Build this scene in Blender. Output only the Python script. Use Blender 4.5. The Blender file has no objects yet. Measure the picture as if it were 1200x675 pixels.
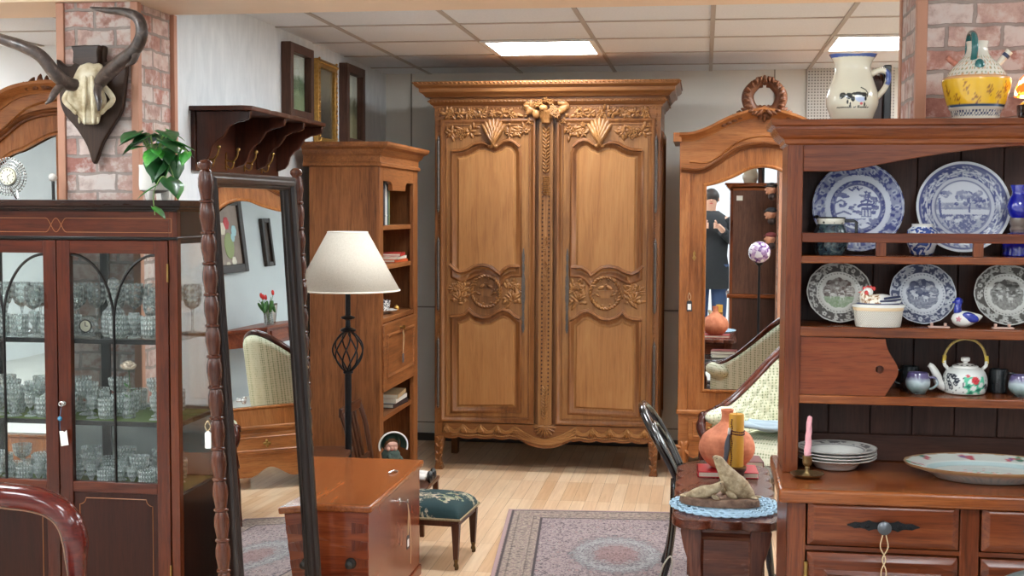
import bpy, math, random
import numpy as np
from mathutils import Vector, Matrix, Euler
R = math.radians
pi = math.pi
rnd = random.Random(7)
SC = bpy.context.scene
COL = SC.collection

# ---------------------------------------------------------------- camera model
F = 1510.0; YAW = R(8.47); PIT = R(3.45); ROLL = 0.0044; EYE = Vector((0, 0, 1.51))
_fw = Vector((-math.sin(YAW) * math.cos(PIT), math.cos(YAW) * math.cos(PIT), -math.sin(PIT)))
_rt0 = Vector((math.cos(YAW), math.sin(YAW), 0)); _up0 = _rt0.cross(_fw)
_rt = _rt0 * math.cos(ROLL) + _up0 * math.sin(ROLL)
_up = -_rt0 * math.sin(ROLL) + _up0 * math.cos(ROLL)
def P(px, py, X=None, Y=None, Z=None):
    """point of the room seen at a place of the 1200x675 photograph, on the plane X=, Y= or Z="""
    d = _fw + _rt * ((px - 600) / F) - _up * ((py - 337.5) / F)
    t = X / d.x if X is not None else Y / d.y if Y is not None else (Z - EYE.z) / d.z
    return EYE + d * t
def XZ(px, py, Y):
    p = P(px, py, Y=Y); return (p.x, p.z)
cam_data = bpy.data.cameras.new('camera'); cam = bpy.data.objects.new('camera', cam_data); COL.objects.link(cam)
cam_data.sensor_width = 36; cam_data.lens = F / 1200 * 36; cam_data.clip_start = .05
mw = Matrix((( _rt.x, _up.x, -_fw.x, EYE.x), (_rt.y, _up.y, -_fw.y, EYE.y), (_rt.z, _up.z, -_fw.z, EYE.z), (0, 0, 0, 1)))
cam.matrix_world = mw
SC.camera = cam

# ---------------------------------------------------------------- mesh builder
class M:
    def __init__(s): s.v = []; s.f = []
    def raw(s, vs, fs):
        b = len(s.v); s.v += [tuple(p) for p in vs]; s.f += [tuple(i + b for i in f) for f in fs]; return s
    def add(s, o, mat=None):
        return s.raw([mat @ Vector(p) for p in o.v] if mat is not None else o.v, o.f)
    def box(s, x0, x1, y0, y1, z0, z1):
        return s.raw([(x0,y0,z0),(x1,y0,z0),(x1,y1,z0),(x0,y1,z0),(x0,y0,z1),(x1,y0,z1),(x1,y1,z1),(x0,y1,z1)],
                     [(3,2,1,0),(4,5,6,7),(0,1,5,4),(1,2,6,5),(2,3,7,6),(3,0,4,7)])
    def lathe(s, prof, c=(0,0,0), n=24, axis='Z', a0=0, a1=2*pi, cap=True):
        full = abs(a1 - a0 - 2*pi) < 1e-6; k = n if full else n + 1
        vs = []; fs = []
        for r, z in prof:
            for i in range(k):
                a = a0 + (a1 - a0) * i / n; x, y = r*math.cos(a), r*math.sin(a)
                vs.append((x+c[0], y+c[1], z+c[2]) if axis=='Z' else (x+c[0], z+c[1], y+c[2]) if axis=='Y' else (z+c[0], x+c[1], y+c[2]))
        m = len(prof)
        for j in range(m-1):
            for i in range(n):
                a, b = j*k+i, j*k+(i+1)%k
                f = (a, b, b+k, a+k); fs.append(f if axis!='Y' else f[::-1])
        if cap and full:
            e = tuple(range(k)); 
            if prof[0][0] > 1e-5: fs.append(e[::-1] if axis!='Y' else e)
            e = tuple((m-1)*k+i for i in range(k))
            if prof[-1][0] > 1e-5: fs.append(e if axis!='Y' else e[::-1])
        return s.raw(vs, fs)
    def tube(s, pts, r, n=8, closed=False, flat=1.0, caps=True):
        pts = [Vector(p) for p in pts]; k = len(pts)
        rs = list(r) if hasattr(r, '__len__') else [r]*k
        tg = []
        for i in range(k):
            a = pts[(i-1)%k] if (closed or i>0) else pts[i]; b = pts[(i+1)%k] if (closed or i<k-1) else pts[i]
            t = (b-a); tg.append(t.normalized() if t.length>1e-9 else Vector((0,0,1)))
        u = tg[0].orthogonal().normalized()
        if abs(tg[0].z) < .9: u = (Vector((0,0,1)) - tg[0]*tg[0].z).normalized()
        vs = []; fs = []
        for i in range(k):
            u = (u - tg[i]*u.dot(tg[i])).normalized(); w = tg[i].cross(u)
            for j in range(n):
                a = 2*pi*j/n; vs.append(pts[i] + u*(rs[i]*math.cos(a)*flat) + w*(rs[i]*math.sin(a)))
        for i in range(k if closed else k-1):
            for j in range(n):
                a=i*n+j; b=i*n+(j+1)%n; c=((i+1)%k)*n
                fs.append((a, b, c+(j+1)%n, c+j))
        if not closed and caps:
            fs.append(tuple(range(n))[::-1]); fs.append(tuple((k-1)*n+j for j in range(n)))
        return s.raw(vs, fs)
    def bar(s, a, b, w, h=None, up=(0,0,1)):
        """square bar between two points"""
        a, b = Vector(a), Vector(b); h = h or w; t = (b-a).normalized(); up = Vector(up)
        if abs(t.dot(up)) > .98: up = Vector((0,1,0))
        u = t.cross(up).normalized()*w/2; q = u.cross(t).normalized()*h/2
        vs = [a-u-q, a+u-q, a+u+q, a-u+q, b-u-q, b+u-q, b+u+q, b-u+q]
        return s.raw(vs, [(0,1,2,3)[::-1],(4,5,6,7),(0,1,5,4),(1,2,6,5),(2,3,7,6),(3,0,4,7)])
    def taper(s, a, wa, b, wb, n=4, rot=pi/4):
        """tapered square/round leg from a (half width wa) to b"""
        vs = []
        for c, w in ((a, wa), (b, wb)):
            for j in range(n):
                t = rot + 2*pi*j/n; q = w*(math.sqrt(2) if n==4 else 1); vs.append((c[0]+q*math.cos(t), c[1]+q*math.sin(t), c[2]))
        fs = [(j,(j+1)%n,n+(j+1)%n,n+j) for j in range(n)] + [tuple(range(n))[::-1], tuple(range(n,2*n))]
        if a[2] > b[2]: fs = [f[::-1] for f in fs]
        return s.raw(vs, fs)
    def prism(s, poly, d0, d1, plane='XZ'):
        """polygon in a plane extruded along its third axis from d0 to d1"""
        def q(p, d): return (p[0], d, p[1]) if plane=='XZ' else (p[0], p[1], d) if plane=='XY' else (d, p[0], p[1])
        k = len(poly); vs = [q(p, d0) for p in poly] + [q(p, d1) for p in poly]
        fs = [tuple(range(k)), tuple(range(k, 2*k))[::-1]] + [(i, k+i, k+(i+1)%k, (i+1)%k) for i in range(k)]
        ar = sum(poly[i][0]*poly[(i+1)%k][1]-poly[(i+1)%k][0]*poly[i][1] for i in range(k))
        flip = (ar > 0) == (d1 > d0)
        if plane == 'XZ': flip = not flip
        if flip: fs = [f[::-1] for f in fs]
        return s.raw(vs, fs)
    def ell(s, c, r, n=10, m=6, rot=None):
        r = (r,r,r) if not hasattr(r,'__len__') else r
        vs = [(0,0,-r[2])]
        for j in range(1, m):
            t = -pi/2 + pi*j/m
            for i in range(n):
                a = 2*pi*i/n; vs.append((r[0]*math.cos(t)*math.cos(a), r[1]*math.cos(t)*math.sin(a), r[2]*math.sin(t)))
        vs.append((0,0,r[2])); fs = []
        for i in range(n):
            fs.append((0, 1+(i+1)%n, 1+i)); b = 1+(m-2)*n; fs.append((b+i, b+(i+1)%n, len(vs)-1))
            for j in range(m-2):
                a = 1+j*n; fs.append((a+i, a+(i+1)%n, a+n+(i+1)%n, a+n+i))
        mt = Matrix.Translation(c) @ (rot.to_matrix().to_4x4() if isinstance(rot, Euler) else rot.to_4x4() if rot is not None else Matrix())
        return s.raw([mt @ Vector(p) for p in vs], fs)
    def sweep(s, path, prof, plane='XZ', closed=False, off=0.0, sign=-1):
        """moulding: profile of (in-plane offset to the left of travel, height) swept along a 2D path; height goes along sign*third axis from off"""
        k = len(path); q = len(prof); pv = [Vector((p[0], p[1])) for p in path]; rows = []
        for i in range(k):
            a = pv[i]-pv[i-1] if (closed or i>0) else pv[1]-pv[0]
            b = pv[(i+1)%k]-pv[i] if (closed or i<k-1) else pv[k-1]-pv[k-2]
            a = a.normalized(); b = b.normalized(); na = Vector((-a.y, a.x)); nb = Vector((-b.y, b.x))
            n = na+nb; n = n.normalized() if n.length > 1e-4 else na
            sc = 1/max(.35, n.dot(na)); rows.append([(pv[i]+n*(o*sc), off+sign*h) for o, h in prof])
        def w(p, d): return (p.x, d, p.y) if plane=='XZ' else (p.x, p.y, d) if plane=='XY' else (d, p.x, p.y)
        vs = [w(*t) for r in rows for t in r]; fs = []
        for i in range(k if closed else k-1):
            for j in range(q-1):
                a = i*q+j; b = ((i+1)%k)*q+j; fs.append((a, a+1, b+1, b))
        if not closed: fs += [tuple(range(q))[::-1], tuple((k-1)*q+j for j in range(q))]
        return s.raw(vs, fs)
    def grid(s, fn, nu, nv, wrap=False, thick=None):
        vs = [fn(i/(nu if wrap else nu-1), j/(nv-1)) for j in range(nv) for i in range(nu)]
        fs = [(j*nu+i, j*nu+(i+1)%nu, (j+1)*nu+(i+1)%nu, (j+1)*nu+i) for j in range(nv-1) for i in range(nu if wrap else nu-1)]
        return s.raw(vs, fs)
    def build(s, name, mat, parent=None, bevel=0, smooth=40, sub=0, seg=2, solid=0, recalc=True):
        me = bpy.data.meshes.new(name); me.from_pydata(s.v, [], s.f); me.update()
        if recalc:
            import bmesh
            bm = bmesh.new(); bm.from_mesh(me); bmesh.ops.recalc_face_normals(bm, faces=bm.faces); bm.to_mesh(me); bm.free()
        if smooth:
            me.polygons.foreach_set('use_smooth', [True]*len(me.polygons))
            if smooth < 180: me.set_sharp_from_angle(angle=R(smooth))
        for q in (mat if isinstance(mat, (list, tuple)) else [mat]): me.materials.append(q)
        o = bpy.data.objects.new(name, me); COL.objects.link(o)
        if parent is not None: o.parent = parent
        if solid:
            q = o.modifiers.new('solid', 'SOLIDIFY'); q.thickness = solid; q.offset = 0
        if sub:
            q = o.modifiers.new('sub', 'SUBSURF'); q.levels = q.render_levels = sub
        if bevel:
            q = o.modifiers.new('bevel', 'BEVEL'); q.width = bevel; q.segments = seg; q.limit_method = 'ANGLE'; q.angle_limit = R(35); q.harden_normals = False
        return o

def tag(o, label=None, cat=None, group=None, kind=None):
    if label: o['label'] = label
    if cat: o['category'] = cat
    if group: o['group'] = group
    if kind: o['kind'] = kind
    return o
def thing(name, label, cat, loc=(0,0,0), rz=0, group=None, rot=None):
    o = bpy.data.objects.new(name, None); COL.objects.link(o); o.empty_display_size = .1
    o.location = loc; o.rotation_euler = rot if rot is not None else (0, 0, rz)
    return tag(o, label, cat, group)
def struct(m, name, mat, **k):
    o = m.build(name, mat, **k); o['kind'] = 'structure'; return o
def dup(o, loc=None, rz=None, label=None, parent=None, scale=None):
    c = o.copy(); COL.objects.link(c)
    if parent is not None: c.parent = parent
    if loc is not None: c.location = loc
    if rz is not None: c.rotation_euler = (c.rotation_euler[0], c.rotation_euler[1], rz)
    if scale is not None: c.scale = scale if hasattr(scale,'__len__') else (scale,)*3
    if label: c['label'] = label
    for ch in KIDS(o): dup(ch, parent=c)
    return c
def KIDS(o): return [c for c in list(COL.objects) if c.parent == o]

def arc(cx, cy, r, a0, a1, n=12, ry=None):
    ry = ry or r
    return [(cx + r*math.cos(R(a0+(a1-a0)*i/n)), cy + ry*math.sin(R(a0+(a1-a0)*i/n))) for i in range(n+1)]
def smooth_path(pts, n=6, closed=False):
    """Catmull-Rom through points of any dimension"""
    k = len(pts); out = []; V = [Vector(p) for p in pts]
    for i in range(k if closed else k-1):
        p1, p2 = V[i], V[(i+1)%k]
        p0 = V[i-1] if (closed or i>0) else p1*2-p2
        p3 = V[(i+2)%k] if (closed or i<k-2) else p2*2-p1
        for j in range(n):
            t = j/n
            out.append(tuple(.5*((2*p1)+(p2-p0)*t+(2*p0-5*p1+4*p2-p3)*t*t+(3*p1-p0-3*p2+p3)*t**3)))
    if not closed: out.append(tuple(V[-1]))
    return out

# ---------------------------------------------------------------- materials
def S(r, g, b):
    f = lambda c: (c/12.92 if c <= .04045 else ((c+.055)/1.055)**2.4)
    return (f(r/255), f(g/255), f(b/255), 1)
_mats = {}
class N:
    """tiny node-tree helper"""
    def __init__(s, name):
        s.m = bpy.data.materials.new(name); s.m.use_nodes = True; s.t = s.m.node_tree; s.t.nodes.clear()
        s.out = s.t.nodes.new('ShaderNodeOutputMaterial')
    def n(s, kind, **k):
        q = s.t.nodes.new('ShaderNode'+kind)
        for a, v in k.items():
            if a.startswith('i_'): q.inputs[a[2:].replace('_', ' ')].default_value = v
            else: setattr(q, a, v)
        return q
    def l(s, a, b): s.t.links.new(a, b)
    def math(s, op, a, b=None, clamp=False):
        q = s.n('Math', operation=op, use_clamp=clamp)
        for i, v in enumerate((a, b)):
            if v is None: continue
            if isinstance(v, (int, float)): q.inputs[i].default_value = v
            else: s.l(v, q.inputs[i])
        return q.outputs[0]
    def ramp(s, fac, stops, interp='LINEAR'):
        q = s.n('ValToRGB'); cr = q.color_ramp; cr.interpolation = interp
        while len(cr.elements) < len(stops): cr.elements.new(.5)
        for e, (p, c) in zip(cr.elements, stops):
            e.position = p; e.color = c if len(c) == 4 else (*c, 1)
        s.l(fac, q.inputs[0]); return q.outputs[0]
    def mix(s, fac, a, b, mode='MIX'):
        q = s.n('Mix', data_type='RGBA', blend_type=mode)
        for i, v in ((0, fac), (6, a), (7, b)):
            if isinstance(v, (int, float)): q.inputs[i].default_value = v
            elif isinstance(v, tuple): q.inputs[i].default_value = v
            else: s.l(v, q.inputs[i])
        return q.outputs[2]
    def coord(s, scale=(1,1,1), rot=(0,0,0), loc=(0,0,0), kind='Object'):
        t = s.n('TexCoord'); q = s.n('Mapping'); s.l(t.outputs[kind], q.inputs[0])
        q.inputs['Scale'].default_value = scale; q.inputs['Rotation'].default_value = rot; q.inputs['Location'].default_value = loc
        return q.outputs[0]
    def noise(s, vec, scale, detail=4, rough=.55, dist=0):
        q = s.n('TexNoise'); s.l(vec, q.inputs['Vector'])
        q.inputs['Scale'].default_value = scale; q.inputs['Detail'].default_value = detail
        q.inputs['Roughness'].default_value = rough; q.inputs['Distortion'].default_value = dist
        return q.outputs[0]
    def bsdf(s, color=None, rough=.5, bump=None, bstr=.2, bdist=.002, **k):
        b = s.n('BsdfPrincipled')
        if isinstance(color, tuple): b.inputs['Base Color'].default_value = color
        elif color is not None: s.l(color, b.inputs['Base Color'])
        if isinstance(rough, (int, float)): b.inputs['Roughness'].default_value = rough
        else: s.l(rough, b.inputs['Roughness'])
        for a, v in k.items():
            i = b.inputs[a.replace('_', ' ')]
            if isinstance(v, (int, float, tuple)): i.default_value = v
            else: s.l(v, i)
        if bump is not None:
            q = s.n('Bump'); q.inputs['Strength'].default_value = bstr; q.inputs['Distance'].default_value = bdist
            s.l(bump, q.inputs['Height']); s.l(q.outputs[0], b.inputs['Normal'])
        s.l(b.outputs[0], s.out.inputs[0]); s.b = b
        return s.m

WOOD_K = {'pine_armoire': .74, 'cherry_chest': .72, 'cherry_chest_lid': .76, 'bookcase_pine': .72, 'oak_panel': .66, 'carved_oak': .66, 'dresser_back': .8, 'rosewood_table': .78, 'bobbin_walnut': .58, 'mirror_frame_walnut': .42, 'inlaid_mahogany': .56, 'panel_mahogany': .42, 'cabinet_top': .5, 'dark_mahogany': .55}
def wood(name, dark, mid, light, axis='Z', rough=.38, coat=.15, fig=1.0, gs=1.0, bump=.15, pore=.55):
    key = (name, axis)
    if key in _mats: return _mats[key]
    n = N(name + '_' + axis); k_ = WOOD_K.get(name, .62); dark, mid, light = [tuple(c*k_ for c in q[:3])+(1,) for q in (dark, mid, light)]
    a = {'X': (.06,1,1), 'Y': (1,.06,1), 'Z': (1,1,.06)}[axis]
    b = {'X': (.25,1,1), 'Y': (1,.25,1), 'Z': (1,1,.25)}[axis]
    v = n.coord(a); v2 = n.coord(b, loc=(3,1,2))
    g1 = n.noise(v, 55*gs, 6, .6, .8*fig)
    g2 = n.noise(v2, 4*gs, 4, .55, 1.2*fig)
    g3 = n.noise(v, 260*gs, 3, .6)
    t = n.math('ADD', n.math('MULTIPLY', g1, .55), n.math('MULTIPLY', g2, .6))
    c = n.ramp(t, [(.36, dark), (.56, mid), (.78, light)])
    pores = n.ramp(g3, [(.36, (.45,.42,.4,1)), (.5, (1,1,1,1))])
    c = n.mix(pore, c, pores, 'MULTIPLY')
    rr = n.math('ADD', n.math('MULTIPLY', g2, .16), rough-.08)
    _mats[key] = n.bsdf(c, rr, bump=g1, bstr=bump, bdist=.001, Coat_Weight=coat*.6, Coat_Roughness=.18, Specular_IOR_Level=.26)
    return _mats[key]
def plain(name, color, rough=.5, metal=0, nz=.0, scale=40, bump=0, coat=0, **k):
    if name in _mats: return _mats[name]
    n = N(name)
    v = n.coord(); q = n.noise(v, scale, 4)
    d = tuple(c*(1-nz) for c in color[:3])+(1,); e = tuple(min(1, c*(1+nz)) for c in color[:3])+(1,)
    c = n.ramp(q, [(.3, d), (.7, e)])
    _mats[name] = n.bsdf(c, rough, bump=q if bump else None, bstr=bump, Metallic=metal, Coat_Weight=coat, Coat_Roughness=.1, **k)
    return _mats[name]
def vcol(name, rough=.25, coat=.3, bump=None):
    """painted decoration stored on the mesh"""
    if name in _mats: return _mats[name]
    n = N(name); a = n.n('Attribute', attribute_name='paint')
    b = None
    sp_ = {'Specular_IOR_Level': .28} if name == 'painted_china' else {}
    if bump: b = n.noise(n.coord(), bump[0], 3)
    _mats[name] = n.bsdf(a.outputs['Color'], rough, bump=b, bstr=bump[1] if bump else 0, Coat_Weight=coat, Coat_Roughness=.06, **sp_)
    return _mats[name]
def paint(o, fn):
    """fn(local vertex position) -> linear rgba"""
    me = o.data; at = me.color_attributes.new('paint', 'FLOAT_COLOR', 'POINT')
    buf = []
    for v in me.vertices: buf += fn(v.co)
    at.data.foreach_set('color', buf)
def emis(name, color, strength):
    if name in _mats: return _mats[name]
    n = N(name); e = n.n('Emission'); e.inputs[0].default_value = color; e.inputs[1].default_value = strength
    n.l(e.outputs[0], n.out.inputs[0]); _mats[name] = n.m; return n.m
def mirror_mat(name='mirror_glass', tint=(.86,.88,.87,1), rough=.0):
    if name in _mats: return _mats[name]
    n = N(name); _mats[name] = n.bsdf(tint, rough, Metallic=1.0); return n.m
def thin_glass(name, tint=(.97,.99,.98,1), refl=1.0, rough=.02, bump=None, milk=0.0, milkc=(.75,.8,.78,1), sparkle_cuts=0):
    """thin clear glass: see-through with a Fresnel reflection, optional painted sparkle"""
    if name in _mats: return _mats[name]
    n = N(name); t = n.n('BsdfTransparent'); t.inputs[0].default_value = tint
    g = n.n('BsdfGlossy'); g.inputs['Roughness'].default_value = rough
    f = n.n('Fresnel'); f.inputs[0].default_value = 1.5
    if bump:
        bp = n.n('Bump'); bp.inputs['Strength'].default_value = bump[1]; bp.inputs['Distance'].default_value = .004
        n.l(n.noise(n.coord(), bump[0], 2), bp.inputs['Height'])
        n.l(bp.outputs[0], g.inputs['Normal']); n.l(bp.outputs[0], f.inputs['Normal'])
    m = n.n('MixShader'); fac = n.math('MULTIPLY', f.outputs[0], refl, True)
    n.l(fac, m.inputs[0]); n.l(t.outputs[0], m.inputs[1]); n.l(g.outputs[0], m.inputs[2]); o = m
    if milk:
        d = n.n('BsdfTranslucent') ; d.inputs[0].default_value = milkc
        d2 = n.n('BsdfDiffuse'); d2.inputs[0].default_value = milkc
        a = n.n('AddShader'); mm = n.n('MixShader'); mm.inputs[0].default_value = .5
        n.l(d.outputs[0], mm.inputs[1]); n.l(d2.outputs[0], mm.inputs[2])
        o = n.n('MixShader'); o.inputs[0].default_value = milk
        if sparkle_cuts:  # sparkle and bright edges of the glassware painted as a whiteness pattern
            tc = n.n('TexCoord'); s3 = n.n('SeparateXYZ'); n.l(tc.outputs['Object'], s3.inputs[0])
            an = n.math('MULTIPLY', n.math('ARCTAN2', s3.outputs[1], s3.outputs[0]), sparkle_cuts)
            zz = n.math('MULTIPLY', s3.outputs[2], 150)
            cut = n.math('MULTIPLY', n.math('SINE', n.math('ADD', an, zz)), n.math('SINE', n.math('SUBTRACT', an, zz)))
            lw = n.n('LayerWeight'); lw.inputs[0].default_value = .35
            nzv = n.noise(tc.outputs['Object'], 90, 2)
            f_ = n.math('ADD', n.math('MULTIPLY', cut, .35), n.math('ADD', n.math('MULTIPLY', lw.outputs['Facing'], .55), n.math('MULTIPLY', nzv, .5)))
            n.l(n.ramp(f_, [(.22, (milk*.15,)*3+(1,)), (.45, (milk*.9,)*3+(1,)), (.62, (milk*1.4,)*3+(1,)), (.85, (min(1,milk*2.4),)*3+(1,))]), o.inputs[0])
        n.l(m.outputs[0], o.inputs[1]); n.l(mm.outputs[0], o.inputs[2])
    n.l(o.outputs[0], n.out.inputs[0]); _mats[name] = n.m; return n.m

def lerp(a, b, t): return tuple(x+(y-x)*t for x, y in zip(a, b))
def worldloc(o):
    v = Vector((0,0,0))
    while o is not None: v += o.location; o = o.parent
    return v
def wb(m, name, mat, parent, **k):
    """build a mesh given in room coordinates under an unrotated parent"""
    q = worldloc(parent); m.v = [(p[0]-q.x, p[1]-q.y, p[2]-q.z) for p in m.v]
    return m.build(name, mat, parent, **k)
def XofP(px_, Y): return P(px_, 300, Y=Y).x
# ================================================================ the room
H_CEIL = 2.39; FILL_E = 12
def mat_floor():
    n = N('oak_strip_floor'); v = n.coord(rot=(0,0,pi/2))
    b = n.n('TexBrick', offset=.37, offset_frequency=1, squash=1); n.l(v, b.inputs['Vector'])
    b.inputs['Color1'].default_value = (0,0,0,1); b.inputs['Color2'].default_value = (1,1,1,1); b.inputs['Mortar'].default_value = (.5,.5,.5,1)
    b.inputs['Scale'].default_value = 1; b.inputs['Mortar Size'].default_value = .0008; b.inputs['Brick Width'].default_value = .46; b.inputs['Row Height'].default_value = .066
    c = n.ramp(b.outputs[0], [(0, S(202,164,126)), (.4, S(216,184,150)), (.8, S(222,194,162)), (1, S(208,172,136))])
    g = n.noise(n.coord((1,.05,1)), 60, 5, .6, .6)
    c = n.mix(.35, c, n.ramp(g, [(.35, (.62,.5,.4,1)), (.6, (1,1,1,1))]), 'MULTIPLY')
    c = n.mix(b.outputs['Fac'], c, S(120,85,52))
    return n.bsdf(c, .33, bump=b.outputs['Fac'], bstr=-.1, bdist=.001)
def mat_brick(name='old_brick'):
    n = N(name); t = n.n('TexCoord'); sp = n.n('SeparateXYZ'); n.l(t.outputs['Object'], sp.inputs[0])
    cb = n.n('CombineXYZ'); n.l(n.math('ADD', sp.outputs[0], sp.outputs[1]), cb.inputs[0]); n.l(sp.outputs[2], cb.inputs[1])
    wob = n.n('TexNoise'); n.l(t.outputs['Object'], wob.inputs['Vector']); wob.inputs['Scale'].default_value = 14; wob.inputs['Detail'].default_value = 4
    sc = n.n('VectorMath', operation='SCALE'); n.l(wob.outputs['Color'], sc.inputs[0]); sc.inputs['Scale'].default_value = .022
    ad = n.n('VectorMath', operation='ADD'); n.l(cb.outputs[0], ad.inputs[0]); n.l(sc.outputs[0], ad.inputs[1])
    b = n.n('TexBrick', offset=.5); n.l(ad.outputs[0], b.inputs['Vector'])
    b.inputs['Color1'].default_value = (0,0,0,1); b.inputs['Color2'].default_value = (1,1,1,1); b.inputs['Mortar'].default_value = (.5,.5,.5,1)
    b.inputs['Scale'].default_value = 1; b.inputs['Brick Width'].default_value = .152; b.inputs['Row Height'].default_value = .066
    b.inputs['Mortar Size'].default_value = .0062; b.inputs['Mortar Smooth'].default_value = .35
    nz = n.noise(t.outputs['Object'], 22, 6, .65); nz2 = n.noise(t.outputs['Object'], 7, 3)
    c = n.ramp(b.outputs[0], [(0, S(158,106,96)), (.25, S(184,136,124)), (.5, S(176,144,134)), (.75, S(200,170,160)), (1, S(210,196,190))])
    c = n.mix(.75, c, n.ramp(nz, [(.32, (.55,.45,.42,1)), (.48, (.95,.92,.9,1)), (.7, (1.15,1.12,1.1,1))]), 'MULTIPLY')
    white = n.ramp(n.math('MULTIPLY', nz, n.math('ADD', nz2, .55)), [(.5, (0,0,0,1)), (.66, (.8,.8,.8,1))])
    c = n.mix(white, c, S(206,196,190))
    mor = n.mix(nz, S(128,116,110), S(178,164,156))
    c = n.mix(b.outputs['Fac'], c, mor)
    h = n.math('ADD', n.math('MULTIPLY', b.outputs['Fac'], -1.0), n.math('MULTIPLY', nz, .6))
    return n.bsdf(c, .85, bump=h, bstr=.6, bdist=.008)
def mat_paper():
    n = N('white_textured_wallpaper'); v = n.coord((1,1,.35)); a = n.noise(v, 16, 5, .6, .5); b = n.noise(n.coord((1,1,.08)), 90, 3)
    c = n.ramp(a, [(.3, S(204,209,212)), (.7, S(222,226,228))])
    return n.bsdf(c, .8, bump=n.math('ADD', a, n.math('MULTIPLY', b, .4)), bstr=.35, bdist=.004)
def mat_tile():
    n = N('ceiling_tile'); a = n.noise(n.coord(), 120, 3)
    return n.bsdf(n.ramp(a, [(.3, S(218,221,224)), (.6, S(226,229,232))]), .9, bump=a, bstr=.1)
M_WALL = plain('cream_wall_paint', S(226,222,212), .75, nz=.03, scale=3)
M_WHITE = plain('white_wall_paint', S(226,229,230), .8, nz=.03, scale=4)
M_PEACH = plain('peach_paint', S(186,134,108), .55, nz=.05, scale=9)
M_BEAM = plain('beam_paint', S(236,212,186), .6, nz=.03, scale=4)
M_BRICK = mat_brick()
M_PAPER = mat_paper()
struct(M().box(-7, 3.4, 3.1, 8.5, -.1, 0), 'floor', mat_floor(), smooth=0)
struct(M().box(-7, 3.4, -3.6, 3.1, -.1, 0), 'floor', plain('bounce_floor', S(206,204,198), .5, nz=.06, scale=3), smooth=0)  # unseen pale floor added to bounce neutral light into the room
struct(M().box(-7, 3.4, -3.6, 8.5, H_CEIL, H_CEIL+.08), 'ceiling', mat_tile(), smooth=0)
# T-bars of the tile grid
g = M(); X0, Y0 = -.572, 5.45
for i in range(-10, 7): g.box(X0+.598*i-.011, X0+.598*i+.011, -3.6, 8.23, H_CEIL-.005, H_CEIL)
for j in range(-15, 5): g.box(-7, 3.2, Y0+.6*j-.011, Y0+.6*j+.011, H_CEIL-.0045, H_CEIL)
struct(g, 'trim_1', plain('ceiling_bar', S(172,164,156), .6), smooth=0)
struct(M().box(-7, 3.4, 8.23, 8.4, 0, H_CEIL), 'wall_back', M_WALL, smooth=0)
struct(M().box(-2.2, -2.06, 4.81, 8.23, 0, H_CEIL), 'wall_left', M_PAPER, smooth=0)
struct(M().box(3.2, 3.4, -3.6, 8.23, 0, H_CEIL), 'wall_right', plain('pale_grey_wall', S(196,200,202), .8, nz=.03, scale=4), smooth=0)
WX0, WX1, WZ0, WZ1 = -3.4, 2.6, .55, 2.2     # unseen window added behind the camera for fill light
struct(M().box(-7, WX0, -3.6, -3.4, 0, H_CEIL).box(WX1, 3.2, -3.6, -3.4, 0, H_CEIL).box(WX0, WX1, -3.6, -3.4, 0, WZ0).box(WX0, WX1, -3.6, -3.4, WZ1, H_CEIL), 'wall_front', M_WHITE, smooth=0)
g = M()
for i in range(5): x = WX0+(WX1-WX0)*i/4; g.box(x-.03, x+.03, -3.5, -3.42, WZ0, WZ1)
g.box(WX0, WX1, -3.5, -3.42, WZ0, WZ0+.06).box(WX0, WX1, -3.5, -3.42, WZ1-.06, WZ1)
struct(g, 'fill_window_1', plain('blue_grey_frame', S(96,106,120), .5), smooth=0)
al = bpy.data.lights.new('window_fill', 'AREA'); al.shape = 'RECTANGLE'; al.size = WX1-WX0; al.size_y = WZ1-WZ0; al.energy = FILL_E; al.color = (.86, .93, 1)  # added area lamp, cool fill from behind the camera
ao = bpy.data.objects.new('window_fill', al); COL.objects.link(ao); ao.location = ((WX0+WX1)/2, -3.58, (WZ0+WZ1)/2); ao.rotation_euler = (R(90), 0, 0)
struct(M().box(-7, -6.8, -3.4, 8.23, 0, H_CEIL), 'wall_far_left', M_WHITE, smooth=0)
struct(M().box(-7, -2.2, 6.6, 6.75, 0, H_CEIL), 'wall_back_left', M_WHITE, smooth=0)
# panel joints of the back wall, dark skirting strip along its foot
g = M()
for z in (.12, .878): g.box(-2.06, 3.2, 8.222, 8.23, z-.004, z+.004)
for x in (-1.89, .42): g.box(x-.004, x+.004, 8.222, 8.23, 0, H_CEIL)
struct(g, 'trim_2', plain('wall_joint', S(150,143,130), .7), smooth=0)
struct(M().box(-2.06, 3.2, 8.21, 8.222, 0, .05), 'baseboard_back', plain('dark_skirting', S(60,52,46), .6), smooth=0)
# brick pillars with painted corner posts, and the beam
pl = struct(M().box(-2.345, -2.06, 4.48, 4.81, 0, H_CEIL-.13), 'pillar_left', M_BRICK, smooth=0)
g = M()
for x, y in ((-2.36, 4.47), (-2.072, 4.47), (-2.072, 4.795)): g.box(x, x+.03, y, y+.03, 0, H_CEIL-.13)
struct(g, 'trim_3', M_PEACH, smooth=0, bevel=.003)
PX, PY = .585, 3.80
struct(M().box(PX+.006, PX+.352, PY+.006, PY+.33, 0, H_CEIL), 'pillar_right', M_BRICK, smooth=0)
g = M()
for x, y in ((PX, PY), (PX+.33, PY), (PX, PY+.31), (PX+.33, PY+.31)): g.box(x, x+.03, y, y+.03, 0, H_CEIL)
struct(g, 'trim_4', M_PEACH, smooth=0, bevel=.003)
struct(M().box(-7, 3.2, 4.45, 4.82, 2.262, H_CEIL), 'beam', M_BEAM, smooth=0, bevel=.004)
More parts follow.
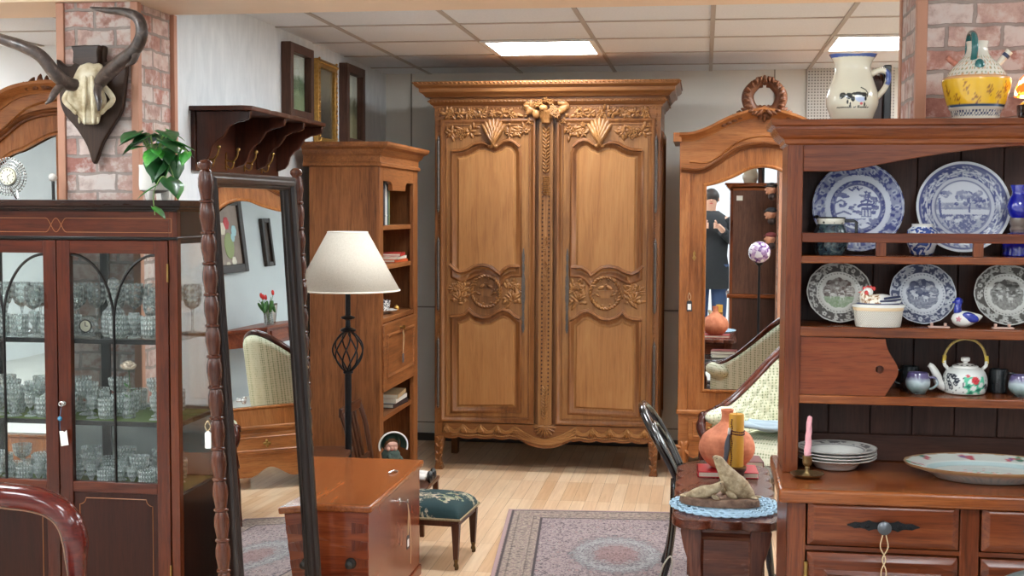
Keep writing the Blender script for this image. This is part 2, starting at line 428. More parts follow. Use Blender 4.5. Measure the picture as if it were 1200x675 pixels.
# perforated acoustic panel on the back wall
def mat_perf():
    n = N('perforated_board'); t = n.n('TexCoord'); sp = n.n('SeparateXYZ'); n.l(t.outputs['Object'], sp.inputs[0])
    def cell(o): return n.math('POWER', n.math('SUBTRACT', n.math('FRACT', n.math('MULTIPLY', o, 55)), .5), 2)
    d = n.math('ADD', cell(sp.outputs[0]), cell(sp.outputs[2]))
    return n.bsdf(n.ramp(d, [(.05, S(120,116,110)), (.09, S(206,202,194))]), .6)
a, b = P(946, 80, Y=8.2), P(1046, 200, Y=8.2)
o = M().box(a.x, b.x, 8.2, 8.222, b.z, a.z).build('perforated_panel', mat_perf(), smooth=0, bevel=.003)
tag(o, 'white perforated board fixed high on the back wall behind the cow jug', 'panel')

# ceiling light panels
M_DIFF = emis('light_diffuser', (.91, .965, 1.0, 1), 15.5)
M_LF = plain('light_frame', S(225,225,222), .5)
def light(ix, iy, label, first=[None]):
    x = X0 - .299 + .598*ix; y = Y0 + .3 + .6*iy
    if first[0] is None:
        t = thing('ceiling_light', label, 'light', (x, y, H_CEIL), group='square ceiling light panels')
        g = M()
        for a in ((-.298,-.27,-.298,.298), (.27,.298,-.298,.298), (-.27,.27,-.298,-.27), (-.27,.27,.27,.298)): g.box(a[0],a[1],a[2],a[3],-.012,-.0005)
        g.build('frame', M_LF, t, smooth=0)
        M().box(-.27,.27,-.27,.27,-.008,-.001).build('diffuser', M_DIFF, t, smooth=0)
        first[0] = t
    else: dup(first[0], (x, y, H_CEIL), label=label)
light(0, 2, 'lit square ceiling panel just in front of the tall carved armoire')
light(0, -1, 'lit square ceiling panel half hidden behind the peach beam')
light(3, 2, 'lit square ceiling panel above the cow jug')
for ix, iy in ((-3,-4),(-3,-7),(0,-7),(3,-7),(-3,-10),(0,-10),(3,-10),(-3,-13),(0,-13),(3,-13),(5,-4)):
    for iy in (iy,): light(ix, iy, 'lit square ceiling panel on the near side of the peach beam')
light(5, 2, 'lit square ceiling panel near the right end of the back wall')
light(5, -1, 'lit square ceiling panel to the right of the brick pillar')
light(3, -1, 'lit square ceiling panel over the space behind the dresser')
for ix in (-6, -9):
    for iy in (1, -4, -8): light(ix, iy, 'lit square ceiling panel beyond the left brick pillar')
w = bpy.data.worlds.new('world'); SC.world = w; w.use_nodes = True
w.node_tree.nodes['Background'].inputs[0].default_value = (.9, .95, 1, 1); w.node_tree.nodes['Background'].inputs[1].default_value = .3
SC.view_settings.view_transform = 'Standard'; SC.view_settings.look = 'None'; SC.view_settings.gamma = 1; SC.view_settings.exposure = 1.05
try:
    SC.view_settings.use_curve_mapping = False
    SC.cycles.transparent_max_bounces = 40; SC.cycles.max_bounces = 12; SC.cycles.glossy_bounces = 6; SC.cycles.diffuse_bounces = 6
    SC.cycles.caustics_reflective = False; SC.cycles.caustics_refractive = False; SC.cycles.sample_clamp_indirect = 6
except Exception: pass
# ================================================================ woods
def oak(ax): return wood('carved_oak', S(112,68,34), S(160,108,60), S(190,138,84), ax, rough=.36, coat=.16, fig=1.0, pore=.3)
def oakd(ax): return wood('oak_frame', S(98,56,28), S(142,88,46), S(172,116,66), ax, rough=.34, coat=.2, pore=.3)
def oakp(ax): return wood('oak_panel', S(150,98,52), S(178,122,70), S(192,138,84), ax, rough=.42, coat=.1, fig=2.2, gs=.6, bump=.05, pore=.18)
M_IRON = plain('grey_iron', S(112,106,100), .38, .85, .2, 60, .2)
M_HINGE = plain('dull_iron', S(74,66,60), .5, .15, .35, 90, .3)
# ---------------------------------------------------------------- relief carving helpers (in a vertical XZ plane, outwards is -Y)
def leaf(m, x, z, a, L, w, y, t=.008):
    """leaf blade growing from (x,z) at angle a (degrees)"""
    c, s_ = math.cos(R(a)), math.sin(R(a))
    m.ell((x+c*L/2, y, z+s_*L/2), (L/2, t*1.7, w/2), 8, 6, Matrix.Rotation(-R(a), 3, 'Y'))
def grapes(m, x, z, r, y, n=12, q=.006, seed=1):
    rr = random.Random(seed)
    for i in range(n):
        a = i*2.4; d = r*math.sqrt((i+.5)/n)
        m.ell((x+d*math.cos(a), y-q*.5, z+d*math.sin(a)*1.2), q, 6, 4)
def flower(m, x, z, r, y, n=6, t=.008):
    for i in range(n): leaf(m, x, z, 360*i/n+12, r, r*.62, y, t)
    m.ell((x, y-t*.7, z), r*.25, 6, 4)
def foliage(m, x0, x1, z0, z1, y, n, seed, L=.05):
    rr = random.Random(seed)
    for i in range(n):
        x = rr.uniform(x0+L*.3, x1-L*.3); z = rr.uniform(z0+L*.3, z1-L*.3)
        leaf(m, x, z, rr.uniform(0,360), min(L*rr.uniform(.6,1), x1-x0), L*.4, y, rr.uniform(.004,.008))
def beads(m, x0, z0, x1, z1, y, step, r):
    n = max(1, int(math.hypot(x1-x0, z1-z0)/step))
    for i in range(n+1):
        t = i/n; m.ell((x0+(x1-x0)*t, y, z0+(z1-z0)*t), (r,r*.8,r*1.25) if abs(z1-z0) > abs(x1-x0) else (r*1.25,r*.8,r), 6, 4)
def px(pts, Y): return [XZ(a, b, Y) for a, b in pts]
MOULD = [(-.012,0),(-.011,.009),(-.005,.015),(.004,.013),(.008,.008),(.013,.007),(.016,0)]

def build_armoire():
    YF = 7.30
    A = thing('carved_armoire', 'tall honey-brown oak armoire with two carved doors and a fruit basket crest', 'armoire', (-.893, YF, 0))
    ox = -.893
    def L(pts): return [(x-ox, z) for x, z in px(pts, YF-.02)]
    W = .646
    # carcass
    m = M()
    m.box(-W, W, .03, .58, .19, 2.13)
    m.build('carcass', oakd('Z'), A, smooth=0)
    # corner stiles with legs
    for s in (-1, 1):
        m = M(); xo = s*W; xi = s*(W-.052)
        m.prism([(min(xo,xi),.20),(max(xo,xi),.20),(max(xo,xi),2.13),(min(xo,xi),2.13)], -.004, .06)
        # shaped foot
        p = [(s*W,.2),(s*(W-.055),.2),(s*(W-.05),.14),(s*(W-.034),.07),(s*(W-.038),.03),(s*(W-.05),0),(s*(W+.002),0),(s*(W-.006),.04),(s*W,.1)]
        m.prism(p, -.008, .055)
        o = m.build('corner_post', oakd('Z'), A, smooth=30, bevel=.004)
        c = M()
        for k in range(8): leaf(c, s*(W-.026), .02+k*.022, 90+(40 if k%2 else -40), .035, .016, -.009, .006)
        c.build('foot_carving', oakd('Z'), o); c = M(); beads(c, s*(W-.026), .28, s*(W-.026), 2.08, -.006, .03, .006)
        c.build('beading', oakd('Z'), o)
    for s in (-1, 1): M().box(s*W-.04*(s>0), s*W+.04*(s<0), .5, .56, 0, .2).build('rear_foot', oakd('Z'), A, bevel=.003)
    # side panels
    for s in (-1, 1):
        m = M(); x = s*W
        m.sweep([(.1,.3),(.1,1.95),(.5,1.95),(.5,.3)], MOULD, plane='YZ', closed=True, off=x, sign=s)
        m.build('side_moulding', oakd('Z'), A)
    # cornice: stepped crown running round three sides
    def ring(prof):
        m = M(); rows = []
        for o, z in prof: rows.append([(-W-o, .58, z), (-W-o, -o, z), (W+o, -o, z), (W+o, .58, z)])
        vs = [p for r in rows for p in r]; fs = []
        for i in range(len(rows)-1):
            for j in range(3): fs.append((i*4+j, i*4+j+1, i*4+j+5, i*4+j+4))
        k = len(rows)-1
        fs.append((k*4, k*4+1, k*4+2, k*4+3)); fs.append((3,2,1,0)); fs.append(tuple(i*4 for i in range(k+1))[::-1]); fs.append(tuple(i*4+3 for i in range(k+1)))
        return m.raw(vs, fs)
    m = ring([(.0,2.09),(.008,2.095),(.008,2.105),(.02,2.112),(.03,2.125),(.03,2.135),(.024,2.14),(.024,2.148),(.045,2.152),(.06,2.17),(.075,2.178),(.078,2.186),(.078,2.2),(.09,2.205),(.102,2.216),(.102,2.236)])
    cn = m.build('cornice', oakd('X'), A, smooth=25)
    c = M(); c2 = M(); c3 = M(); c4 = M()
    for k in range(62):
        x = -W-.03+k*(2*W+.06)/61
        c.ell((x, -.034, 2.128), (.0085,.006,.005), 6, 4, Matrix.Rotation(.5, 3, 'Y'))
        c2.ell((x*1.11, -.104, 2.227), (.009,.006,.005), 6, 4, Matrix.Rotation(.5, 3, 'Y'))
    for k in range(24):
        y = -.03+k*.025; c3.ell((W+.034, y, 2.128), (.006,.0085,.005), 6, 4); c4.ell((W+.104, y-.06, 2.227), (.006,.009,.005), 6, 4)
    for q in (c, c2, c3, c4): q.build('beading', oakd('X'), cn)
    # frieze with carving
    fz = M().box(-W, W, -.006, .05, 2.03, 2.1).build('frieze', oakd('X'), A, smooth=0)
    c = M()
    beads(c, -W+.03, 2.088, W-.03, 2.088, -.008, .018, .005); c.build('beading', oak('X'), fz)
    for s in (-1, 1):
        c = M(); q0, q1 = sorted((s*(W-.04), s*.14)); foliage(c, q0, q1, 2.036, 2.084, -.008, 46, 5+s, .045)
        for k, (xx, kind) in enumerate(((.555,1),(.5,0),(.44,1),(.375,0),(.31,2),(.25,0),(.195,3))):
            z = 2.058
            if kind == 1: grapes(c, s*xx, z, .022, -.01, 16, .006)
            elif kind == 2: flower(c, s*xx, z, .026, -.01, 7)
            elif kind == 3: flower(c, s*xx, z-.01, .022, -.01, 5)
            else:
                for q in range(5): leaf(c, s*xx, z, q*72+20*k, .032, .017, -.008, .008)
            c.tube([(s*(xx-.03), -.009, z-.016), (s*xx, -.011, z-.02+.006*(k%2)), (s*(xx+.03), -.009, z-.012)], .0035, 5)
        c.build('carving', oak('X'), fz)
    # crest: basket of fruit and flowers over the doors
    c = M(); bx, bz = 0, 2.045
    c.lathe([(.018,-.045),(.026,-.04),(.03,-.01),(.037,.012),(.041,.02),(.041,.028),(.02,.03)], (bx,-.03,bz), 16)
    for i in range(10):
        a = pi+pi*i/9; c.tube([(bx+.019*math.cos(a), -.03+.019*math.sin(a), bz-.044), (bx+.04*math.cos(a), -.03+.04*math.sin(a), bz+.022)], .003, 5)
    c.ell((bx-.012,-.06,bz+.04), (.025,.02,.02), 12, 8)
    c.ell((bx-.055,-.04,bz+.008), (.022,.018,.026), 12, 8)
    c.ell((bx+.078,-.035,bz+.02), .017, 10, 7)
    grapes(c, bx+.042, bz+.028, .024, -.05, 22, .0075); grapes(c, bx+.062, bz+.005, .018, -.045, 14, .007)
    for i in range(5): leaf(c, bx-.085, bz+.045, 20+i*72, .05, .03, -.025, .01)
    leaf(c, bx-.13, bz+.06, -35, .09, .045, -.022, .011); leaf(c, bx+.13, bz+.062, 215, .09, .045, -.022, .011)
    leaf(c, bx-.06, bz+.075, 190, .07, .035, -.022, .01); leaf(c, bx+.06, bz+.075, -10, .07, .035, -.022, .01)
    for fx, fz_ in ((-.03,.072),(.028,.075),(.0,.085),(-.05,.06)): flower(c, bx+fx, bz+fz_, .02, -.045, 6, .009)
    for s in (-1, 1):
        flower(c, bx+s*.1, bz-.03, .022, -.012, 5, .007); flower(c, bx+s*.075, bz-.042, .016, -.012, 5, .006)
        c.ell((bx+s*.115,-.016,bz+.002), .012, 8, 5)
    c.build('fruit_basket', oak('X'), A)
    # centre post between the doors
    m = M().box(-.038, .038, -.012, .05, .28, 2.03)
    m.sweep([(-.034,.29),(-.034,2.0)], [(0,0),(.001,.004),(.006,.004),(.007,0)], off=-.012); m.sweep([(.034,2.0),(.034,.29)], [(0,0),(.001,.004),(.006,.004),(.007,0)], off=-.012)
    cp = m.build('centre_post', oak('Z'), A, smooth=30)
    c = M()
    for s in (-1, 1): c = M(); beads(c, s*.019, .46, s*.019, 1.66, -.014, .024, .0055); c.build('rope_border', wood('rope_oak', S(70,38,18), S(100,58,28), S(126,78,42), 'Z', rough=.4), cp)
    c = M()
    for k in range(13):   # acanthus drop at the top
        z = 1.99-k*.02
        for s in (-1, 1): leaf(c, s*.002, z-.03, 90-s*38, .032, .014, -.016, .008)
    for k in range(9): c.ell((0, -.02, 1.99-k*.03), (.005,.006,.016), 6, 4)
    for k in range(10):
        z = 1.7-k*.011
        for q in range(-2, 3): c.ell((q*.0075+(.0037 if k%2 else 0), -.017, z), .0055, 5, 4)
    c.box(-.02,.02,-.02,-.01,2.005,2.02); c.build('acanthus_drop', oak('Z'), cp); c = M()
    rr = random.Random(3)
    for k in range(60):  # small flowers in the middle stretch
        c.ell((rr.uniform(-.013,.013), -.014, rr.uniform(1.0,1.36)), .0055, 5, 4)
    for k in range(26): c.ell((rr.uniform(-.014,.014), -.014, .5+.02*k), .0045, 5, 4)
    c.build('flower_trail', oak('Z'), cp); c = M()
    for k in range(11):
        z = .31+k*.017
        for s in (-1, 1): leaf(c, 0, z, 90-s*34, .032, .013, -.015, .007)
    c.build('leaf_spray', oak('Z'), cp)
    # doors (outline traced from the left one, mirrored for the right one)
    dl = L([(517,142),(627,142),(627,498),(517,498)])
    x0, x1 = -.61, -.062; zt, zb = 2.028, .285
    up = L([(533,322),(541,326),(548,324),(556,319.5),(565,318.5),(574,320),(581,325),(586,329),(590,324),(598,319.5),(606,319.5),(606,180),(604,175),(599,170),(592,169),(586,173.5),(580,176),(575,173.5),(568,172),(560,173),(552,178),(545,181),(533,182)])
    lo = L([(533,479),(533,374.5),(539,375),(545,372.5),(550,368),(556,374),(565,377),(574,376),(582,371),(589,368),(596,370),(602,376),(606,379),(606,479)])
    bt = L([(527.5,309.5),(533,315.5),(539,318.5),(547,317),(556,312),(565,310.5),(574,312),(581,317),(586,321),(590,316),(597,312),(609,312)])
    bb = L([(527.5,370.5),(538,370.5),(545,368),(549.5,363),(556,369),(565,372),(574,371),(582,366),(589,362.5),(597,364.5),(604,371),(609,373)])
    tt = L([(530,176.5),(541,176),(549,173),(556,168.5),(565,167),(571,168.5),(575,171),(580,170.5),(585,169.5),(590,165.5),(597,164),(603,166.5),(609,172)])
    ctr = (x0+x1)/2
    for s in (-1, 1):
        f = (lambda p: p) if s < 0 else (lambda p: [(-x, z) for x, z in p][::-1])
        D = M()
        D.box(min(s*-x0, s*-x1), max(s*-x0, s*-x1), -.012, .02, zb, zt)
        do = D.build('door', oak('Z'), A, smooth=0, bevel=.003)
        m = M(); e = [(x0,zb),(x1,zb),(x1,zt),(x0,zt)]
        em = [(0,0),(.0,.008),(.006,.011),(.014,.008),(.017,.004),(.024,.003),(.026,0)]
        m.sweep(f(e), em, closed=True, off=-.011)
        g_ = .034; m.sweep(f([(x0+g_,zb+g_),(x1-g_,zb+g_),(x1-g_,zt-g_),(x0+g_,zt-g_)]), [(-.004,0),(-.002,.005),(.002,.005),(.004,0)], closed=True, off=-.011)
        for pth in (up, lo):
            pth = f(pth)
            ar = sum(pth[i-1][0]*pth[i][1]-pth[i][0]*pth[i-1][1] for i in range(len(pth)))
            if ar < 0: pth = pth[::-1]
            m.sweep(pth, [(-.026,0),(-.025,.008),(-.018,.013),(-.01,.012),(-.006,.007),(0,.006),(.004,.0015),(.014,.0),(.0141,-.002)], closed=True, off=-.011)
        for q in (bt, bb, tt):
            m.sweep(f(q), [(-.011,0),(-.011,.014),(-.005,.023),(.003,.021),(.006,.012),(.01,.011),(.011,0)], off=-.011)
        m.build('moulding', oakd('Z'), do, smooth=50)
        # raised fields
        def inset(pth, d):
            k = len(pth); out = []
            ar = sum(pth[i-1][0]*pth[i][1]-pth[i][0]*pth[i-1][1] for i in range(k)); sg = 1 if ar > 0 else -1
            for i in range(k):
                a = (Vector(pth[i])-Vector(pth[i-1])).normalized(); b = (Vector(pth[(i+1)%k])-Vector(pth[i])).normalized()
                n_ = Vector((-a.y-b.y, a.x+b.x)); n_ = n_.normalized() if n_.length > 1e-3 else Vector((-a.y,a.x))
                q = Vector(pth[i])+n_*d*sg/max(.5, n_.dot(Vector((-a.y,a.x)))); out.append((q.x, q.y))
            return out
        for pth in (up, lo):
            p1 = inset(f(pth), .016); p2 = inset(f(pth), .024); k = len(p1)
            mm = M(); vs = [(x, -.0125, z) for x, z in p1]+[(x, -.021, z) for x, z in p2]
            mm.raw(vs, [tuple(range(k, 2*k))]+[(i,(i+1)%k,k+(i+1)%k,k+i) for i in range(k)])
            mm.build('panel', oakp('Z'), do, smooth=20)
        # carved band, corner carving and plume
        c = M(); X = lambda x: s*-x
        mc = L([(569.5,341.5)])[0]; mx, mz = X(mc[0]), mc[1]
        ringp = [(mx+.088*math.cos(t*pi/14), -.014, mz+.095*math.sin(t*pi/14)) for t in range(28)]
        c.tube(ringp, .006, 6, closed=True)
        for t in range(30):
            a = 12*t; leaf(c, mx+.076*math.cos(R(a)), mz+.082*math.sin(R(a)), a+70, .034, .018, -.017, .009)
            if t % 3 == 0: c.ell((mx+.07*math.cos(R(a+6)), -.02, mz+.074*math.sin(R(a+6))), .009, 6, 4)
        c.prism([(mx-.036,mz+.008),(mx+.036,mz+.008),(mx+.026,mz-.03),(mx-.026,mz-.03)], -.024, -.012)
        c.box(mx-.05, mx+.05, -.026, -.012, mz+.008, mz+.015)
        for d in (-1, 1):
            c.ell((mx+d*.022,-.02,mz+.03), (.02,.012,.012), 8, 5, Matrix.Rotation(d*.5, 3, 'Y')); c.ell((mx+d*.006,-.02,mz+.045), .008, 6, 4)
            leaf(c, mx+d*.03, mz-.02, 90-d*60, .04, .014, -.018, .007)
        c.build('medallion', oak('Z'), do)
        for d in (-1, 1):
            c = M() if d < 0 else c2 if False else M(); q0, q1 = sorted((mx+d*.105, mx+d*.2)); foliage(c, q0, q1, mz-.085, mz+.075, -.013, 34, 20+d+s, .05)
            q = mx+d*.155
            for i in range(5): leaf(c, q, mz-.045, 30+i*30, .055, .018, -.014, .007)
            flower(c, q-d*.0, mz+.035, .028, -.014, 7, .007)
            c.ell((q+d*.035,-.015,mz-.05), .014, 8, 5); c.ell((q-d*.03,-.014,mz-.055), .01, 7, 4)
            for i in range(4): leaf(c, q+d*.03, mz+.01, 90-d*(20+i*35), .04, .014, -.013, .006)
            c.tube(smooth_path([(q-d*.05,-.013,mz-.06),(q-d*.01,-.014,mz-.02),(q+d*.02,-.014,mz+.02),(q+d*.01,-.013,mz+.06)],4), .004, 5)
            c.build('band_carving', oak('Z'), do)
        # corners above the upper panel
        zc = 1.955
        for a_, b_, sd in ((-.575,-.4,31),(-.235,-.105,32)):
          c = M(); q0, q1 = sorted((X(a_), X(b_))); foliage(c, q0, q1, zc-.035, zc+.042, -.013, 26, sd, .045)
          for xx, kd in (((-.545,0),(-.49,1),(-.44,0)) if sd == 31 else ((-.21,2),(-.165,0),(-.13,2))):
              q = X(xx)
              if kd == 1: grapes(c, q, zc-.01, .026, -.016, 18, .007)
              elif kd == 2: flower(c, q, zc+.01-.02*(xx<-.2), .026, -.014, 6, .008)
              else:
                  for i in range(5): leaf(c, q, zc, i*72+11, .042, .018, -.013, .007)
          c.build('corner_carving', oak('Z'), do)
        c = M()
        # plume of feathers rising over the panel cusp
        pxx, pz = X(L([(578,172)])[0][0]), L([(578,172)])[0][1]
        for lay, (n_, ln, w_) in enumerate(((7,.165,.034),(6,.13,.03),(5,.1,.026))):
            for i in range(n_):
                a = 90+(i-(n_-1)/2)*(62/n_*1.25); leaf(c, pxx+(i-(n_-1)/2)*.006, pz, a, ln*(1-.1*abs(i-(n_-1)/2)/n_), w_, -.022-.008*lay, .011)
        for d in (-1, 1): c.ell((pxx+d*.016,-.03,pz+.003), (.013,.012,.013), 8, 6)
        c.build('plume', oak('Z'), do)
        # long iron keyhole plate and the three hinges of this door
        k0 = L([(613.5,291)])[0]; k1 = L([(613.5,390)])[0]; kx = X(k0[0])
        zs = [k1[1]+(k0[1]-k1[1])*i/24 for i in range(25)]
        pr = [(.004+.0045*abs(math.sin(i*1.1))+(.003 if 8<i<16 else 0)) for i in range(25)]
        pr[0]=pr[-1]=.002
        poly = [(kx-w_, z) for w_, z in zip(pr, zs)]+[(kx+w_, z) for w_, z in list(zip(pr, zs))[::-1]]
        M().prism(poly, -.026, -.02).build('keyhole_plate', M_HINGE, do, bevel=.001)
        for z_a, z_b in ((163,247),(281,362),(398,476)):
            za, zb_ = L([(512,z_a)])[0][1], L([(512,z_b)])[0][1]; hx = X(-.622)
            m = M().lathe([(0,zb_-.012),(.004,zb_-.006),(.006,zb_),(.0085,zb_+.004),(.006,zb_+.008),(.0088,zb_+.012),(.0078,zb_+.03),(.0078,za-.03),(.0088,za-.012),(.006,za-.008),(.0085,za-.004),(.005,za),(.003,za+.012),(0,za+.02)], (hx,-.022,0), 10)
            m.build('hinge', M_HINGE, do)
    # scalloped apron with swags
    nA = 64; top = .28; pts = []
    for i in range(nA+1):
        x = -.595+1.19*i/nA; ax_ = abs(x)
        z = .197-.012*abs(math.sin((ax_)/.1*pi*.5*2))**.7
        if ax_ < .16: z = .2-.058*math.cos(ax_/.16*pi/2)**.8 if ax_ < .159 else .2
        pts.append((x, z))
    ap = M().prism([(.595,top),(-.595,top)]+pts, -.008, .03).build('apron', oakd('X'), A, smooth=30, bevel=.002)
    c = M()
    for s in (-1, 1):
        for k in range(4):
            xx = s*(.225+k*.1)
            for q in range(3):
                c.tube([(xx+(t-.5)*.1, -.011, .268-.012*q-(.034-.006*q)*math.sin(t*pi)) for t in [i/10 for i in range(11)]], .006, 6)
            for i in range(5): leaf(c, xx+s*.05, .268, 246+i*12, .055, .012, -.013, .008)
    for q in range(4): c.tube([((t-.5)*.36, -.012, .268-.016*q-(.075-.008*q)*math.sin(t*pi)) for t in [i/16 for i in range(17)]], .008, 6)
    for i in range(9): leaf(c, 0, .275, 190+i*20, .07, .014, -.013, .007)
    bp = pts[3:-3]
    for i in range(0, len(bp)): c.ell((bp[i][0], -.011, bp[i][1]+.02), (.008,.005,.005), 6, 4, Matrix.Rotation(.4, 3, 'Y'))
    for i in range(len(bp)-1): c.ell(((bp[i][0]+bp[i+1][0])/2, -.011, (bp[i][1]+bp[i+1][1])/2+.02), (.008,.005,.005), 6, 4, Matrix.Rotation(.4, 3, 'Y'))
    c.build('carving', oak('X'), ap)
    return A
build_armoire()
# ================================================================ armoire with a mirror door
def build_mirror_armoire(name, label, YF, xc, left, crest=True, arcs=None):
    A = thing(name, label, 'armoire', (xc, YF, 0))
    hw = xc-left; wz, wx = (lambda ax: wood('pine_armoire', S(128,72,32), S(172,106,56), S(198,134,82), ax, rough=.36, coat=.2)), None
    W = wz
    def L(pts): return [(p[0]-xc, p[1]) for p in px(pts, YF)]
    def sym(pts):
        l = [p for p in pts if p[0] < -.001]; return l+[(0, l[-1][1]+.001)]+[(-x, z) for x, z in l[::-1]]
    # outlines (left half traced, mirrored about the middle)
    top = smooth_path([(-hw-.01,1.895),(-hw+.07,1.9),(-hw+.16,1.93),(-hw+.27,1.985),(-hw+.36,2.015),(-.002,2.03)], 5)
    mid = smooth_path([(-hw,1.74),(-hw+.1,1.735),(-hw+.17,1.765),(-hw+.29,1.845),(-hw+.37,1.873),(-.002,1.882)], 5)
    gl = smooth_path([(-hw+.125,1.662),(-hw+.2,1.68),(-hw+.29,1.715),(-hw+.36,1.752),(-hw+.41,1.766),(-.002,1.77)], 5)
    if arcs: top, mid, gl = [smooth_path(a_, 5) for a_ in arcs]
    topS, midS, glS = sym(top), sym(mid), sym(gl); gx = gl[0][0]; gz = gl[0][1]; fw_ = hw+gx; mz_ = mid[0][1]; cz_ = top[0][1]
    z0 = .385
    m = M().prism([(hw,.18),(-hw,.18)]+topS, .03, .5); m.build('carcass', W('Z'), A, smooth=30)
    # front board with the mirror opening: build as strips between the mirror outline and the frieze moulding
    f = M(); n = len(glS)
    gi = glS; go = midS
    vs = [(x,0,z) for x,z in gi]+[(x,0,z) for x,z in go]; k = len(gi)
    f.raw(vs, [(i,i+1,k+i+1,k+i) for i in range(k-1)])
    g = M()
    for s in (-1,1):
        g.box(min(s*hw,s*(hw-fw_)), max(s*hw,s*(hw-fw_)), 0, .03, z0+.0, gz) 
    g.box(gx, -gx, 0, .03, z0, .49)
    f.raw([(x,.0,z) for x,z in ((-hw,gz-.002),(gx,gz-.002),(gx,gz),(-hw,mz_))], [(0,1,2,3)]); f.raw([(x,.0,z) for x,z in ((hw,gz-.002),(-gx,gz-.002),(-gx,gz),(hw,mz_))], [(0,1,2,3)])
    f.add(g); fr = f.build('door', W('Z'), A, smooth=0)
    m = M()
    outl = [(gx,.49)]+glS+[(-gx,.49)]
    m.sweep(outl, [(-.018,0),(-.016,.01),(-.008,.012),(0,.006),(.004,-.006)][::1], closed=True, off=0, sign=-1); m.build('moulding', W('Z'), fr)
    mg = M().raw([(x,.012,z) for x,z in outl], [tuple(range(len(outl)))])
    mg.build('mirror', mirror_mat(), fr, smooth=0)
    for s in (-1,1):
        m = M().box(min(s*(hw+.004),s*(hw-.05)), max(s*(hw+.004),s*(hw-.05)), -.014, .03, .385, mz_-.005); m.build('pilaster', W('Z'), A, bevel=.004)
    fz = M().prism(midS+[(x, z) for x, z in topS[::-1]], -.008, .03).build('frieze', W('X'), A, smooth=30)
    c = M(); cp = [(-.0,0),(0,.012),(.012,.02),(.018,.034),(.03,.05),(.036,.062),(.05,.064),(.05,0)]
    c.sweep(topS[::-1], [(-o,h) for o,h in cp][::-1], off=-.004); 
    for s in (-1,1): c.box(min(s*hw, s*(hw+.045)), max(s*hw, s*(hw+.045)), -.05, .5, cz_, cz_+.05)
    c.build('cornice', W('X'), A, smooth=40)
    m = M(); m.sweep(midS[::-1], [(-.014,0),(-.012,.02),(-.004,.026),(.004,.02),(.008,.01),(.016,.008),(.018,0)][::-1], off=-.006); m.build('arch_moulding', wood('pine_dark', S(92,48,20), S(128,72,34), S(160,98,54), 'X'), A)
    inner = [(x*.86, z-.0+(1-.0)*.055 if False else z+.05) for x, z in midS]
    m = M(); m.sweep([(x*.9, z+.045-.0) for x, z in midS][::-1], [(-.006,0),(0,.007),(.006,0)], off=-.008); m.build('frieze_bead', W('X'), A)
    if arcs:
        M().box(-.04,.04,-.006,.025,.49,gl[-1][1]+.01).build('centre_stile', W('Z'), fr, bevel=.003); M().box(-.006,.006,-.016,-.004,.49,gl[-1][1]).build('bead', W('Z'), fr, bevel=.003)
    # base: ledge, drawer, shaped apron, cabriole feet
    M().box(-hw-.012, hw+.012, -.022, .5, .365, .39).build('ledge', W('X'), A, bevel=.006)
    M().box(-hw, hw, -.004, .5, .19, .365).build('base', W('X'), A, smooth=0)
    d = M().box(-hw+.055, hw-.055, -.014, .02, .215, .345).build('drawer', W('X'), A, bevel=.006)
    M().sweep([(-hw+.085,.24),(hw-.085,.24),(hw-.085,.32),(-hw+.085,.32)], [(-.006,0),(0,.006),(.006,0)], closed=True, off=-.014).build('drawer_moulding', W('X'), d)
    BR = plain('aged_brass', S(150,118,66), .35, .9, .2, 60)
    for s in (-1,1):
        m = M(); x = s*hw*.58
        for i in range(6): leaf(m, x, .28, i*60+30, .03, .016, -.017, .004)
        m.ell((x,-.024,.28), .008, 8, 6); m.tube(arc3((x,-.02,.272), .016), .0025, 5); m.build('drawer_pull', BR, d)
    e = M()
    for i in range(4): leaf(e, 0, .28, i*90, .026, .018, -.016, .003)
    e.ell((0,-.021,.28), .005, 6, 4); e.build('escutcheon', BR, d)
    pts = []
    for i in range(41):
        x = -hw+2*hw*i/40; u = abs(x)/hw
        z = .105+.03*math.cos(u*pi*3)+.0*u
        if u > .82: z = .17-(1-u)/.18*.06
        pts.append((x, min(z,.185)))
    ap = M().prism([(hw,.195),(-hw,.195)]+pts, -.006, .02).build('apron', W('X'), A, smooth=30)
    m = M()
    for s in (-1,1):
        m = M()
        for i in range(6): leaf(m, s*(hw-.03), .17, 60+i*50, .05, .022, -.014, .01)
        m.ell((s*(hw-.03),-.016,.17), .014, 8, 6); m.build('carving', W('X'), ap)
    pass
    for s in (-1,1):
        m = M(); x = s*(hw-.035)
        m.tube(smooth_path([(x,.01,.2),(x+s*.012,-.005,.15),(x+s*.002,.0,.09),(x-s*.006,.005,.045),(x+s*.012,-.012,.018),(x+s*.028,-.025,.012)],5), [.034-.018*min(1,i/14) if i<18 else .019 for i in range(26)], 10)
        m.lathe([(0,0),(.02,0),(.022,.012),(.014,.02)], (x+s*.012,-.012,0), 12)
        m.build('foot', W('Z'), A)
        M().box(s*(hw-.03)-.025, s*(hw-.03)+.025, .43, .48, 0, .19).build('rear_foot', W('Z'), A)
    # latch plate and hinge side fittings
    e = M().prism([(-hw+.078+a_[0]*.011, 1.26+a_[1]*.03) for a_ in ((0,1),(.7,.5),(.5,0),(1,-.4),(0,-1),(-1,-.4),(-.5,0),(-.7,.5))], -.006, .0)
    e.ell((-hw+.078,-.006,1.258), .004, 6, 4); e.build('escutcheon', BR, fr)
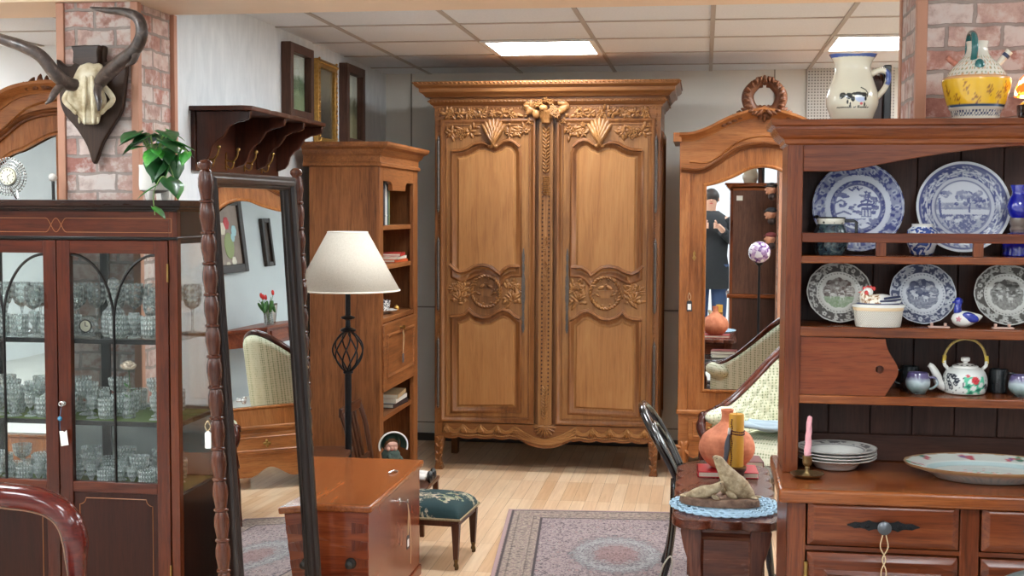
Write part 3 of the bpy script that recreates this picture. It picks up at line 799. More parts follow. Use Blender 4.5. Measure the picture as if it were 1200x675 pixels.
    # crest
    if arcs:   # low spray of dark carved leaves
        c = M(); dk = wood('crest_wood', S(78,42,24), S(116,68,42), S(146,94,62), 'Z', rough=.5); rr = random.Random(8)
        for i in range(34):
            x = -.16+.3*i/33; leaf(c, x, top[-1][1]+.015-.05*abs(x), rr.uniform(20,160), rr.uniform(.04,.075), .022, -.03+rr.uniform(-.012,.012), .009)
        c.build('crest', dk, A, smooth=60)
    elif crest:
        c = M(); z = top[-1][1]+.095
        dk = wood('crest_wood', S(90,48,28), S(130,78,48), S(160,104,70), 'Z', rough=.5)
        for s in (-1,1):
            p = smooth_path([(s*.01,-.02,z+.09),(s*.045,-.02,z+.085),(s*.085,-.02,z+.04),(s*.088,-.02,z-.01),(s*.06,-.02,z-.055),(s*.02,-.02,z-.06),(s*.004,-.02,z-.04)],6)
            c.tube(p, [.024+.010*math.sin(i/len(p)*pi) for i in range(len(p))], 8)
            for i in range(12):
                q = p[i*3]; a = math.degrees(math.atan2(q[2]-z, q[0])); leaf(c, q[0]*.9, q[2]-.003, a+25*s, .04, .02, -.058, .012)
            for i in range(6): leaf(c, s*(.06+.028*i), top[-1][1]+.016-.012*i, 90-s*(65+4*i), .075-.006*i, .026, -.03, .01)
            for i in range(4): leaf(c, s*(.09+.03*i), top[-1][1]+.01-.012*i, 90-s*(10+14*i), .05-.006*i, .022, -.03, .01)
        c.ell((0,-.03,z+.1), (.018,.014,.024), 8, 6); leaf(c,0,z+.105,90,.03,.02,-.03,.01); leaf(c,-.02,z+.1,120,.03,.016,-.03,.01); leaf(c,.02,z+.1,60,.03,.016,-.03,.01)
        c.ell((0,-.032,z-.055), (.02,.016,.026), 10, 7)
        for i in range(7): leaf(c, 0, z-.06, 180+30*i, .065-.006*abs(3-i), .028, -.028, .012)
        c.ell((0,-.045,z-.085), .014, 8, 6)
        c.build('crest', dk, A, smooth=60)
    return A
def arc3(c, r, a0=180, a1=360, n=10): return [(c[0]+r*math.cos(R(a0+(a1-a0)*i/n)), c[1], c[2]+r*math.sin(R(a0+(a1-a0)*i/n))) for i in range(n+1)]
ma = build_mirror_armoire('mirror_armoire', 'light brown arched armoire with a mirrored door, beside the tall carved armoire', 7.30, .318, -.132)

def tag_card(parent_loc, name='price_tag', label=None, size=(.02,.035), col=None, group=None): pass

# ================================================================ bookcase against the left wall
def bookcase_wood(ax): return wood('bookcase_pine', S(104,58,28), S(148,90,48), S(176,114,66), ax, rough=.45, coat=.1, fig=1.3, gs=.8)
def build_bookcase():
    y0, y1, xf, xb, zt = 6.30, 7.17, -1.615, -1.975, 1.80
    A = thing('bookcase', 'tall brown open bookcase with a drop front against the white wall', 'bookcase', ((xf+xb)/2, (y0+y1)/2, 0))
    w = bookcase_wood
    wb(M().box(xb, xf-.02, y0, y0+.022, 0, zt), 'side_panel', w('Z'), A, smooth=0)
    wb(M().box(xb, xf-.02, y1-.022, y1, 0, zt), 'side_panel', w('Z'), A, smooth=0)
    wb(M().box(xb, xb+.012, y0+.022, y1-.022, .08, zt), 'back_panel', w('Z'), A, smooth=0)
    # face frame with shaped head
    for a, b in ((y0, y0+.075), (y1-.105, y1)): wb(M().box(xf-.02, xf+.004, a, b, 0, zt), 'stile', w('Z'), A, bevel=.002)
    ya, yb = y0+.075, y1-.105
    prof = [(yb,1.70),(yb,zt),(ya,zt),(ya,1.665),(ya+.05,1.665),(ya+.09,1.672),(ya+.16,1.668),(ya+.2,1.63),(ya+.4,1.63),(ya+.44,1.672),(ya+.56,1.68)]
    prof = [(ya,zt),(ya,1.655),(ya+.16,1.655),(ya+.19,1.64),(ya+.2,1.61),(yb-.2,1.61),(yb-.19,1.64),(yb-.16,1.655),(yb,1.655),(yb,zt)]
    wb(M().prism([(a,b) for a,b in prof], xf-.02, xf+.004, 'YZ'), 'head_rail', w('Y'), A, bevel=.002)
    for z in (1.405, 1.2, .93, .415): wb(M().box(xb+.012, xf-(.0 if z in (.93,) else .012), y0+.022, y1-.022, z, z+.024), 'shelf', w('Y'), A, bevel=.002)
    wb(M().box(xb+.012, xf-.02, y0+.022, y1-.022, .06, .084), 'bottom_board', w('Y'), A)
    # drop front
    d = wb(M().box(xf-.012, xf+.014, ya-.03, yb+.02, .58, .925), 'drop_front', w('Y'), A, bevel=.003)
    r = [(ya+.04,.65),(yb-.05,.65),(yb-.05,.86),(ya+.04,.86)]
    wb(M().sweep(r, [(-.012,0),(-.008,.006),(0,.008),(.008,.003),(.014,-.001)], 'YZ', True, xf+.013, 1), 'panel_moulding', w('Y'), d)
    q = wb(M().lathe([(.0,.0),(.008,.0),(.006,.012),(.013,.02),(.013,.026),(0,.03)], (xf+.014, (ya+yb)/2-.02, .885), 12, 'X'), 'knob', plain('brass_knob', S(150,120,70), .3, .9), d)
    wb(M().box(xf-.05, xf+.01, y0-.004, y1+.004, 0, .08), 'plinth', w('Y'), A, bevel=.004)
    # stepped cornice on three sides
    rows = []; m = M(); vs = []; fs = []
    for o, z in [(0,zt-.075),(.012,zt-.07),(.012,zt-.055),(.004,zt-.05),(.004,zt-.02),(.02,zt-.005),(.028,zt+.012),(.05,zt+.024),(.056,zt+.036),(.056,zt+.048)]:
        vs += [(xb-.03,y0-o,z),(xf+.004+o,y0-o,z),(xf+.004+o,y1+o,z),(xb-.03,y1+o,z)]
    k = len(vs)//4
    for i in range(k-1):
        for j in range(3): fs.append((i*4+j,i*4+j+1,i*4+j+5,i*4+j+4))
        fs.append((i*4+3,i*4,i*4+4,i*4+7))
    fs += [(0,1,2,3)[::-1], tuple((k-1)*4+j for j in range(4))]
    wb(m.raw(vs, fs), 'cornice', w('Y'), A, smooth=25)
    # contents
    cols = [(30,30,34,'black'),(62,64,70,'dark grey'),(205,205,200,'white'),(58,84,96,'blue grey'),(96,110,70,'olive green')]
    y = 6.49
    for i, (r_,g_,b_,nm) in enumerate(cols):
        th = .026+.004*(i%3); hh = .225+.012*((i*7)%3)
        bk(f'{nm} upright book on the top shelf of the open bookcase', (xf-.104, y, 1.430), (xf-.105+.0, y), th, hh, .15, S(r_,g_,b_), group='upright books in the open bookcase')
        y += th+.003
    z = 1.225
    for i, (c, nm) in enumerate(((S(196,88,44),'orange'),(S(214,206,192),'cream'),(S(170,40,34),'red'))):
        flatbook(f'{nm} thin book lying on the second shelf of the open bookcase' , ((xf-.11), yb-.16+.01*i, z), .17, .22, .016, c, R(6*i-5), 'flat books on the second shelf'); z += .0165
    z = .440
    for i, (c, nm) in enumerate(((S(52,40,40),'dark'),(S(214,210,200),'white'),(S(190,160,120),'tan'))):
        flatbook(f'{nm} book lying flat in a pile on the low shelf of the open bookcase', (xf-.11, yb-.2+.008*i, z), .18, .26, .024, c, R(4*i-4), 'flat books on the low shelf'); z += .0245
    # little twisted candlestick, cup and saucer, gilt bauble
    m = M().lathe([(0,0),(.028,0),(.026,.006),(.01,.012),(.006,.02)], (0,0,0), 14)
    m.tube([(.006*math.cos(i*.9),.006*math.sin(i*.9),.02+.006*i) for i in range(18)], .005, 6); m.lathe([(.007,.125),(.014,.132),(.012,.15),(.0,.15)], (0,0,0), 12)
    o = m.build('candlestick', plain('dark_pewter', S(60,58,56), .4, .8)); o.location = (xf-.06, 6.57, 1.225); tag(o, 'small dark twisted candlestick on the second shelf of the open bookcase', 'candlestick')
    t = thing('teacup', 'white teacup with dark pattern on a saucer behind the lampshade', 'cup', (xf-.085, 6.71, .9555))
    ch = plain('white_china', S(222,220,214), .2, 0, .02, 20, coat=.4)
    M().lathe([(0,.008),(.03,.0),(.034,.004),(.05,.01),(.078,.018),(.08,.021),(.05,.014),(0,.011)], (0,0,0), 28).build('saucer', ch, t)
    cu = M().lathe([(.0,.013),(.022,.012),(.024,.018),(.038,.034),(.043,.062),(.045,.072),(.042,.072),(.04,.06),(.034,.036),(.0,.02)], (0,0,0), 28); cu.tube([(0,.042,.06),(0,.062,.062),(0,.066,.045),(0,.05,.03),(0,.036,.03)], .0035, 6)
    o = cu.build('cup', patt('cup_pattern', S(226,224,218), S(84,84,92), 70, .53), t)
    o = M().ell((0,0,.016), .016, 14, 9).lathe([(.004,.03),(.004,.036),(0,.037)], (0,0,0), 8).build('bauble', plain('gilt', S(204,160,84), .3, .7)); o.location = (xf-.05, 6.88, .955); tag(o, 'small gilt bauble beside the white teacup in the bookcase', 'ornament')
    # string tag on the knob
    string_tag('grey paper price tag on string hanging from the bookcase knob', (xf+.03, (ya+yb)/2-.02, .885), .14, (.0, 1), S(70,74,82), .03, .05)
    return A
def patt(name, base, ink, scale, th):
    if name in _mats: return _mats[name]
    n = N(name); v = n.coord(); a = n.noise(v, scale, 3, .5, 1.5)
    c = n.ramp(a, [(th-.03, ink), (th+.02, base)]); _mats[name] = n.bsdf(c, .22, Coat_Weight=.4, Coat_Roughness=.06); return n.m
def bk(label, loc, _, th, h, d, col, group=None, name='book', rz=0):
    """upright book: spine towards +X, thickness along Y"""
    t = thing(name, label, 'book', loc, rz, group); c = plain('cover_%d_%d_%d' % tuple(int(x*255) for x in col[:3]), col, .5)
    m = M().box(-d*.5, d*.5, 0, .003, 0, h).box(-d*.5, d*.5, th-.003, th, 0, h).box(d*.5-.004, d*.5, 0, th, 0, h)
    for z in (h*.2, h*.8): m.box(d*.5-.001, d*.5+.0015, .001, th-.001, z-.004, z+.004)
    m.build('cover', c, t, bevel=.001); M().box(-d*.5+.003, d*.5-.004, .003, th-.003, .003, h-.003).build('pages', plain('paper', S(222,214,196), .8), t, smooth=0); return t
def flatbook(label, loc, w, l, th, col, rz=0, group=None):
    t = thing('book', label, 'book', loc, rz, group); c = plain('cover_%d_%d_%d' % tuple(int(x*255) for x in col[:3]), col, .45)
    M().box(-w/2, w/2, -l/2, l/2, 0, .003).box(-w/2, w/2, -l/2, l/2, th-.003, th).box(w/2-.004, w/2, -l/2, l/2, 0, th).build('cover', c, t, bevel=.001)
    M().box(-w/2+.004, w/2-.004, -l/2+.004, l/2-.004, .003, th-.003).build('pages', plain('paper', S(222,214,196), .8), t, smooth=0); return t
def string_tag(label, top, drop, face, col, w=.025, h=.045, name='price_tag', strcol=S(196,170,132), loops=2, white=None, yaw=0):
    t = thing(name, label, 'tag', top, yaw); m = M(); rr = random.Random(int(abs(top[0]*1000)))
    for k in range(loops):
        s = 1 if k else -1
        m.tube(smooth_path([(0,0,0),(.003,s*.006,-drop*.3),(.002,s*.008,-drop*.6),(.0,s*.001,-drop)],5), .0013, 5)
    m.build('hanging_string', plain('twine', strcol, .8), t)
    c = M().prism([(-w/2,-drop-h),(w/2,-drop-h),(w/2,-drop-.006),(w/2-.006,-drop),(-w/2+.006,-drop),(-w/2,-drop-.006)], -.001, .001, 'YZ')
    c.build('card', plain('tag_%d_%d' % (int(col[0]*255), int(col[2]*255)), col, .6), t, smooth=0)
    if white: M().box(-.0016, .0016, -w*.32, w*.32, -drop-h*.85, -drop-h*.3).build('label_paper', plain('tag_white', S(228,226,220), .6), t, smooth=0)
    return t
build_bookcase()

# ================================================================ coat shelf with brackets, and pictures on the white wall
def build_coat_shelf():
    xw, xf, y0, y1, z = -2.06, -1.80, 4.97, 6.04, 1.925
    dk = lambda ax: wood('dark_mahogany', S(44,22,15), S(72,36,24), S(104,54,36), ax, rough=.3, coat=.3)
    A = thing('coat_shelf', 'dark wood wall shelf with scrolled brackets and brass coat hooks', 'shelf', (xw, (y0+y1)/2, 1.66))
    edge = [(xw,y0),(xf-.03,y0),(xf,y0+.03)]
    for i in range(1, 24):
        edge.append((xf+.008*math.sin(i/24*pi*6)*0+(-.01 if i in (6,12,18) else 0), y0+.03+(y1-y0-.06)*i/24))
    edge += [(xf,y1-.03),(xf-.03,y1),(xw,y1)]
    wb(M().prism(edge, z-.02, z, 'XY'), 'top_board', dk('Y'), A, bevel=.004)
    wb(M().box(xw, xw+.02, y0+.02, y1-.02, 1.665, z-.02), 'back_board', dk('Y'), A, bevel=.003)
    for y in (y0+.03, (y0+y1)/2-.07, (y0+y1)/2+.2, y1-.05):
        p = [(xw+.02,z-.02),(xf-.012,z-.02),(xf-.016,z-.05),(xf-.04,z-.06),(xf-.07,z-.066),(xf-.1,z-.08),(xf-.115,z-.105),(xf-.13,z-.125),(xf-.155,z-.14),(xf-.175,z-.165),(xf-.185,z-.2),(xf-.2,z-.22),(xw+.02,z-.235)]
        wb(M().prism(p, y, y+.02), 'bracket', dk('Z'), A, bevel=.003)
    br = plain('aged_brass', S(150,118,66), .35, .9)
    for i in range(4):
        y = y0+.13+i*.225
        m = M(); x = xw+.02
        m.prism([(y+a*.012, 1.715+b*.035) for a,b in ((0,1.1),(.6,.7),(.4,.3),(1,0),(.4,-.3),(.6,-.8),(0,-1.1),(-.6,-.8),(-.4,-.3),(-1,0),(-.4,.3),(-.6,.7))], x, x+.004, 'YZ')
        m.tube(smooth_path([(x,y,1.72),(x+.03,y,1.715),(x+.05,y,1.735),(x+.055,y,1.76)],4), .004, 6); m.ell((x+.056,y,1.765), .009, 8, 6)
        m.tube(smooth_path([(x,y,1.7),(x+.018,y,1.685),(x+.03,y,1.69),(x+.034,y,1.705)],4), .0035, 6); m.ell((x+.034,y,1.708), .006, 8, 6)
        wb(m, 'coat_hook', br, A)
build_coat_shelf()
def painting(name, label, y0, y1, z0, z1, depth, fw, fmat, pmat, inner=None, gilt=False):
    xw = -2.058
    A = thing(name, label, 'picture', (xw, (y0+y1)/2, z0)); m = M()
    for a in ((y0,y0+fw,z0,z1),(y1-fw,y1,z0,z1),(y0+fw,y1-fw,z0,z0+fw),(y0+fw,y1-fw,z1-fw,z1)): m.box(xw, xw+depth, a[0], a[1], a[2], a[3])
    if gilt:
        for (a,b,c,d) in ((y0,z0,y1,z0),(y0,z1,y1,z1),(y0,z0,y0,z1),(y1,z0,y1,z1)):
            n_ = 18
            for i in range(n_+1): m.ell((xw+depth, a+(c-a)*i/n_+ (fw*.4 if a==c==y0 else -fw*.4 if a==c else 0), b+(d-b)*i/n_+(fw*.4 if b==d==z0 else -fw*.4 if b==d else 0)), .008, 6, 4)
    wb(m, 'frame', fmat, A, bevel=.003)
    wb(M().box(xw, xw+.012, y0+fw, y1-fw, z0+fw, z1-fw), 'canvas', pmat, A, smooth=0)
    wb(M().box(xw+.016, xw+.018, y0+fw, y1-fw, z0+fw, z1-fw), 'glass', thin_glass('picture_glass', refl=.25), A, smooth=0)
    return A
def landscape_mat(name, sky, ground, tree):
    n = N(name); t = n.n('TexCoord'); sp = n.n('SeparateXYZ'); n.l(t.outputs['Generated'], sp.inputs[0])
    nz = n.noise(t.outputs['Object'], 14, 5); z = n.math('ADD', sp.outputs[2], n.math('MULTIPLY', n.math('SUBTRACT', nz, .5), .5))
    c = n.ramp(z, [(.3, ground), (.42, tree), (.55, tree), (.66, sky)]); return n.bsdf(c, .6)
wal = lambda ax: wood('walnut_box_frame', S(58,34,24), S(88,56,42), S(112,76,58), ax, rough=.45, coat=.1)
painting('framed_picture', 'deep walnut box frame nearest the coat shelf on the white wall', 6.12, 6.50, 1.96, 2.33, .05, .045, wal('Z'), landscape_mat('picture_a', S(214,218,210), S(140,156,120), S(96,118,84)))
painting('gilt_picture', 'dark picture in a beaded gilt frame between two box frames', 6.64, 7.0, 1.85, 2.31, .03, .045, plain('gilt_frame', S(170,128,64), .35, .7, .25, 60), landscape_mat('picture_b', S(120,108,92), S(54,44,36), S(70,58,46)), gilt=True)
painting('framed_picture', 'deep walnut box frame farthest along the white wall', 7.13, 7.52, 1.87, 2.34, .05, .05, wal('Z'), landscape_mat('picture_c', S(216,214,202), S(160,154,120), S(126,124,98)))

_t = P(808, 343, Y=7.28)
t = string_tag('white edged black tag hanging on the mirror door of the light brown armoire', (_t.x, 7.279, _t.z), .045, None, S(40,40,44), .03, .06, white=True, yaw=-pi/2)
# ================================================================ glass fronted display cabinet
def mahog(ax): return wood('inlaid_mahogany', S(58,20,9), S(98,39,19), S(134,64,34), ax, rough=.3, coat=.35, gs=.9)
INL = plain('boxwood_inlay', S(150,96,52), .4)
BLK = wood('ebonised', S(14,10,9), S(24,18,16), S(36,28,24), 'Z', rough=.3, coat=.4)
GLASS = thin_glass('cabinet_glass', tint=(.97,.985,.98,1), refl=.55)
def build_cabinet():
    yf = 4.0; y1 = 4.36; xr = P(209, 400, Y=yf).x; xc = P(68, 400, Y=yf).x; hw = xr-xc
    A = thing('display_cabinet', 'dark inlaid mahogany display cabinet with arched glazed doors full of glassware', 'cabinet', (xc, yf, 0))
    d = y1-yf; zt = 1.50
    w = mahog
    z_base, z_sh = .56, (.80, 1.075)
    # posts
    for sx in (-1,1):
        M().box(min(sx*hw, sx*(hw-.03)), max(sx*hw, sx*(hw-.03)), 0, .03, .06, zt).build('front_post', wood('post_mahogany', S(70,28,13), S(118,54,27), S(150,78,44), 'Z', rough=.3, coat=.35), A, bevel=.002)
        M().box(min(sx*hw, sx*(hw-.02)), max(sx*hw, sx*(hw-.02)), d-.02, d, .06, zt).build('rear_post', BLK, A, bevel=.002)
    for sx in (-1,1):
        M().box(sx*hw-.012*(sx>0), sx*hw+.012*(sx<0), .03, d-.02, .06, z_base).build('side_panel', BLK, A, smooth=0)
        M().box(sx*hw-.012*(sx>0), sx*hw+.012*(sx<0), .03, d-.02, 1.395, zt).build('side_rail', BLK, A, smooth=0)
        M().box(sx*hw-.008*(sx>0), sx*hw+.004*(sx<0), .03, d-.02, z_base, 1.395).build('side_glass', GLASS, A, smooth=0)
    M().box(-hw+.02, hw-.02, d-.006, d-.002, z_base, 1.395).build('back_glass', GLASS, A, smooth=0)
    m = M().box(-hw+.02, hw-.02, d-.02, d, 1.395, zt).box(-hw+.02, hw-.02, d-.012, d, .06, z_base); m.build('back_rail', BLK, A, smooth=0)
    M().box(-.016, .016, d-.02, d-.008, z_base, 1.395).build('back_stile', BLK, A, smooth=0)
    fr = M().box(-hw+.03, hw-.03, .0, .028, 1.418, zt).build('frieze', w('X'), A, smooth=0)
    m = M()   # inlay lines and interlaced lozenge
    for z in (1.432, 1.478): m.box(-hw+.02, -.035, -.0012, .001, z-.001, z+.001).box(.035, hw-.02, -.0012, .001, z-.001, z+.001)
    for s in (-1,1):
        m.box(s*(hw-.02)-.001, s*(hw-.02)+.001, -.0012, .001, 1.432, 1.478)
        m.tube([(-.036+.072*i/16, -.0005, 1.455+s*.023*math.cos(i/16*pi*2)*-1) for i in range(17)], .0012, 4)
    m.build('inlay', INL, fr, smooth=0)
    M().box(-hw-.004, hw+.004, -.008, d+.004, 1.408, 1.418).build('bead', BLK, A, bevel=.002)
    # top board in two steps
    m = M().box(-hw-.004, hw+.004, -.008, d+.004, zt, zt+.008).box(-hw-.02, hw+.02, -.028, d+.01, zt+.008, zt+.016).box(-hw-.026, hw+.026, -.034, d+.012, zt+.018, zt+.038)
    m.box(-hw-.02, hw+.02, -.028, d+.01, zt+.016, zt+.018); m.build('top', wood('cabinet_top', S(34,20,16), S(54,30,22), S(78,46,32), 'X', rough=.22, coat=.4), A, bevel=.002)
    # shelves covered with green baize, base board
    BZ = plain('green_baize', S(96,116,56), .9, nz=.15, scale=30)
    for z in (z_base,)+z_sh:
        if z == z_sh[1]:
            b = M().box(-hw+.014, hw-.014, .03, .046, z-.016, z).box(-hw+.014, hw-.014, d-.034, d-.022, z-.016, z).build('shelf', BLK, A, bevel=.002)
            M().box(-hw+.02, hw-.02, .046, d-.034, z-.006, z).build('shelf_pane', thin_glass('shelf_glass', tint=(.95,.97,.96,1), refl=.6), b, smooth=0); continue
        b = M().box(-hw+.014, hw-.014, .03, d-.022, z-.016, z).build('shelf', BLK, A, bevel=.002)
        M().box(-hw+.02, hw-.02, .036, d-.026, z, z+.0012).build('shelf_lining', BZ if z != z_sh[1] else thin_glass('shelf_glass', tint=(.9,.93,.92,1)), b, smooth=0)
    # two doors
    for s in (-1,1):
        xo, xi = s*(hw-.032), s*.002; a, b = min(xo,xi), max(xo,xi)
        D = thing_part('door', A)
        zb_, zt_ = .12, 1.405; st = .05
        m = M().box(a, a+st*.9, -.004, .022, zb_, zt_).box(b-st*.9, b, -.004, .022, zb_, zt_); 
        m.build('stile', w('Z'), D, bevel=.002)
        ga, gb = a+st*.9, b-st*.9
        for z0, z1, nm in ((1.362, zt_, 'top_rail'), (.565, .60, 'lock_rail'), (zb_, .17, 'bottom_rail')): M().box(ga, gb, -.003, .021, z0, z1).build(nm, w('X'), D, bevel=.002)
        pn = M().box(ga, gb, .004, .016, .17, .565).build('lower_panel', wood('panel_mahogany', S(48,18,10), S(72,28,16), S(94,42,24), 'Z', rough=.42, coat=.05), D, smooth=0)
        # stringing with scooped corners
        q = [(ga+.02,.19),(gb-.02,.19),(gb-.02,.545),(ga+.02,.545)]; r = .022; path = []
        for i,(cx,cz) in enumerate(q):
            for t in range(7):
                an = [(90,0),(180,90),(270,180),(360,270)][i]; an_ = R(an[0]+(an[1]-an[0])*t/6)
                path.append((cx+r*math.cos(an_), .003, cz+r*math.sin(an_)))
        M().tube(path, .0013, 4, closed=True).build('inlay', INL, pn, smooth=0)
        M().box(ga, gb, .008, .011, .60, 1.362).build('glass', GLASS, D, smooth=0)
        # gothic glazing bars: central bar splits into two pointed arches
        gm = (ga+gb)/2; zs = 1.13; g = M()
        R_ = dict(r=.0042, n=6)
        g.tube([(gm,.006,.60),(gm,.006,zs)], .005, 6)
        for dd, xe in ((-1, ga), (1, gb)):
            g.tube([(gm+dd*(abs(xe-gm))*(1-math.cos(R(90*i/14))), .006, zs+(1.358-zs)*math.sin(R(90*i/14))) for i in range(15)], .005, 6)
        g.build('glazing_bar', BLK, D)
        # far side shows through the back: matching arches
        if s < 0:
            pass
        h = M().box(xi-s*.03-.004, xi-s*.03+.004, -.006, -.002, .86, .9); h.ell((xi-s*.03,-.006,.895),.006,8,6)
        if s > 0:
            h = M().lathe([(0,-.002),(.008,-.002),(.008,.001),(0,.001)], (xi+.018,-.004,.862), 10, 'Y')
            h.tube([(xi+.018,-.01,.862),(xi+.018,-.02,.862)], .003, 6); h.tube([(xi+.018+.009*math.cos(t*pi/5), -.024, .862+.007*math.sin(t*pi/5)) for t in range(10)], .0022, 5, closed=True)
            h.build('key', plain('steel_key', S(190,188,184), .25, .9), D)
        if s > 0:
            for z in (1.3, .3): M().lathe([(.004,-.03),(.004,.03)], (xo, -.005, z), 8).build('hinge', plain('brass_knob', S(150,120,70), .3, .9), D)
    M().box(-hw, hw, -.004, d, .0, .12).build('plinth', BLK, A, bevel=.003)
    return A, xc, yf, hw, d, z_base, z_sh
def thing_part(name, parent):
    o = bpy.data.objects.new(name, None); COL.objects.link(o); o.parent = parent; o.empty_display_size = .05; return o
CAB, cx_, cy_, chw, cd_, czb, czs = build_cabinet()

# ---------------------------------------------------------------- glassware, one mesh of each kind copied about the shelves
GW = thin_glass('cut_glass', tint=(.93,.96,.95,1), refl=1.6, rough=.06, bump=(160,.9), milk=.42, milkc=(.95,.99,.98,1), sparkle_cuts=9)
GWP = thin_glass('plain_glassware', tint=(.95,.97,.96,1), refl=1.8, rough=.03, milk=.24, milkc=(.95,.99,.98,1), sparkle_cuts=5)
def fac(prof, n, c=None): return M().lathe(prof, (0,0,0), n, cap=False)
KINDS = {
 'wine_glass': (fac([(0,.002),(.032,.0),(.03,.004),(.006,.008),(.004,.02),(.0038,.07),(.006,.082),(.024,.095),(.032,.115),(.034,.14),(.031,.17),(.0295,.17),(.032,.14),(.03,.116),(.022,.098),(0,.09)], 16), GWP, .034),
 'goblet': (fac([(0,.002),(.034,.0),(.032,.004),(.012,.01),(.006,.02),(.009,.035),(.005,.055),(.014,.066),(.034,.08),(.042,.105),(.044,.13),(.0425,.13),(.04,.106),(.03,.082),(0,.072)], 12), GW, .044),
 'flute': (fac([(0,.002),(.026,.0),(.024,.003),(.005,.008),(.0035,.06),(.008,.075),(.02,.11),(.023,.16),(.021,.19),(.02,.19),(.021,.16),(.018,.11),(0,.078)], 14), GWP, .026),
 'tumbler': (fac([(0,.001),(.03,.0),(.034,.01),(.036,.05),(.037,.085),(.0355,.085),(.034,.05),(.031,.014),(0,.01)], 10), GW, .037),
 'sherry_glass': (fac([(0,.002),(.025,.0),(.022,.004),(.005,.008),(.004,.03),(.01,.042),(.02,.06),(.022,.085),(.021,.1),(.02,.1),(.02,.084),(.018,.061),(0,.046)], 12), GW, .026),
 'cut_bowl': (fac([(0,.003),(.035,.0),(.04,.006),(.055,.03),(.07,.065),(.074,.075),(.071,.075),(.064,.06),(.05,.03),(.034,.012),(0,.012)], 14), GW, .074),
 'decanter': (fac([(0,.002),(.045,.0),(.05,.01),(.052,.07),(.046,.1),(.02,.13),(.014,.15),(.016,.18),(.022,.186),(.02,.19),(.012,.186),(.011,.15),(.016,.132),(.042,.1),(.047,.07),(.044,.012),(0,.01)], 12).lathe([(.0,.186),(.01,.188),(.012,.2),(.024,.215),(.02,.24),(0,.25)], (0,0,0), 8, cap=False), GW, .053),
}
LBL = {'wine_glass': 'plain stemmed wine glass', 'goblet': 'cut glass goblet', 'flute': 'slim flute glass', 'tumbler': 'straight cut tumbler', 'sherry_glass': 'small sherry glass', 'cut_bowl': 'wide cut bowl', 'decanter': 'stoppered decanter'}
ORD = 'first second third fourth fifth sixth seventh eighth ninth tenth eleventh twelfth thirteenth fourteenth fifteenth sixteenth seventeenth eighteenth nineteenth twentieth'.split()
SHN = {0: 'bottom', 1: 'middle', 2: 'top'}
_first = {}
def put_glass(kind, x, y, z, lvl, s, k, row):
    m, mat, r = KINDS[kind]
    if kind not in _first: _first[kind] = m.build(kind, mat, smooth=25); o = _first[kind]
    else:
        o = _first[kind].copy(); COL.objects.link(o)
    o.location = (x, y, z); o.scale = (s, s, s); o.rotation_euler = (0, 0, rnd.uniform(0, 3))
    o['label'] = '%s, %s from right in the %s row on the cabinet %s shelf' % (LBL[kind], ORD[k], row, SHN[lvl]); o['category'] = 'glass' if kind not in ('cut_bowl','decanter') else ('bowl' if kind == 'cut_bowl' else 'decanter')
    o['group'] = {'wine_glass':'plain wine glasses','goblet':'cut goblets','flute':'flute glasses','tumbler':'cut tumblers','sherry_glass':'sherry glasses','cut_bowl':'cut glass bowls','decanter':'decanters'}[kind]+' on the '+SHN[lvl]+' shelf'
SHELF_USED = []
def free(x, y, r, lvl):
    for a, b, q, l in SHELF_USED:
        if l == lvl and (a-x)**2+(b-y)**2 < (q+r+.001)**2: return False
    return True
def fill(lvl, z, rows):
    """rows: (depth, list of kinds cycled, scale)"""
    for (yy, kinds, sc), row in zip(rows, ('back', 'third', 'second', 'front')):
        x = -chw+.03; i = 0; got = []
        while True:
            k = kinds[i % len(kinds)]; r = KINDS[k][2]*sc
            x += r
            if x+r > chw-.028: break
            if free(x, yy, r, lvl): SHELF_USED.append((x, yy, r, lvl)); got.append((k, x))
            x += r+.003; i += 1
        for q, (k, x) in enumerate(got[::-1]): put_glass(k, cx_+x, cy_+yy, z+.0018, lvl, sc, q, row)
SHELF_USED.append((.20, .10, .03, 1)); SHELF_USED.append((.275, .22, .03, 1)); SHELF_USED.append((.055, .095, .036, 2))
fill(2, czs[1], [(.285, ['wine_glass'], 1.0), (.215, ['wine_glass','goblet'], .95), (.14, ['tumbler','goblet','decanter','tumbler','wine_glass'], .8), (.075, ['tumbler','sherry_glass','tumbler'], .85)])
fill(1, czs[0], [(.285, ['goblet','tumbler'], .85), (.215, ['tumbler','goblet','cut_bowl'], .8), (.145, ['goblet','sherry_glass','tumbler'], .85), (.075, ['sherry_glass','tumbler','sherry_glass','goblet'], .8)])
fill(0, czb, [(.285, ['tumbler','goblet'], .78), (.215, ['tumbler','sherry_glass','cut_bowl'], .75), (.145, ['sherry_glass','goblet','tumbler'], .78), (.075, ['sherry_glass','tumbler','sherry_glass'], .78)])
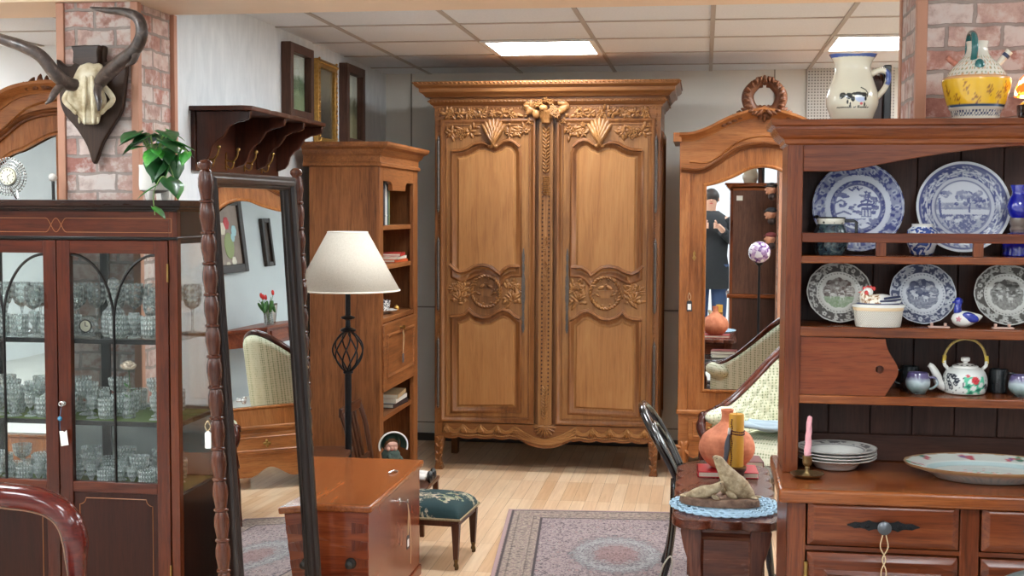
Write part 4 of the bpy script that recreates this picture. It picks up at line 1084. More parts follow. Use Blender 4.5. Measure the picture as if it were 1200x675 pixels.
# small clock and cream rose vase among the glasses
t = thing('crystal_clock', 'small round crystal clock among the tumblers on the top shelf', 'clock', (cx_+.055, cy_+.1, czs[1]+.0018))
m = M().lathe([(0,-.012),(.03,-.012),(.034,-.006),(.034,.006),(.026,.012),(.0,.012)], (0,0,.036), 12, 'Y'); m.box(-.02,.02,-.014,.014,0,.008); m.build('case', GW, t, smooth=20)
M().lathe([(0,-.0155),(.019,-.0155),(.019,-.0125),(0,-.0125)], (0,0,.036), 20, 'Y').build('dial', plain('dial_cream', S(226,220,196), .4), t)
m = M().lathe([(.019,-.017),(.022,-.017),(.022,-.012),(.019,-.012)], (0,0,.036), 20, 'Y', cap=False); m.box(-.001,.001,-.018,-.016,.036,.05).box(0,.009,-.018,-.016,.035,.037); m.build('bezel_and_hands', plain('dark_pewter', S(60,58,56), .4, .8), t)
def rose(name, label, loc, h, vase=True):
    t = thing(name, label, 'flower', loc); m = M()
    m.tube(smooth_path([(0,0,.01),(.004,.0,h*.5),(.0,.002,h)],5), .0016, 5); 
    for a, z in ((20,.55),(150,.65),(260,.45)):
        m.ell((.014*math.cos(R(a)), .014*math.sin(R(a)), h*z), (.014,.006,.002), 8, 4, Euler((0,-.5,R(a))))
    m.build('stem', plain('leaf_green', S(60,104,44), .5), t)
    m = M(); 
    for k in range(3):
        for i in range(5):
            a = R(72*i+36*k); r = .006+.006*k; m.ell((r*math.cos(a), r*math.sin(a), h+.012-.004*k), (.006,.012,.013), 8, 5, Euler((0,.25+.25*k,a)))
    m.ell((0,0,h+.014), (.007,.007,.011), 8, 5); m.build('bloom', plain('cream_petal', S(236,212,190), .6), t)
    fac([(0,.002),(.02,0),(.022,.01),(.016,.05),(.014,.09),(.02,.1),(.0185,.1),(.0125,.09),(.014,.05),(.019,.012),(0,.01)], 14).build('vase', GWP, t)
rose('cream_rose', 'cream rose in a small glass vase at the right of the middle shelf', (cx_+.20, cy_+.1, czs[0]+.0018), .17)
rose('cream_rose', 'cream rose in a glass vase seen through the side glass of the cabinet', (cx_+.275, cy_+.22, czs[0]+.0018), .15)
# key fob with paper tag hanging from the door key
t = thing('key_tag', 'white paper tag on a blue beaded cord hanging from the cabinet key', 'tag', (cx_+.02, cy_-.0245, .862-.0052), 0)
m = M(); m.tube(smooth_path([(0,0,-.004),(-.002,-.003,-.03),(-.004,-.003,-.05),(-.002,-.003,-.085)],5), .0012, 5); m.build('cord', plain('blue_cord', S(70,96,120), .7), t)
M().ell((-.003,-.004,-.043), .008, 10, 7).build('bead', plain('blue_bead', S(50,130,170), .2, coat=.5), t)
M().prism([(-.0,-.135),(.026,-.13),(.02,-.08),(.012,-.088),(.006,-.084),(-.006,-.085)], -.004, -.003).build('card', plain('tag_white', S(228,226,220), .6), t, smooth=0)

# ================================================================ trophy skull on the brick pillar
def build_trophy():
    Y = 4.468
    A = thing('antler_trophy', 'roe skull with dark curved horns on a wooden shield on the brick pillar', 'trophy', (-2.2, Y, 1.9))
    def T(pts, y): return [tuple(P(a,b,Y=y)) for a,b in pts]
    shield = [(90,58),(103,54),(115,56),(127,55),(127,74),(150,71),(152,80),(149,110),(146,130),(136,148),(124,168),(114,193),(106,172),(94,152),(80,135),(74,118),(73,90),(70,70),(80,78),(90,76)]
    pts = px(smooth_path(shield, 3, True), Y)
    wb(M().prism(pts, Y-.028, Y-.001), 'shield', wood('shield_wood', S(44,28,20), S(66,44,32), S(88,62,46), 'Z', rough=.5), A, bevel=.005)
    bl = M().prism(px([(92,56),(125,55),(123,62),(124,76),(112,80),(104,80),(94,76),(95,64)], Y), Y-.06, Y-.028); wb(bl, 'mount_block', wood('shield_wood', S(44,28,20), S(66,44,32), S(88,62,46), 'X'), A, bevel=.004)
    bone = N('bone'); v = bone.coord(); q = bone.noise(v, 18, 5, .6)
    bm_ = bone.bsdf(bone.ramp(q, [(.3, S(150,128,92)), (.5, S(206,192,160)), (.7, S(226,218,198))]), .65, bump=q, bstr=.5, bdist=.004)
    # skull: rounded cranium narrowing to a ragged muzzle, pushed out from the shield
    rows = [(72,105,9),(77,106,14),(84,106,16),(92,105,17),(100,105,17),(106,105,19),(112,104,22),(118,104,24),(124,104,20),(130,104,15),(136,104,12.5),(141,104,11),(146,104,9)]
    dep = [.02,.05,.07,.08,.085,.085,.08,.075,.065,.058,.05,.045,.035]
    m = M(); vs = []; fs = []; n = 20
    for (py, cx, hw), dd in zip(rows, dep):
        for i in range(n):
            a = pi*2*i/n; x = cx+hw*math.cos(a)*(1+.08*math.sin(a*3+py)); yy = Y-.03-dd*.5-dd*.5*math.sin(a)
            p = P(x, py+1.2*math.sin(a*5+py), Y=Y-.06); vs.append((p.x, yy, p.z))
    k = len(rows)
    for j in range(k-1):
        for i in range(n): fs.append((j*n+i, j*n+(i+1)%n, (j+1)*n+(i+1)%n, (j+1)*n+i))
    fs += [tuple(range(n)), tuple((k-1)*n+i for i in range(n))[::-1]]
    m.raw(vs, fs)
    # brow and cheek bones, tooth-like muzzle ends
    for sx in (-1,1):
        a = T([(104+sx*16,100),(104+sx*25,110),(104+sx*28,118),(104+sx*20,127),(104+sx*14,134)], Y-.075); m.tube(smooth_path(a,4), [.012]*4+[.012]*4+[.011]*4+[.008]*4+[.006], 8)
        a = T([(104+sx*4,88),(104+sx*5,115),(104+sx*5,146)], Y-.115); m.tube(smooth_path(a,4), [.006,.008,.009,.01,.01,.009,.007,.006,.005], 8)
        for q_ in (5,11): 
            a = T([(104+sx*q_,136),(104+sx*q_,149-q_*.3)], Y-.07); m.tube(a, [.008,.004], 6)
    wb(m, 'skull', bm_, A, sub=1)
    hornm = N('horn'); v = hornm.coord(); q = hornm.noise(v, 30, 5, .6, .4)
    hm = hornm.bsdf(hornm.ramp(q, [(.3, S(44,34,30)), (.55, S(78,64,58)), (.75, S(128,112,102))]), .35, bump=q, bstr=.5, bdist=.004, Coat_Weight=.2)
    ivory = S(200,180,160)
    def horn(path, radii, name='horn'):
        pts = []
        for (a,b,y) in path: pts.append(tuple(P(a,b,Y=y)))
        sp_ = smooth_path(pts, 6); rr = []
        for i in range(len(sp_)):
            t = i/6; j = min(int(t), len(radii)-2); u = t-j; rr.append(radii[j]*(1-u)+radii[j+1]*u if j+1 < len(radii) else radii[-1])
        o = wb(M().tube(sp_, rr, 10), name, hm, A, smooth=180); return o
    horn([(114,100,Y-.09),(124,88,Y-.12),(142,72,Y-.17),(158,58,Y-.2),(166,40,Y-.22),(162,22,Y-.22),(146,14,Y-.21),(124,12,Y-.2),(106,9,Y-.19)], [.021,.026,.025,.023,.022,.02,.015,.011,.004])
    horn([(116,98,Y-.1),(114,108,Y-.13),(116,120,Y-.145),(115.5,130,Y-.15)], [.016,.014,.011,.004], 'horn_tine')
    horn([(160,62,Y-.2),(156,72,Y-.22),(148,77,Y-.235)], [.014,.01,.003], 'horn_tine')
    horn([(94,100,Y-.09),(80,98,Y-.12),(66,88,Y-.16),(48,66,Y-.2),(26,54,Y-.22),(2,46,Y-.22),(-30,34,Y-.2),(-46,10,Y-.18),(-36,-10,Y-.17)], [.021,.025,.025,.023,.021,.019,.016,.011,.004])
    horn([(76,96,Y-.13),(66,106,Y-.16),(60,116,Y-.18),(53,122,Y-.19)], [.016,.014,.011,.003], 'horn_tine')
    return A
build_trophy()

# ================================================================ trailing plant in a white footed pot, clock, rod with white knob
ctop = 1.50+.0385
def build_plant():
    base = Vector((P(181, 200, Y=4.16).x, 4.16, ctop+.001))
    A = thing('trailing_plant', 'green trailing ivy in a white footed pot on top of the display cabinet', 'plant', base)
    wp = plain('white_glaze', S(222,216,208), .25, 0, .03, 12, coat=.4)
    m = M().lathe([(0,.022),(.03,.024),(.05,.034),(.052,.05),(.051,.105),(.052,.118),(.048,.118),(.047,.1),(.0,.098)], (0,0,0), 32)
    pot = m.build('pot', wp, A)
    for i in range(3):
        a = R(30+120*i); M().lathe([(.009,0),(.012,.006),(.015,.03),(.01,.034)], (.034*math.cos(a), .034*math.sin(a), 0), 12).build('pot_foot', wp, A)
    M().ell((0,0,.1), (.046,.046,.012), 14, 6).build('soil', plain('soil', S(52,40,30), .95), A)
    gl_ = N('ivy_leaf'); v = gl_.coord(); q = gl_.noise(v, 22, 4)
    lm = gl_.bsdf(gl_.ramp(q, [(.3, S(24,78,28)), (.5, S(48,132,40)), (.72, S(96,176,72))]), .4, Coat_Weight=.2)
    lmd = plain('ivy_leaf_shade_tone', S(30,84,36), .4, nz=.3, scale=20, coat=.2)  # darker copy of the leaf green, shade put into its colour
    m = M(); d = M(); st = M(); rr = random.Random(5)
    def lf(mm, p, az, tilt, L_):
        """heart shaped leaf with folded midrib"""
        L_ *= 1.12; out = [(0,0),(.2,.44),(.5,.36),(.78,.16),(1.0,0)]
        vs = [(x*L_, 0, -.10*L_*(x*x)) for x,_ in out]; l = [(x*L_, y*L_, .06*L_-.14*L_*x*x) for x,y in out[1:-1]]; r = [(a,-b,c) for a,b,c in l]
        back = [(-.12*L_,.2*L_,.03*L_),(-.12*L_,-.2*L_,.03*L_)]
        V = vs+l+r+back
        Fs = [(0,1,5),(1,2,6,5),(2,3,7,6),(3,4,7),(0,8,1),(1,8,9,2),(2,9,10,3),(3,10,4),(0,5,11),(0,12,8)]
        mt = Matrix.Translation(p) @ Euler((0, tilt, az)).to_matrix().to_4x4()
        mm.raw([mt @ Vector(x) for x in V], Fs)
    stems = []
    for i in range(9):   # upright crown
        az = rr.uniform(0,6.28); r = rr.uniform(.02,.07); h = rr.uniform(.18,.24)
        tip = (r*math.cos(az), r*math.sin(az), h); p = smooth_path([(0,0,.09),(tip[0]*.3,tip[1]*.3,h*.75),tip],4); st.tube(p, .002, 5)
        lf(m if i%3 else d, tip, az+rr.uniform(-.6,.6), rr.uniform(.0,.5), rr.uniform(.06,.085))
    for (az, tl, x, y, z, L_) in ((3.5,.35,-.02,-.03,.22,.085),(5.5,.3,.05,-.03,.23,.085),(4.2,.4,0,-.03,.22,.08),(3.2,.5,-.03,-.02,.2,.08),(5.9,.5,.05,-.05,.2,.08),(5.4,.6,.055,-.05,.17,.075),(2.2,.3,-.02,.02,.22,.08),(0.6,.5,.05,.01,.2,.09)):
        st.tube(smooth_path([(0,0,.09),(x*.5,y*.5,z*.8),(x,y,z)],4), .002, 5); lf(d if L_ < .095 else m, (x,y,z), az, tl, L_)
    # two trailing stems hanging over the right end and front
    for path, n_ in ((((.02,-.02,.1),(.06,-.05,.13),(.09,-.07,.1),(.105,-.08,.05),(.112,-.19,.075),(.11,-.255,.02),(.116,-.262,-.05)),6), (((.0,-.03,.1),(.03,-.07,.15),(.045,-.085,.17),(.045,-.095,.165)),3), (((.03,0,.1),(.09,-.03,.16),(.13,-.05,.17),(.15,-.07,.15)),3)):
        p = smooth_path(path, 6); st.tube(p, .0016, 5)
        for k in range(n_):
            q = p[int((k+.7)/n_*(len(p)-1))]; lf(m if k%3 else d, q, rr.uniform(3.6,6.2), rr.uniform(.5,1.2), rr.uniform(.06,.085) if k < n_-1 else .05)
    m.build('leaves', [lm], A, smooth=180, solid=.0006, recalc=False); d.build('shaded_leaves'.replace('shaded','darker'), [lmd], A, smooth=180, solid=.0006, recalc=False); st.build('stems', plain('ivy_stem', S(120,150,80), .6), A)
build_plant()
b = P(190, 135, Y=4.3)
t = thing('plaque', 'small blue grey scallop ornament behind the ivy on the cabinet', 'ornament', (b.x, 4.32, ctop+.0005))
M().box(-.03,.03,-.012,.012,0,.06).build('stand', plain('white_glaze', S(222,216,208), .25), t, bevel=.003)
m = M()
for i in range(9): leaf(m, 0, .17, 20*i+10, .05, .022, 0, .008)
m.box(-.008,.008,-.006,.006,.06,.18); m.build('shell', plain('blue_grey_glaze', S(120,132,158), .3, coat=.3), t)
def build_clock():
    x = P(10, 205, Y=4.2).x; z = P(12, 207, Y=4.2).z
    A = thing('silver_clock', 'silver openwork clock with a cream dial on top of the display cabinet', 'clock', (x, 4.2, ctop+.0005)); z -= ctop
    sv = plain('silver', S(190,190,186), .25, .9, .1, 60)
    M().lathe([(0,-.008),(.028,-.008),(.03,0),(.028,.006),(0,.006)], (0,0,z), 28, 'Y').build('dial', plain('dial_cream', S(226,220,196), .4), A)
    m = M()
    for i in range(12):
        a = R(30*i); m.box(.023*math.cos(a)-.0012, .023*math.cos(a)+.0012, -.0095, -.008, z+.023*math.sin(a)-.0025, z+.023*math.sin(a)+.0025)
    m.bar((0,-.0095,z),(.012,-.0095,z+.008),.002,.001); m.bar((0,-.0095,z),(.006,-.0095,z-.018),.0015,.001); m.build('hands_and_marks', plain('ink', S(30,28,26), .5), A, smooth=0)
    m = M()
    for k, r in enumerate((.033,.045,.057)):
        m.tube([(r*math.cos(t*pi/20), -.002+.002*k, z+r*math.sin(t*pi/20)) for t in range(40)], .0022, 5, closed=True)
    for i in range(36):
        a = R(10*i); m.tube([(.033*math.cos(a),-.002,z+.033*math.sin(a)),(.062*math.cos(a+.14),.002,z+.062*math.sin(a+.14))], .0014, 4); m.ell((.064*math.cos(a+.14),.002,z+.064*math.sin(a+.14)), .004, 6, 4)
    m.build('openwork_surround', sv, A)
    m = M(); 
    for s in (-1,1): m.tube(smooth_path([(s*.03,.0,z-.05),(s*.036,-.005,.02),(s*.04,-.01,.004)],4), .004, 6)
    m.tube([(0,.005,z-.04),(0,.05,.004)], .003, 6); m.build('stand', sv, A)
build_clock()
t = thing('brass_rod', 'dark rod with a white porcelain knob standing behind the display cabinet', 'rod', (P(72, 240, Y=4.44).x, 4.425, 0))
a = P(62, 208, Y=4.40) - Vector((P(72,240,Y=4.44).x, 4.425, 0))
M().tube([(0,0,0), tuple(a)], .006, 8).build('shaft', plain('dark_pewter', S(60,58,56), .4, .8), t); M().ell(tuple(a), .0155, 16, 10).build('knob', plain('white_glaze', S(222,216,208), .25), t)

# ================================================================ arched armoire behind the pillar on the left
_xc = P(76, 160, Y=5.3).x
la = build_mirror_armoire('mirror_armoire', 'orange brown arched mirror armoire half hidden behind the left brick pillar', 5.30, _xc, _xc-.60, crest=True, arcs=(
  [(-.61,1.75),(-.5,1.79),(-.38,1.875),(-.267,1.956),(-.218,1.985),(-.15,2.003),(-.06,2.012),(-.002,2.013)],
  [(-.60,1.66),(-.5,1.68),(-.38,1.76),(-.267,1.847),(-.19,1.90),(-.10,1.926),(-.002,1.936)],
  [(-.49,1.60),(-.4,1.66),(-.267,1.752),(-.2,1.777),(-.127,1.813),(-.07,1.838),(-.002,1.85)]))

# ================================================================ polished red chair at the front
def build_balloon_chair():
    yb = 2.98; rx = wood('polished_mahogany', S(58,10,6), S(98,24,14), S(134,44,24), 'X', rough=.12, coat=.9, gs=.7, bump=.03)
    xo = P(97, 640, Y=yb).x; cx = xo-.225
    A = thing('mahogany_chair', 'glossy red mahogany chair with a rounded hoop back, in front of the display cabinet', 'chair', (cx, yb, 0))
    half = [(84,690),(84.5,655),(83.5,636),(78,617),(67,602),(50,592),(28,586.5),(6,584)]
    hp = [P(a_, b_, Y=yb) for a_, b_ in half]; hp = [(p.x-cx, .02, p.z) for p in hp]; zt = hp[-1][2]+.001
    low = [(.16,.0,.44),(.163,.005,.50),(.158,.01,.56)]
    right = low+hp; path = smooth_path(right+[(0,.022,zt)]+[(-a_,b_,c_) for a_,b_,c_ in right[::-1]], 6)
    rr = [.020+.0135*max(0,min(1,(p[2]-.56)/.12)) for p in path]
    m = M().tube(path, rr, 14, flat=1.0); m.build('back_frame', rx, A, smooth=180)
    m = M().tube(smooth_path([(.155,.012,.52),(.07,.02,.55),(0,.02,.535),(-.07,.02,.55),(-.155,.012,.52)],6), .016, 10); m.ell((0,.012,.545),(.03,.016,.022),10,8); m.build('cross_rail', rx, A, smooth=180)
    M().prism([(-.17,-.02),(.17,-.02),(.225,-.4),(.2,-.43),(-.2,-.43),(-.225,-.4)], .38, .43, 'XY').build('seat_rail', rx, A, bevel=.01)
    M().grid(lambda u,v: (lambda a,b: (a*(.165+.045*(b)), -.03-.385*b, .43+.05*(1-abs(a)**4)*(1-abs(2*b-1)**4)))(2*u-1, v), 21, 21).build('seat', plain('red_leather', S(92,20,16), .35, nz=.1), A, smooth=180)
    for s in (-1,1):
        M().tube(smooth_path([(s*.2,-.4,.4),(s*.205,-.405,.3),(s*.195,-.4,.16),(s*.19,-.395,.0)],5), [.026-.0009*i for i in range(16)], 10).build('front_leg', rx, A, smooth=180)
        M().tube(smooth_path([(s*.155,-.0,.46),(s*.16,.01,.3),(s*.165,.05,.12),(s*.17,.1,.0)],5), [.02-.0004*i for i in range(16)], 10).build('rear_leg', rx, A, smooth=180)
build_balloon_chair()
# ================================================================ tilting dressing mirror with bobbin posts
def build_cheval():
    dk = wood('bobbin_walnut', S(54,24,14), S(92,46,28), S(136,76,50), 'Z', rough=.26, coat=.5)
    fk = lambda ax: wood('mirror_frame_walnut', S(40,26,20), S(62,42,34), S(86,62,50), ax, rough=.32, coat=.3)
    n0 = Vector((-1.339, 3.50, 0)); n1 = Vector((-1.404, 3.50, 1.655)); f0 = Vector((-1.319, 4.25, 0)); f1 = Vector((-1.379, 4.25, 1.655))
    base = Vector((-1.33, 3.875, 0))
    A = thing('cheval_mirror', 'full length tilting mirror in a dark frame between bobbin turned posts', 'mirror', base)
    def post(p0, p1):
        a = p0 + (p1-p0)*(.09/1.655); L_ = (p1-a).length; prof = [(.0,0),(.024,0),(.024,.02)]; nb = 17; st = (L_-.06)/nb; z = .02
        for i in range(nb):
            r = .0225
            prof += [(.0165,z),(.021,z+.003),(.021,z+.008),(.0165,z+.011),(.0185,z+st*.3),(r,z+st*.55),(.0215,z+st*.8),(.0175,z+st*.96)]; z += st
        prof += [(.018,z),(.014,z+.006),(.021,z+.016),(.0205,z+.026),(.012,z+.034),(0,z+.036)]
        m = M().lathe(prof, (0,0,0), 16); q = (p1-a).to_track_quat('Z','Y').to_matrix().to_4x4(); q.translation = a
        m2 = M().add(m, q); return wb(m2, 'post', dk, A, smooth=50)
    post(n0, n1); post(f0, f1)
    for p in (n0, f0):   # sledge feet
        m = M(); y = p.y
        prof = [(-.23,0),(-.2,.0),(-.17,.015),(.15,.015),(.19,0),(.22,0),(.225,.02),(.2,.045),(.1,.065),(.045,.1),(-.045,.1),(-.1,.065),(-.2,.045),(-.235,.02)]
        m.prism([(p.x+a*.62, b) for a,b in prof], y-.026, y+.026); wb(m, 'foot', fk('X'), A, bevel=.004)
    wb(M().bar(n0+Vector((0,.02,.16)), f0+Vector((0,-.02,.16)), .03, .05), 'stretcher', fk('Y'), A, bevel=.004)
    # frame hung on pivots, tilted: origin at pivot height
    pv = (n0+n1)/2*.0 + Vector(((n0.x+n1.x+f0.x+f1.x)/4, 3.865, .97)) - base
    Fm = bpy.data.objects.new('tilting_frame', None); COL.objects.link(Fm); Fm.parent = A; Fm.location = pv
    yaw = -math.atan2(f1.x-n1.x, .75)
    tilt = math.atan2(.058, 1.655)+R(CHEVAL_TILT)
    Fm.rotation_euler = Euler((0, -tilt, yaw + R(CHEVAL_YAW)), 'XYZ')
    hw, z0, z1 = .335, -.80, .648
    rect = [(-hw,z0),(hw,z0),(hw,z1),(-hw,z1)]
    # profile: from outer edge inwards
    M().sweep(rect, [(0,-.012),(0,.016),(.006,.022),(.014,.02),(.02,.027),(.03,.024),(.033,.014),(.038,.012),(.042,.003),(.042,-.012)], 'YZ', True, 0, 1).build('frame', fk('Z'), Fm, smooth=50)
    M().box(-.014,-.010,-hw+.01,hw-.01,z0+.01,z1-.01).build('backing', fk('Z'), Fm, smooth=0)
    M().box(-.004,-.002,-hw+.038,hw-.038,z0+.038,z1-.038).build('mirror', mirror_mat('old_mirror', (.80,.83,.82,1), 0.0), Fm, smooth=0)
    for s in (-1,1):
        M().tube([(0,s*(hw-.005),0),(0,s*(hw+.045),0)], .008, 8).build('pivot', plain('aged_brass', S(150,118,66), .35, .9), Fm)
    wb(M().lathe([(0,0),(.006,0),(.005,.012),(.011,.018),(.011,.024),(0,.028)], (n0.x-.03+.055, n0.y-.0, .965), 12, 'X'), 'tilt_knob', plain('steel_key', S(190,188,184), .25, .9), A)
    tp = P(244, 505, Y=3.474)
    string_tag('white paper price tag hanging from the near bobbin post of the mirror', (tp.x, 3.472, tp.z+.03), .03, None, S(228,226,220), .018, .05, yaw=-pi/2)
    return A
CHEVAL_TILT, CHEVAL_YAW = 1.6, -0.9
build_cheval()

# ================================================================ pine blanket chest, with tag on its key
def build_chest():
    x1 = -1.135; x0 = -1.655; y0, y1, zt = 4.315, 5.17, .478
    dk = lambda ax: wood('cherry_chest', S(92,34,16), S(138,60,30), S(172,90,50), ax, rough=.25, coat=.45, fig=1.6, gs=.7)
    tp = lambda ax: wood('cherry_chest_lid', S(140,72,34), S(168,94,48), S(188,114,62), ax, rough=.22, coat=.5, fig=1.2, gs=.7)
    A = thing('blanket_chest', 'low glossy red brown wooden chest with a keyhole and a tag on its end', 'chest', ((x0+x1)/2, (y0+y1)/2, 0))
    wb(M().box(x0+.02, x1-.015, y0+.015, y1-.015, .03, zt-.025), 'body', dk('X'), A, bevel=.004)
    wb(M().box(x0, x1, y0, y1, zt-.025, zt), 'lid', tp('Y'), A, bevel=.007, seg=3)
    wb(M().box(x0+.012, x1-.008, y0+.008, y1-.008, 0, .045), 'plinth', dk('X'), A, bevel=.006)
    # dovetails on the near corner
    m = M()
    for i in range(6):
        z = .07+i*.062; m.prism([(x1-.016,z),(x1-.075,z-.006),(x1-.075,z+.034),(x1-.016,z+.028)], y0+.0135, y0+.016)
    wb(m, 'dovetail', wood('cherry_dark', S(88,34,16), S(130,56,28), S(164,84,46), 'Z', rough=.28, coat=.4), A, smooth=0)
    st = plain('dark_pewter', S(60,58,56), .4, .8)
    kz = .385
    ky = P(473, 588, X=x1).y
    m = M().lathe([(0,0),(.016,0),(.014,.003),(0,.003)], (x1-.015, ky, kz), 14, 'X'); m.tube([(x1-.012,ky,kz),(x1+.014,ky,kz)], .0025, 6)
    m.tube([(x1+.016, ky+.012*math.cos(t*pi/6), kz+.009*math.sin(t*pi/6)) for t in range(12)], .002, 5, closed=True); wb(m, 'key', plain('steel_key', S(190,188,184), .25, .9), A)
    fx = P(410, 652, Y=y0).x
    m = M().lathe([(0,0),(.02,0),(.017,-.004),(.006,-.006),(.005,-.016),(.014,-.024),(.014,-.03),(0,-.034)], (fx, y0+.014, .27), 14, 'Y'); wb(m, 'knob', st, A)
    m = M().tube(smooth_path([(x1-.075,y1-.30,zt+.002),(x1-.06,y1-.28,zt+.008),(x1-.05,y1-.26,zt+.002)],4), .004, 6); wb(m, 'lid_catch', plain('steel_key', S(190,188,184), .25, .9), A)
    t = string_tag('black edged paper tag on pale string hanging from the chest key', (x1+.017, ky, kz-.0105), .12, None, S(36,36,40), .04, .052, white=True, loops=2)
    m = M().tube(smooth_path([(0,0,0),(.003,.02,-.06),(.004,.034,-.16),(.004,.03,-.24)],6), .0013, 5); m.build('loose_string', plain('twine', S(196,170,132), .8), t)
build_chest()

# ================================================================ footstool with embroidered cushion
def build_stool():
    c = Vector((-1.15, 5.40, 0)); rz = R(-4)
    A = thing('footstool', 'small footstool with dark green floral embroidered cushion and tapered legs on castors', 'footstool', c, rz)
    dk = wood('stool_wood', S(50,26,18), S(80,44,30), S(108,64,44), 'Z', rough=.3, coat=.3)
    hx, hy = .165, .165
    for sx in (-1,1):
        for sy in (-1,1):
            x, y = sx*(hx-.018), sy*(hy-.018)
            l = M().taper((x,y,.045), .010, (x,y,.2), .0175).build('leg', dk, A, bevel=.002)
            M().lathe([(0,.0),(.006,.0),(.006,.012),(.011,.016),(.011,.02),(.008,.03),(.012,.046),(0,.048)], (x,y,0), 10).ell((x+.006,y,.0105), (.006,.0105,.0105), 10, 8).build('castor', plain('castor_brass', S(96,76,48), .4, .9), l)
    M().box(-hx+.004,hx-.004,-hy+.004,hy-.004,.185,.215).build('seat_rail', dk, A, bevel=.004)
    n = N('embroidered_green'); v = n.coord(); a = n.n('TexVoronoi'); n.l(v, a.inputs['Vector']); a.inputs['Scale'].default_value = 14
    q = n.noise(v, 26, 3, .55, 1.6); big = n.noise(v, 7, 2)
    mask = n.ramp(n.math('MULTIPLY', n.ramp(q, [(.5,(0,0,0,1)),(.53,(1,1,1,1))]), n.ramp(big, [(.44,(0,0,0,1)),(.5,(1,1,1,1))])), [(.4,(0,0,0,1)),(.6,(1,1,1,1))])
    thread = n.ramp(n.noise(v, 9, 2), [(.35, S(150,146,120)), (.5, S(176,160,140)), (.62, S(120,132,96)), (.7, S(176,130,110))])
    ca = n.mix(mask, S(26,52,54), thread); weave = n.noise(v, 260, 2)
    cm = n.bsdf(ca, .9, bump=weave, bstr=.4)
    def cush(u, v):
        a, b = 2*u-1, 2*v-1
        f = lambda t: max(0,1-abs(t)**5)
        return (a*hx, b*hy, .225+.052*f(a)**.45*f(b)**.45+.012*(1-a*a)*(1-b*b))
    m = M().grid(cush, 33, 33); 
    k = 33; edge = [i for i in range(k)]+[k*j+k-1 for j in range(1,k)]+[k*(k-1)+i for i in range(k-2,-1,-1)]+[k*j for j in range(k-2,0,-1)]
    b0 = len(m.v); m.v += [(m.v[i][0], m.v[i][1], .214) for i in edge]; e = len(edge)
    m.f += [(edge[i], edge[(i+1)%e], b0+(i+1)%e, b0+i) for i in range(e)]
    m.build('cushion', cm, A, smooth=180)
    q = .004
    M().tube([(-hx-q,-hy-q,.216),(hx+q,-hy-q,.216),(hx+q,hy+q,.216),(-hx-q,hy+q,.216)], .0055, 6, closed=True).build('braid', plain('braid', S(140,126,96), .8, nz=.3, scale=200), A)
build_stool()

# ================================================================ floor lamp
def build_lamp():
    Y = 5.50; x = P(408, 450, Y=Y).x; zb = P(417, 340, Y=Y).z; zt = P(414, 272, Y=Y).z; r0 = 62.5*Y/1510; r1 = 24*Y/1510
    A = thing('floor_lamp', 'black wrought iron floor lamp with a wide cream cone shade', 'lamp', (x, Y, 0))
    ir = plain('black_iron', S(26,26,28), .45, .6, .2, 60)
    cl = lambda y: P(408, y, Y=Y).z
    M().lathe([(0,0),(.10,0),(.105,.01),(.09,.022),(.03,.034),(.018,.06),(.0,.06)], (0,0,0), 28).build('base', ir, A)
    cz0, cz1 = cl(435), cl(388)
    m = M().lathe([(.017,.05),(.015,.3),(.015,cz0-.012),(.022,cz0-.008),(.022,cz0),(.012,cz0+.006),(.0,cz0+.006)], (0,0,0), 14)
    m.lathe([(.0,cz1-.008),(.018,cz1-.006),(.034,cz1),(.036,cz1+.006),(.03,cz1+.01),(.012,cz1+.018),(.01,cz1+.05),(.03,cz1+.056),(.032,cz1+.062),(.012,cz1+.07),(.011,zb+.04),(.0,zb+.04)], (0,0,0), 16)
    m.build('pole', ir, A)
    m = M()
    for i in range(9):
        a0 = 2*pi*i/9; pts = []
        for k in range(13):
            t = k/12; r = .012+.064*math.sin(pi*t)**.8*(1.0-.25*(1-t)); a = a0+t*1.2; pts.append((r*math.cos(a), r*math.sin(a), cz0+(cz1-cz0)*t))
        m.tube(pts, .0038, 6)
    m.build('cage', ir, A)
    n = N('cream_lampshade'); v = n.coord(); w = n.noise(n.coord((1,1,.1)), 300, 2)
    d = n.n('BsdfDiffuse'); t_ = n.n('BsdfTranslucent'); mx = n.n('MixShader'); mx.inputs[0].default_value = .35
    c = n.ramp(w, [(.3, S(212,204,190)), (.7, S(226,219,206))]); n.l(c, d.inputs[0]); n.l(c, t_.inputs[0]); n.l(d.outputs[0], mx.inputs[1]); n.l(t_.outputs[0], mx.inputs[2]); n.l(mx.outputs[0], n.out.inputs[0])
    sh = M().lathe([(r0,zb),(r1,zt)], (0,0,0), 56, cap=False).build('lamp_shade', n.m, A, smooth=60, solid=.002)
    M().tube([(r0*math.cos(2*pi*i/56), r0*math.sin(2*pi*i/56), zb) for i in range(56)], .0035, 6, closed=True).build('rim', plain('shade_rim', S(228,222,208), .8), sh); M().tube([(r1*math.cos(2*pi*i/56), r1*math.sin(2*pi*i/56), zt) for i in range(56)], .003, 6, closed=True).build('rim', plain('shade_rim', S(228,222,208), .8), sh)
    m = M()
    for i in range(3): a = 2.1*i; m.tube([(0,0,zb+.04),(r1*math.cos(a), r1*math.sin(a), zt-.012)], .002, 5)
    m.build('shade_carrier', ir, A)
    M().lathe([(0,.0),(.012,.0),(.013,.03),(.03,.065),(.026,.095),(0,.105)], (0,0,zb+.04), 14).build('bulb', plain('bulb_glass', S(226,224,216), .3), A)
build_lamp()

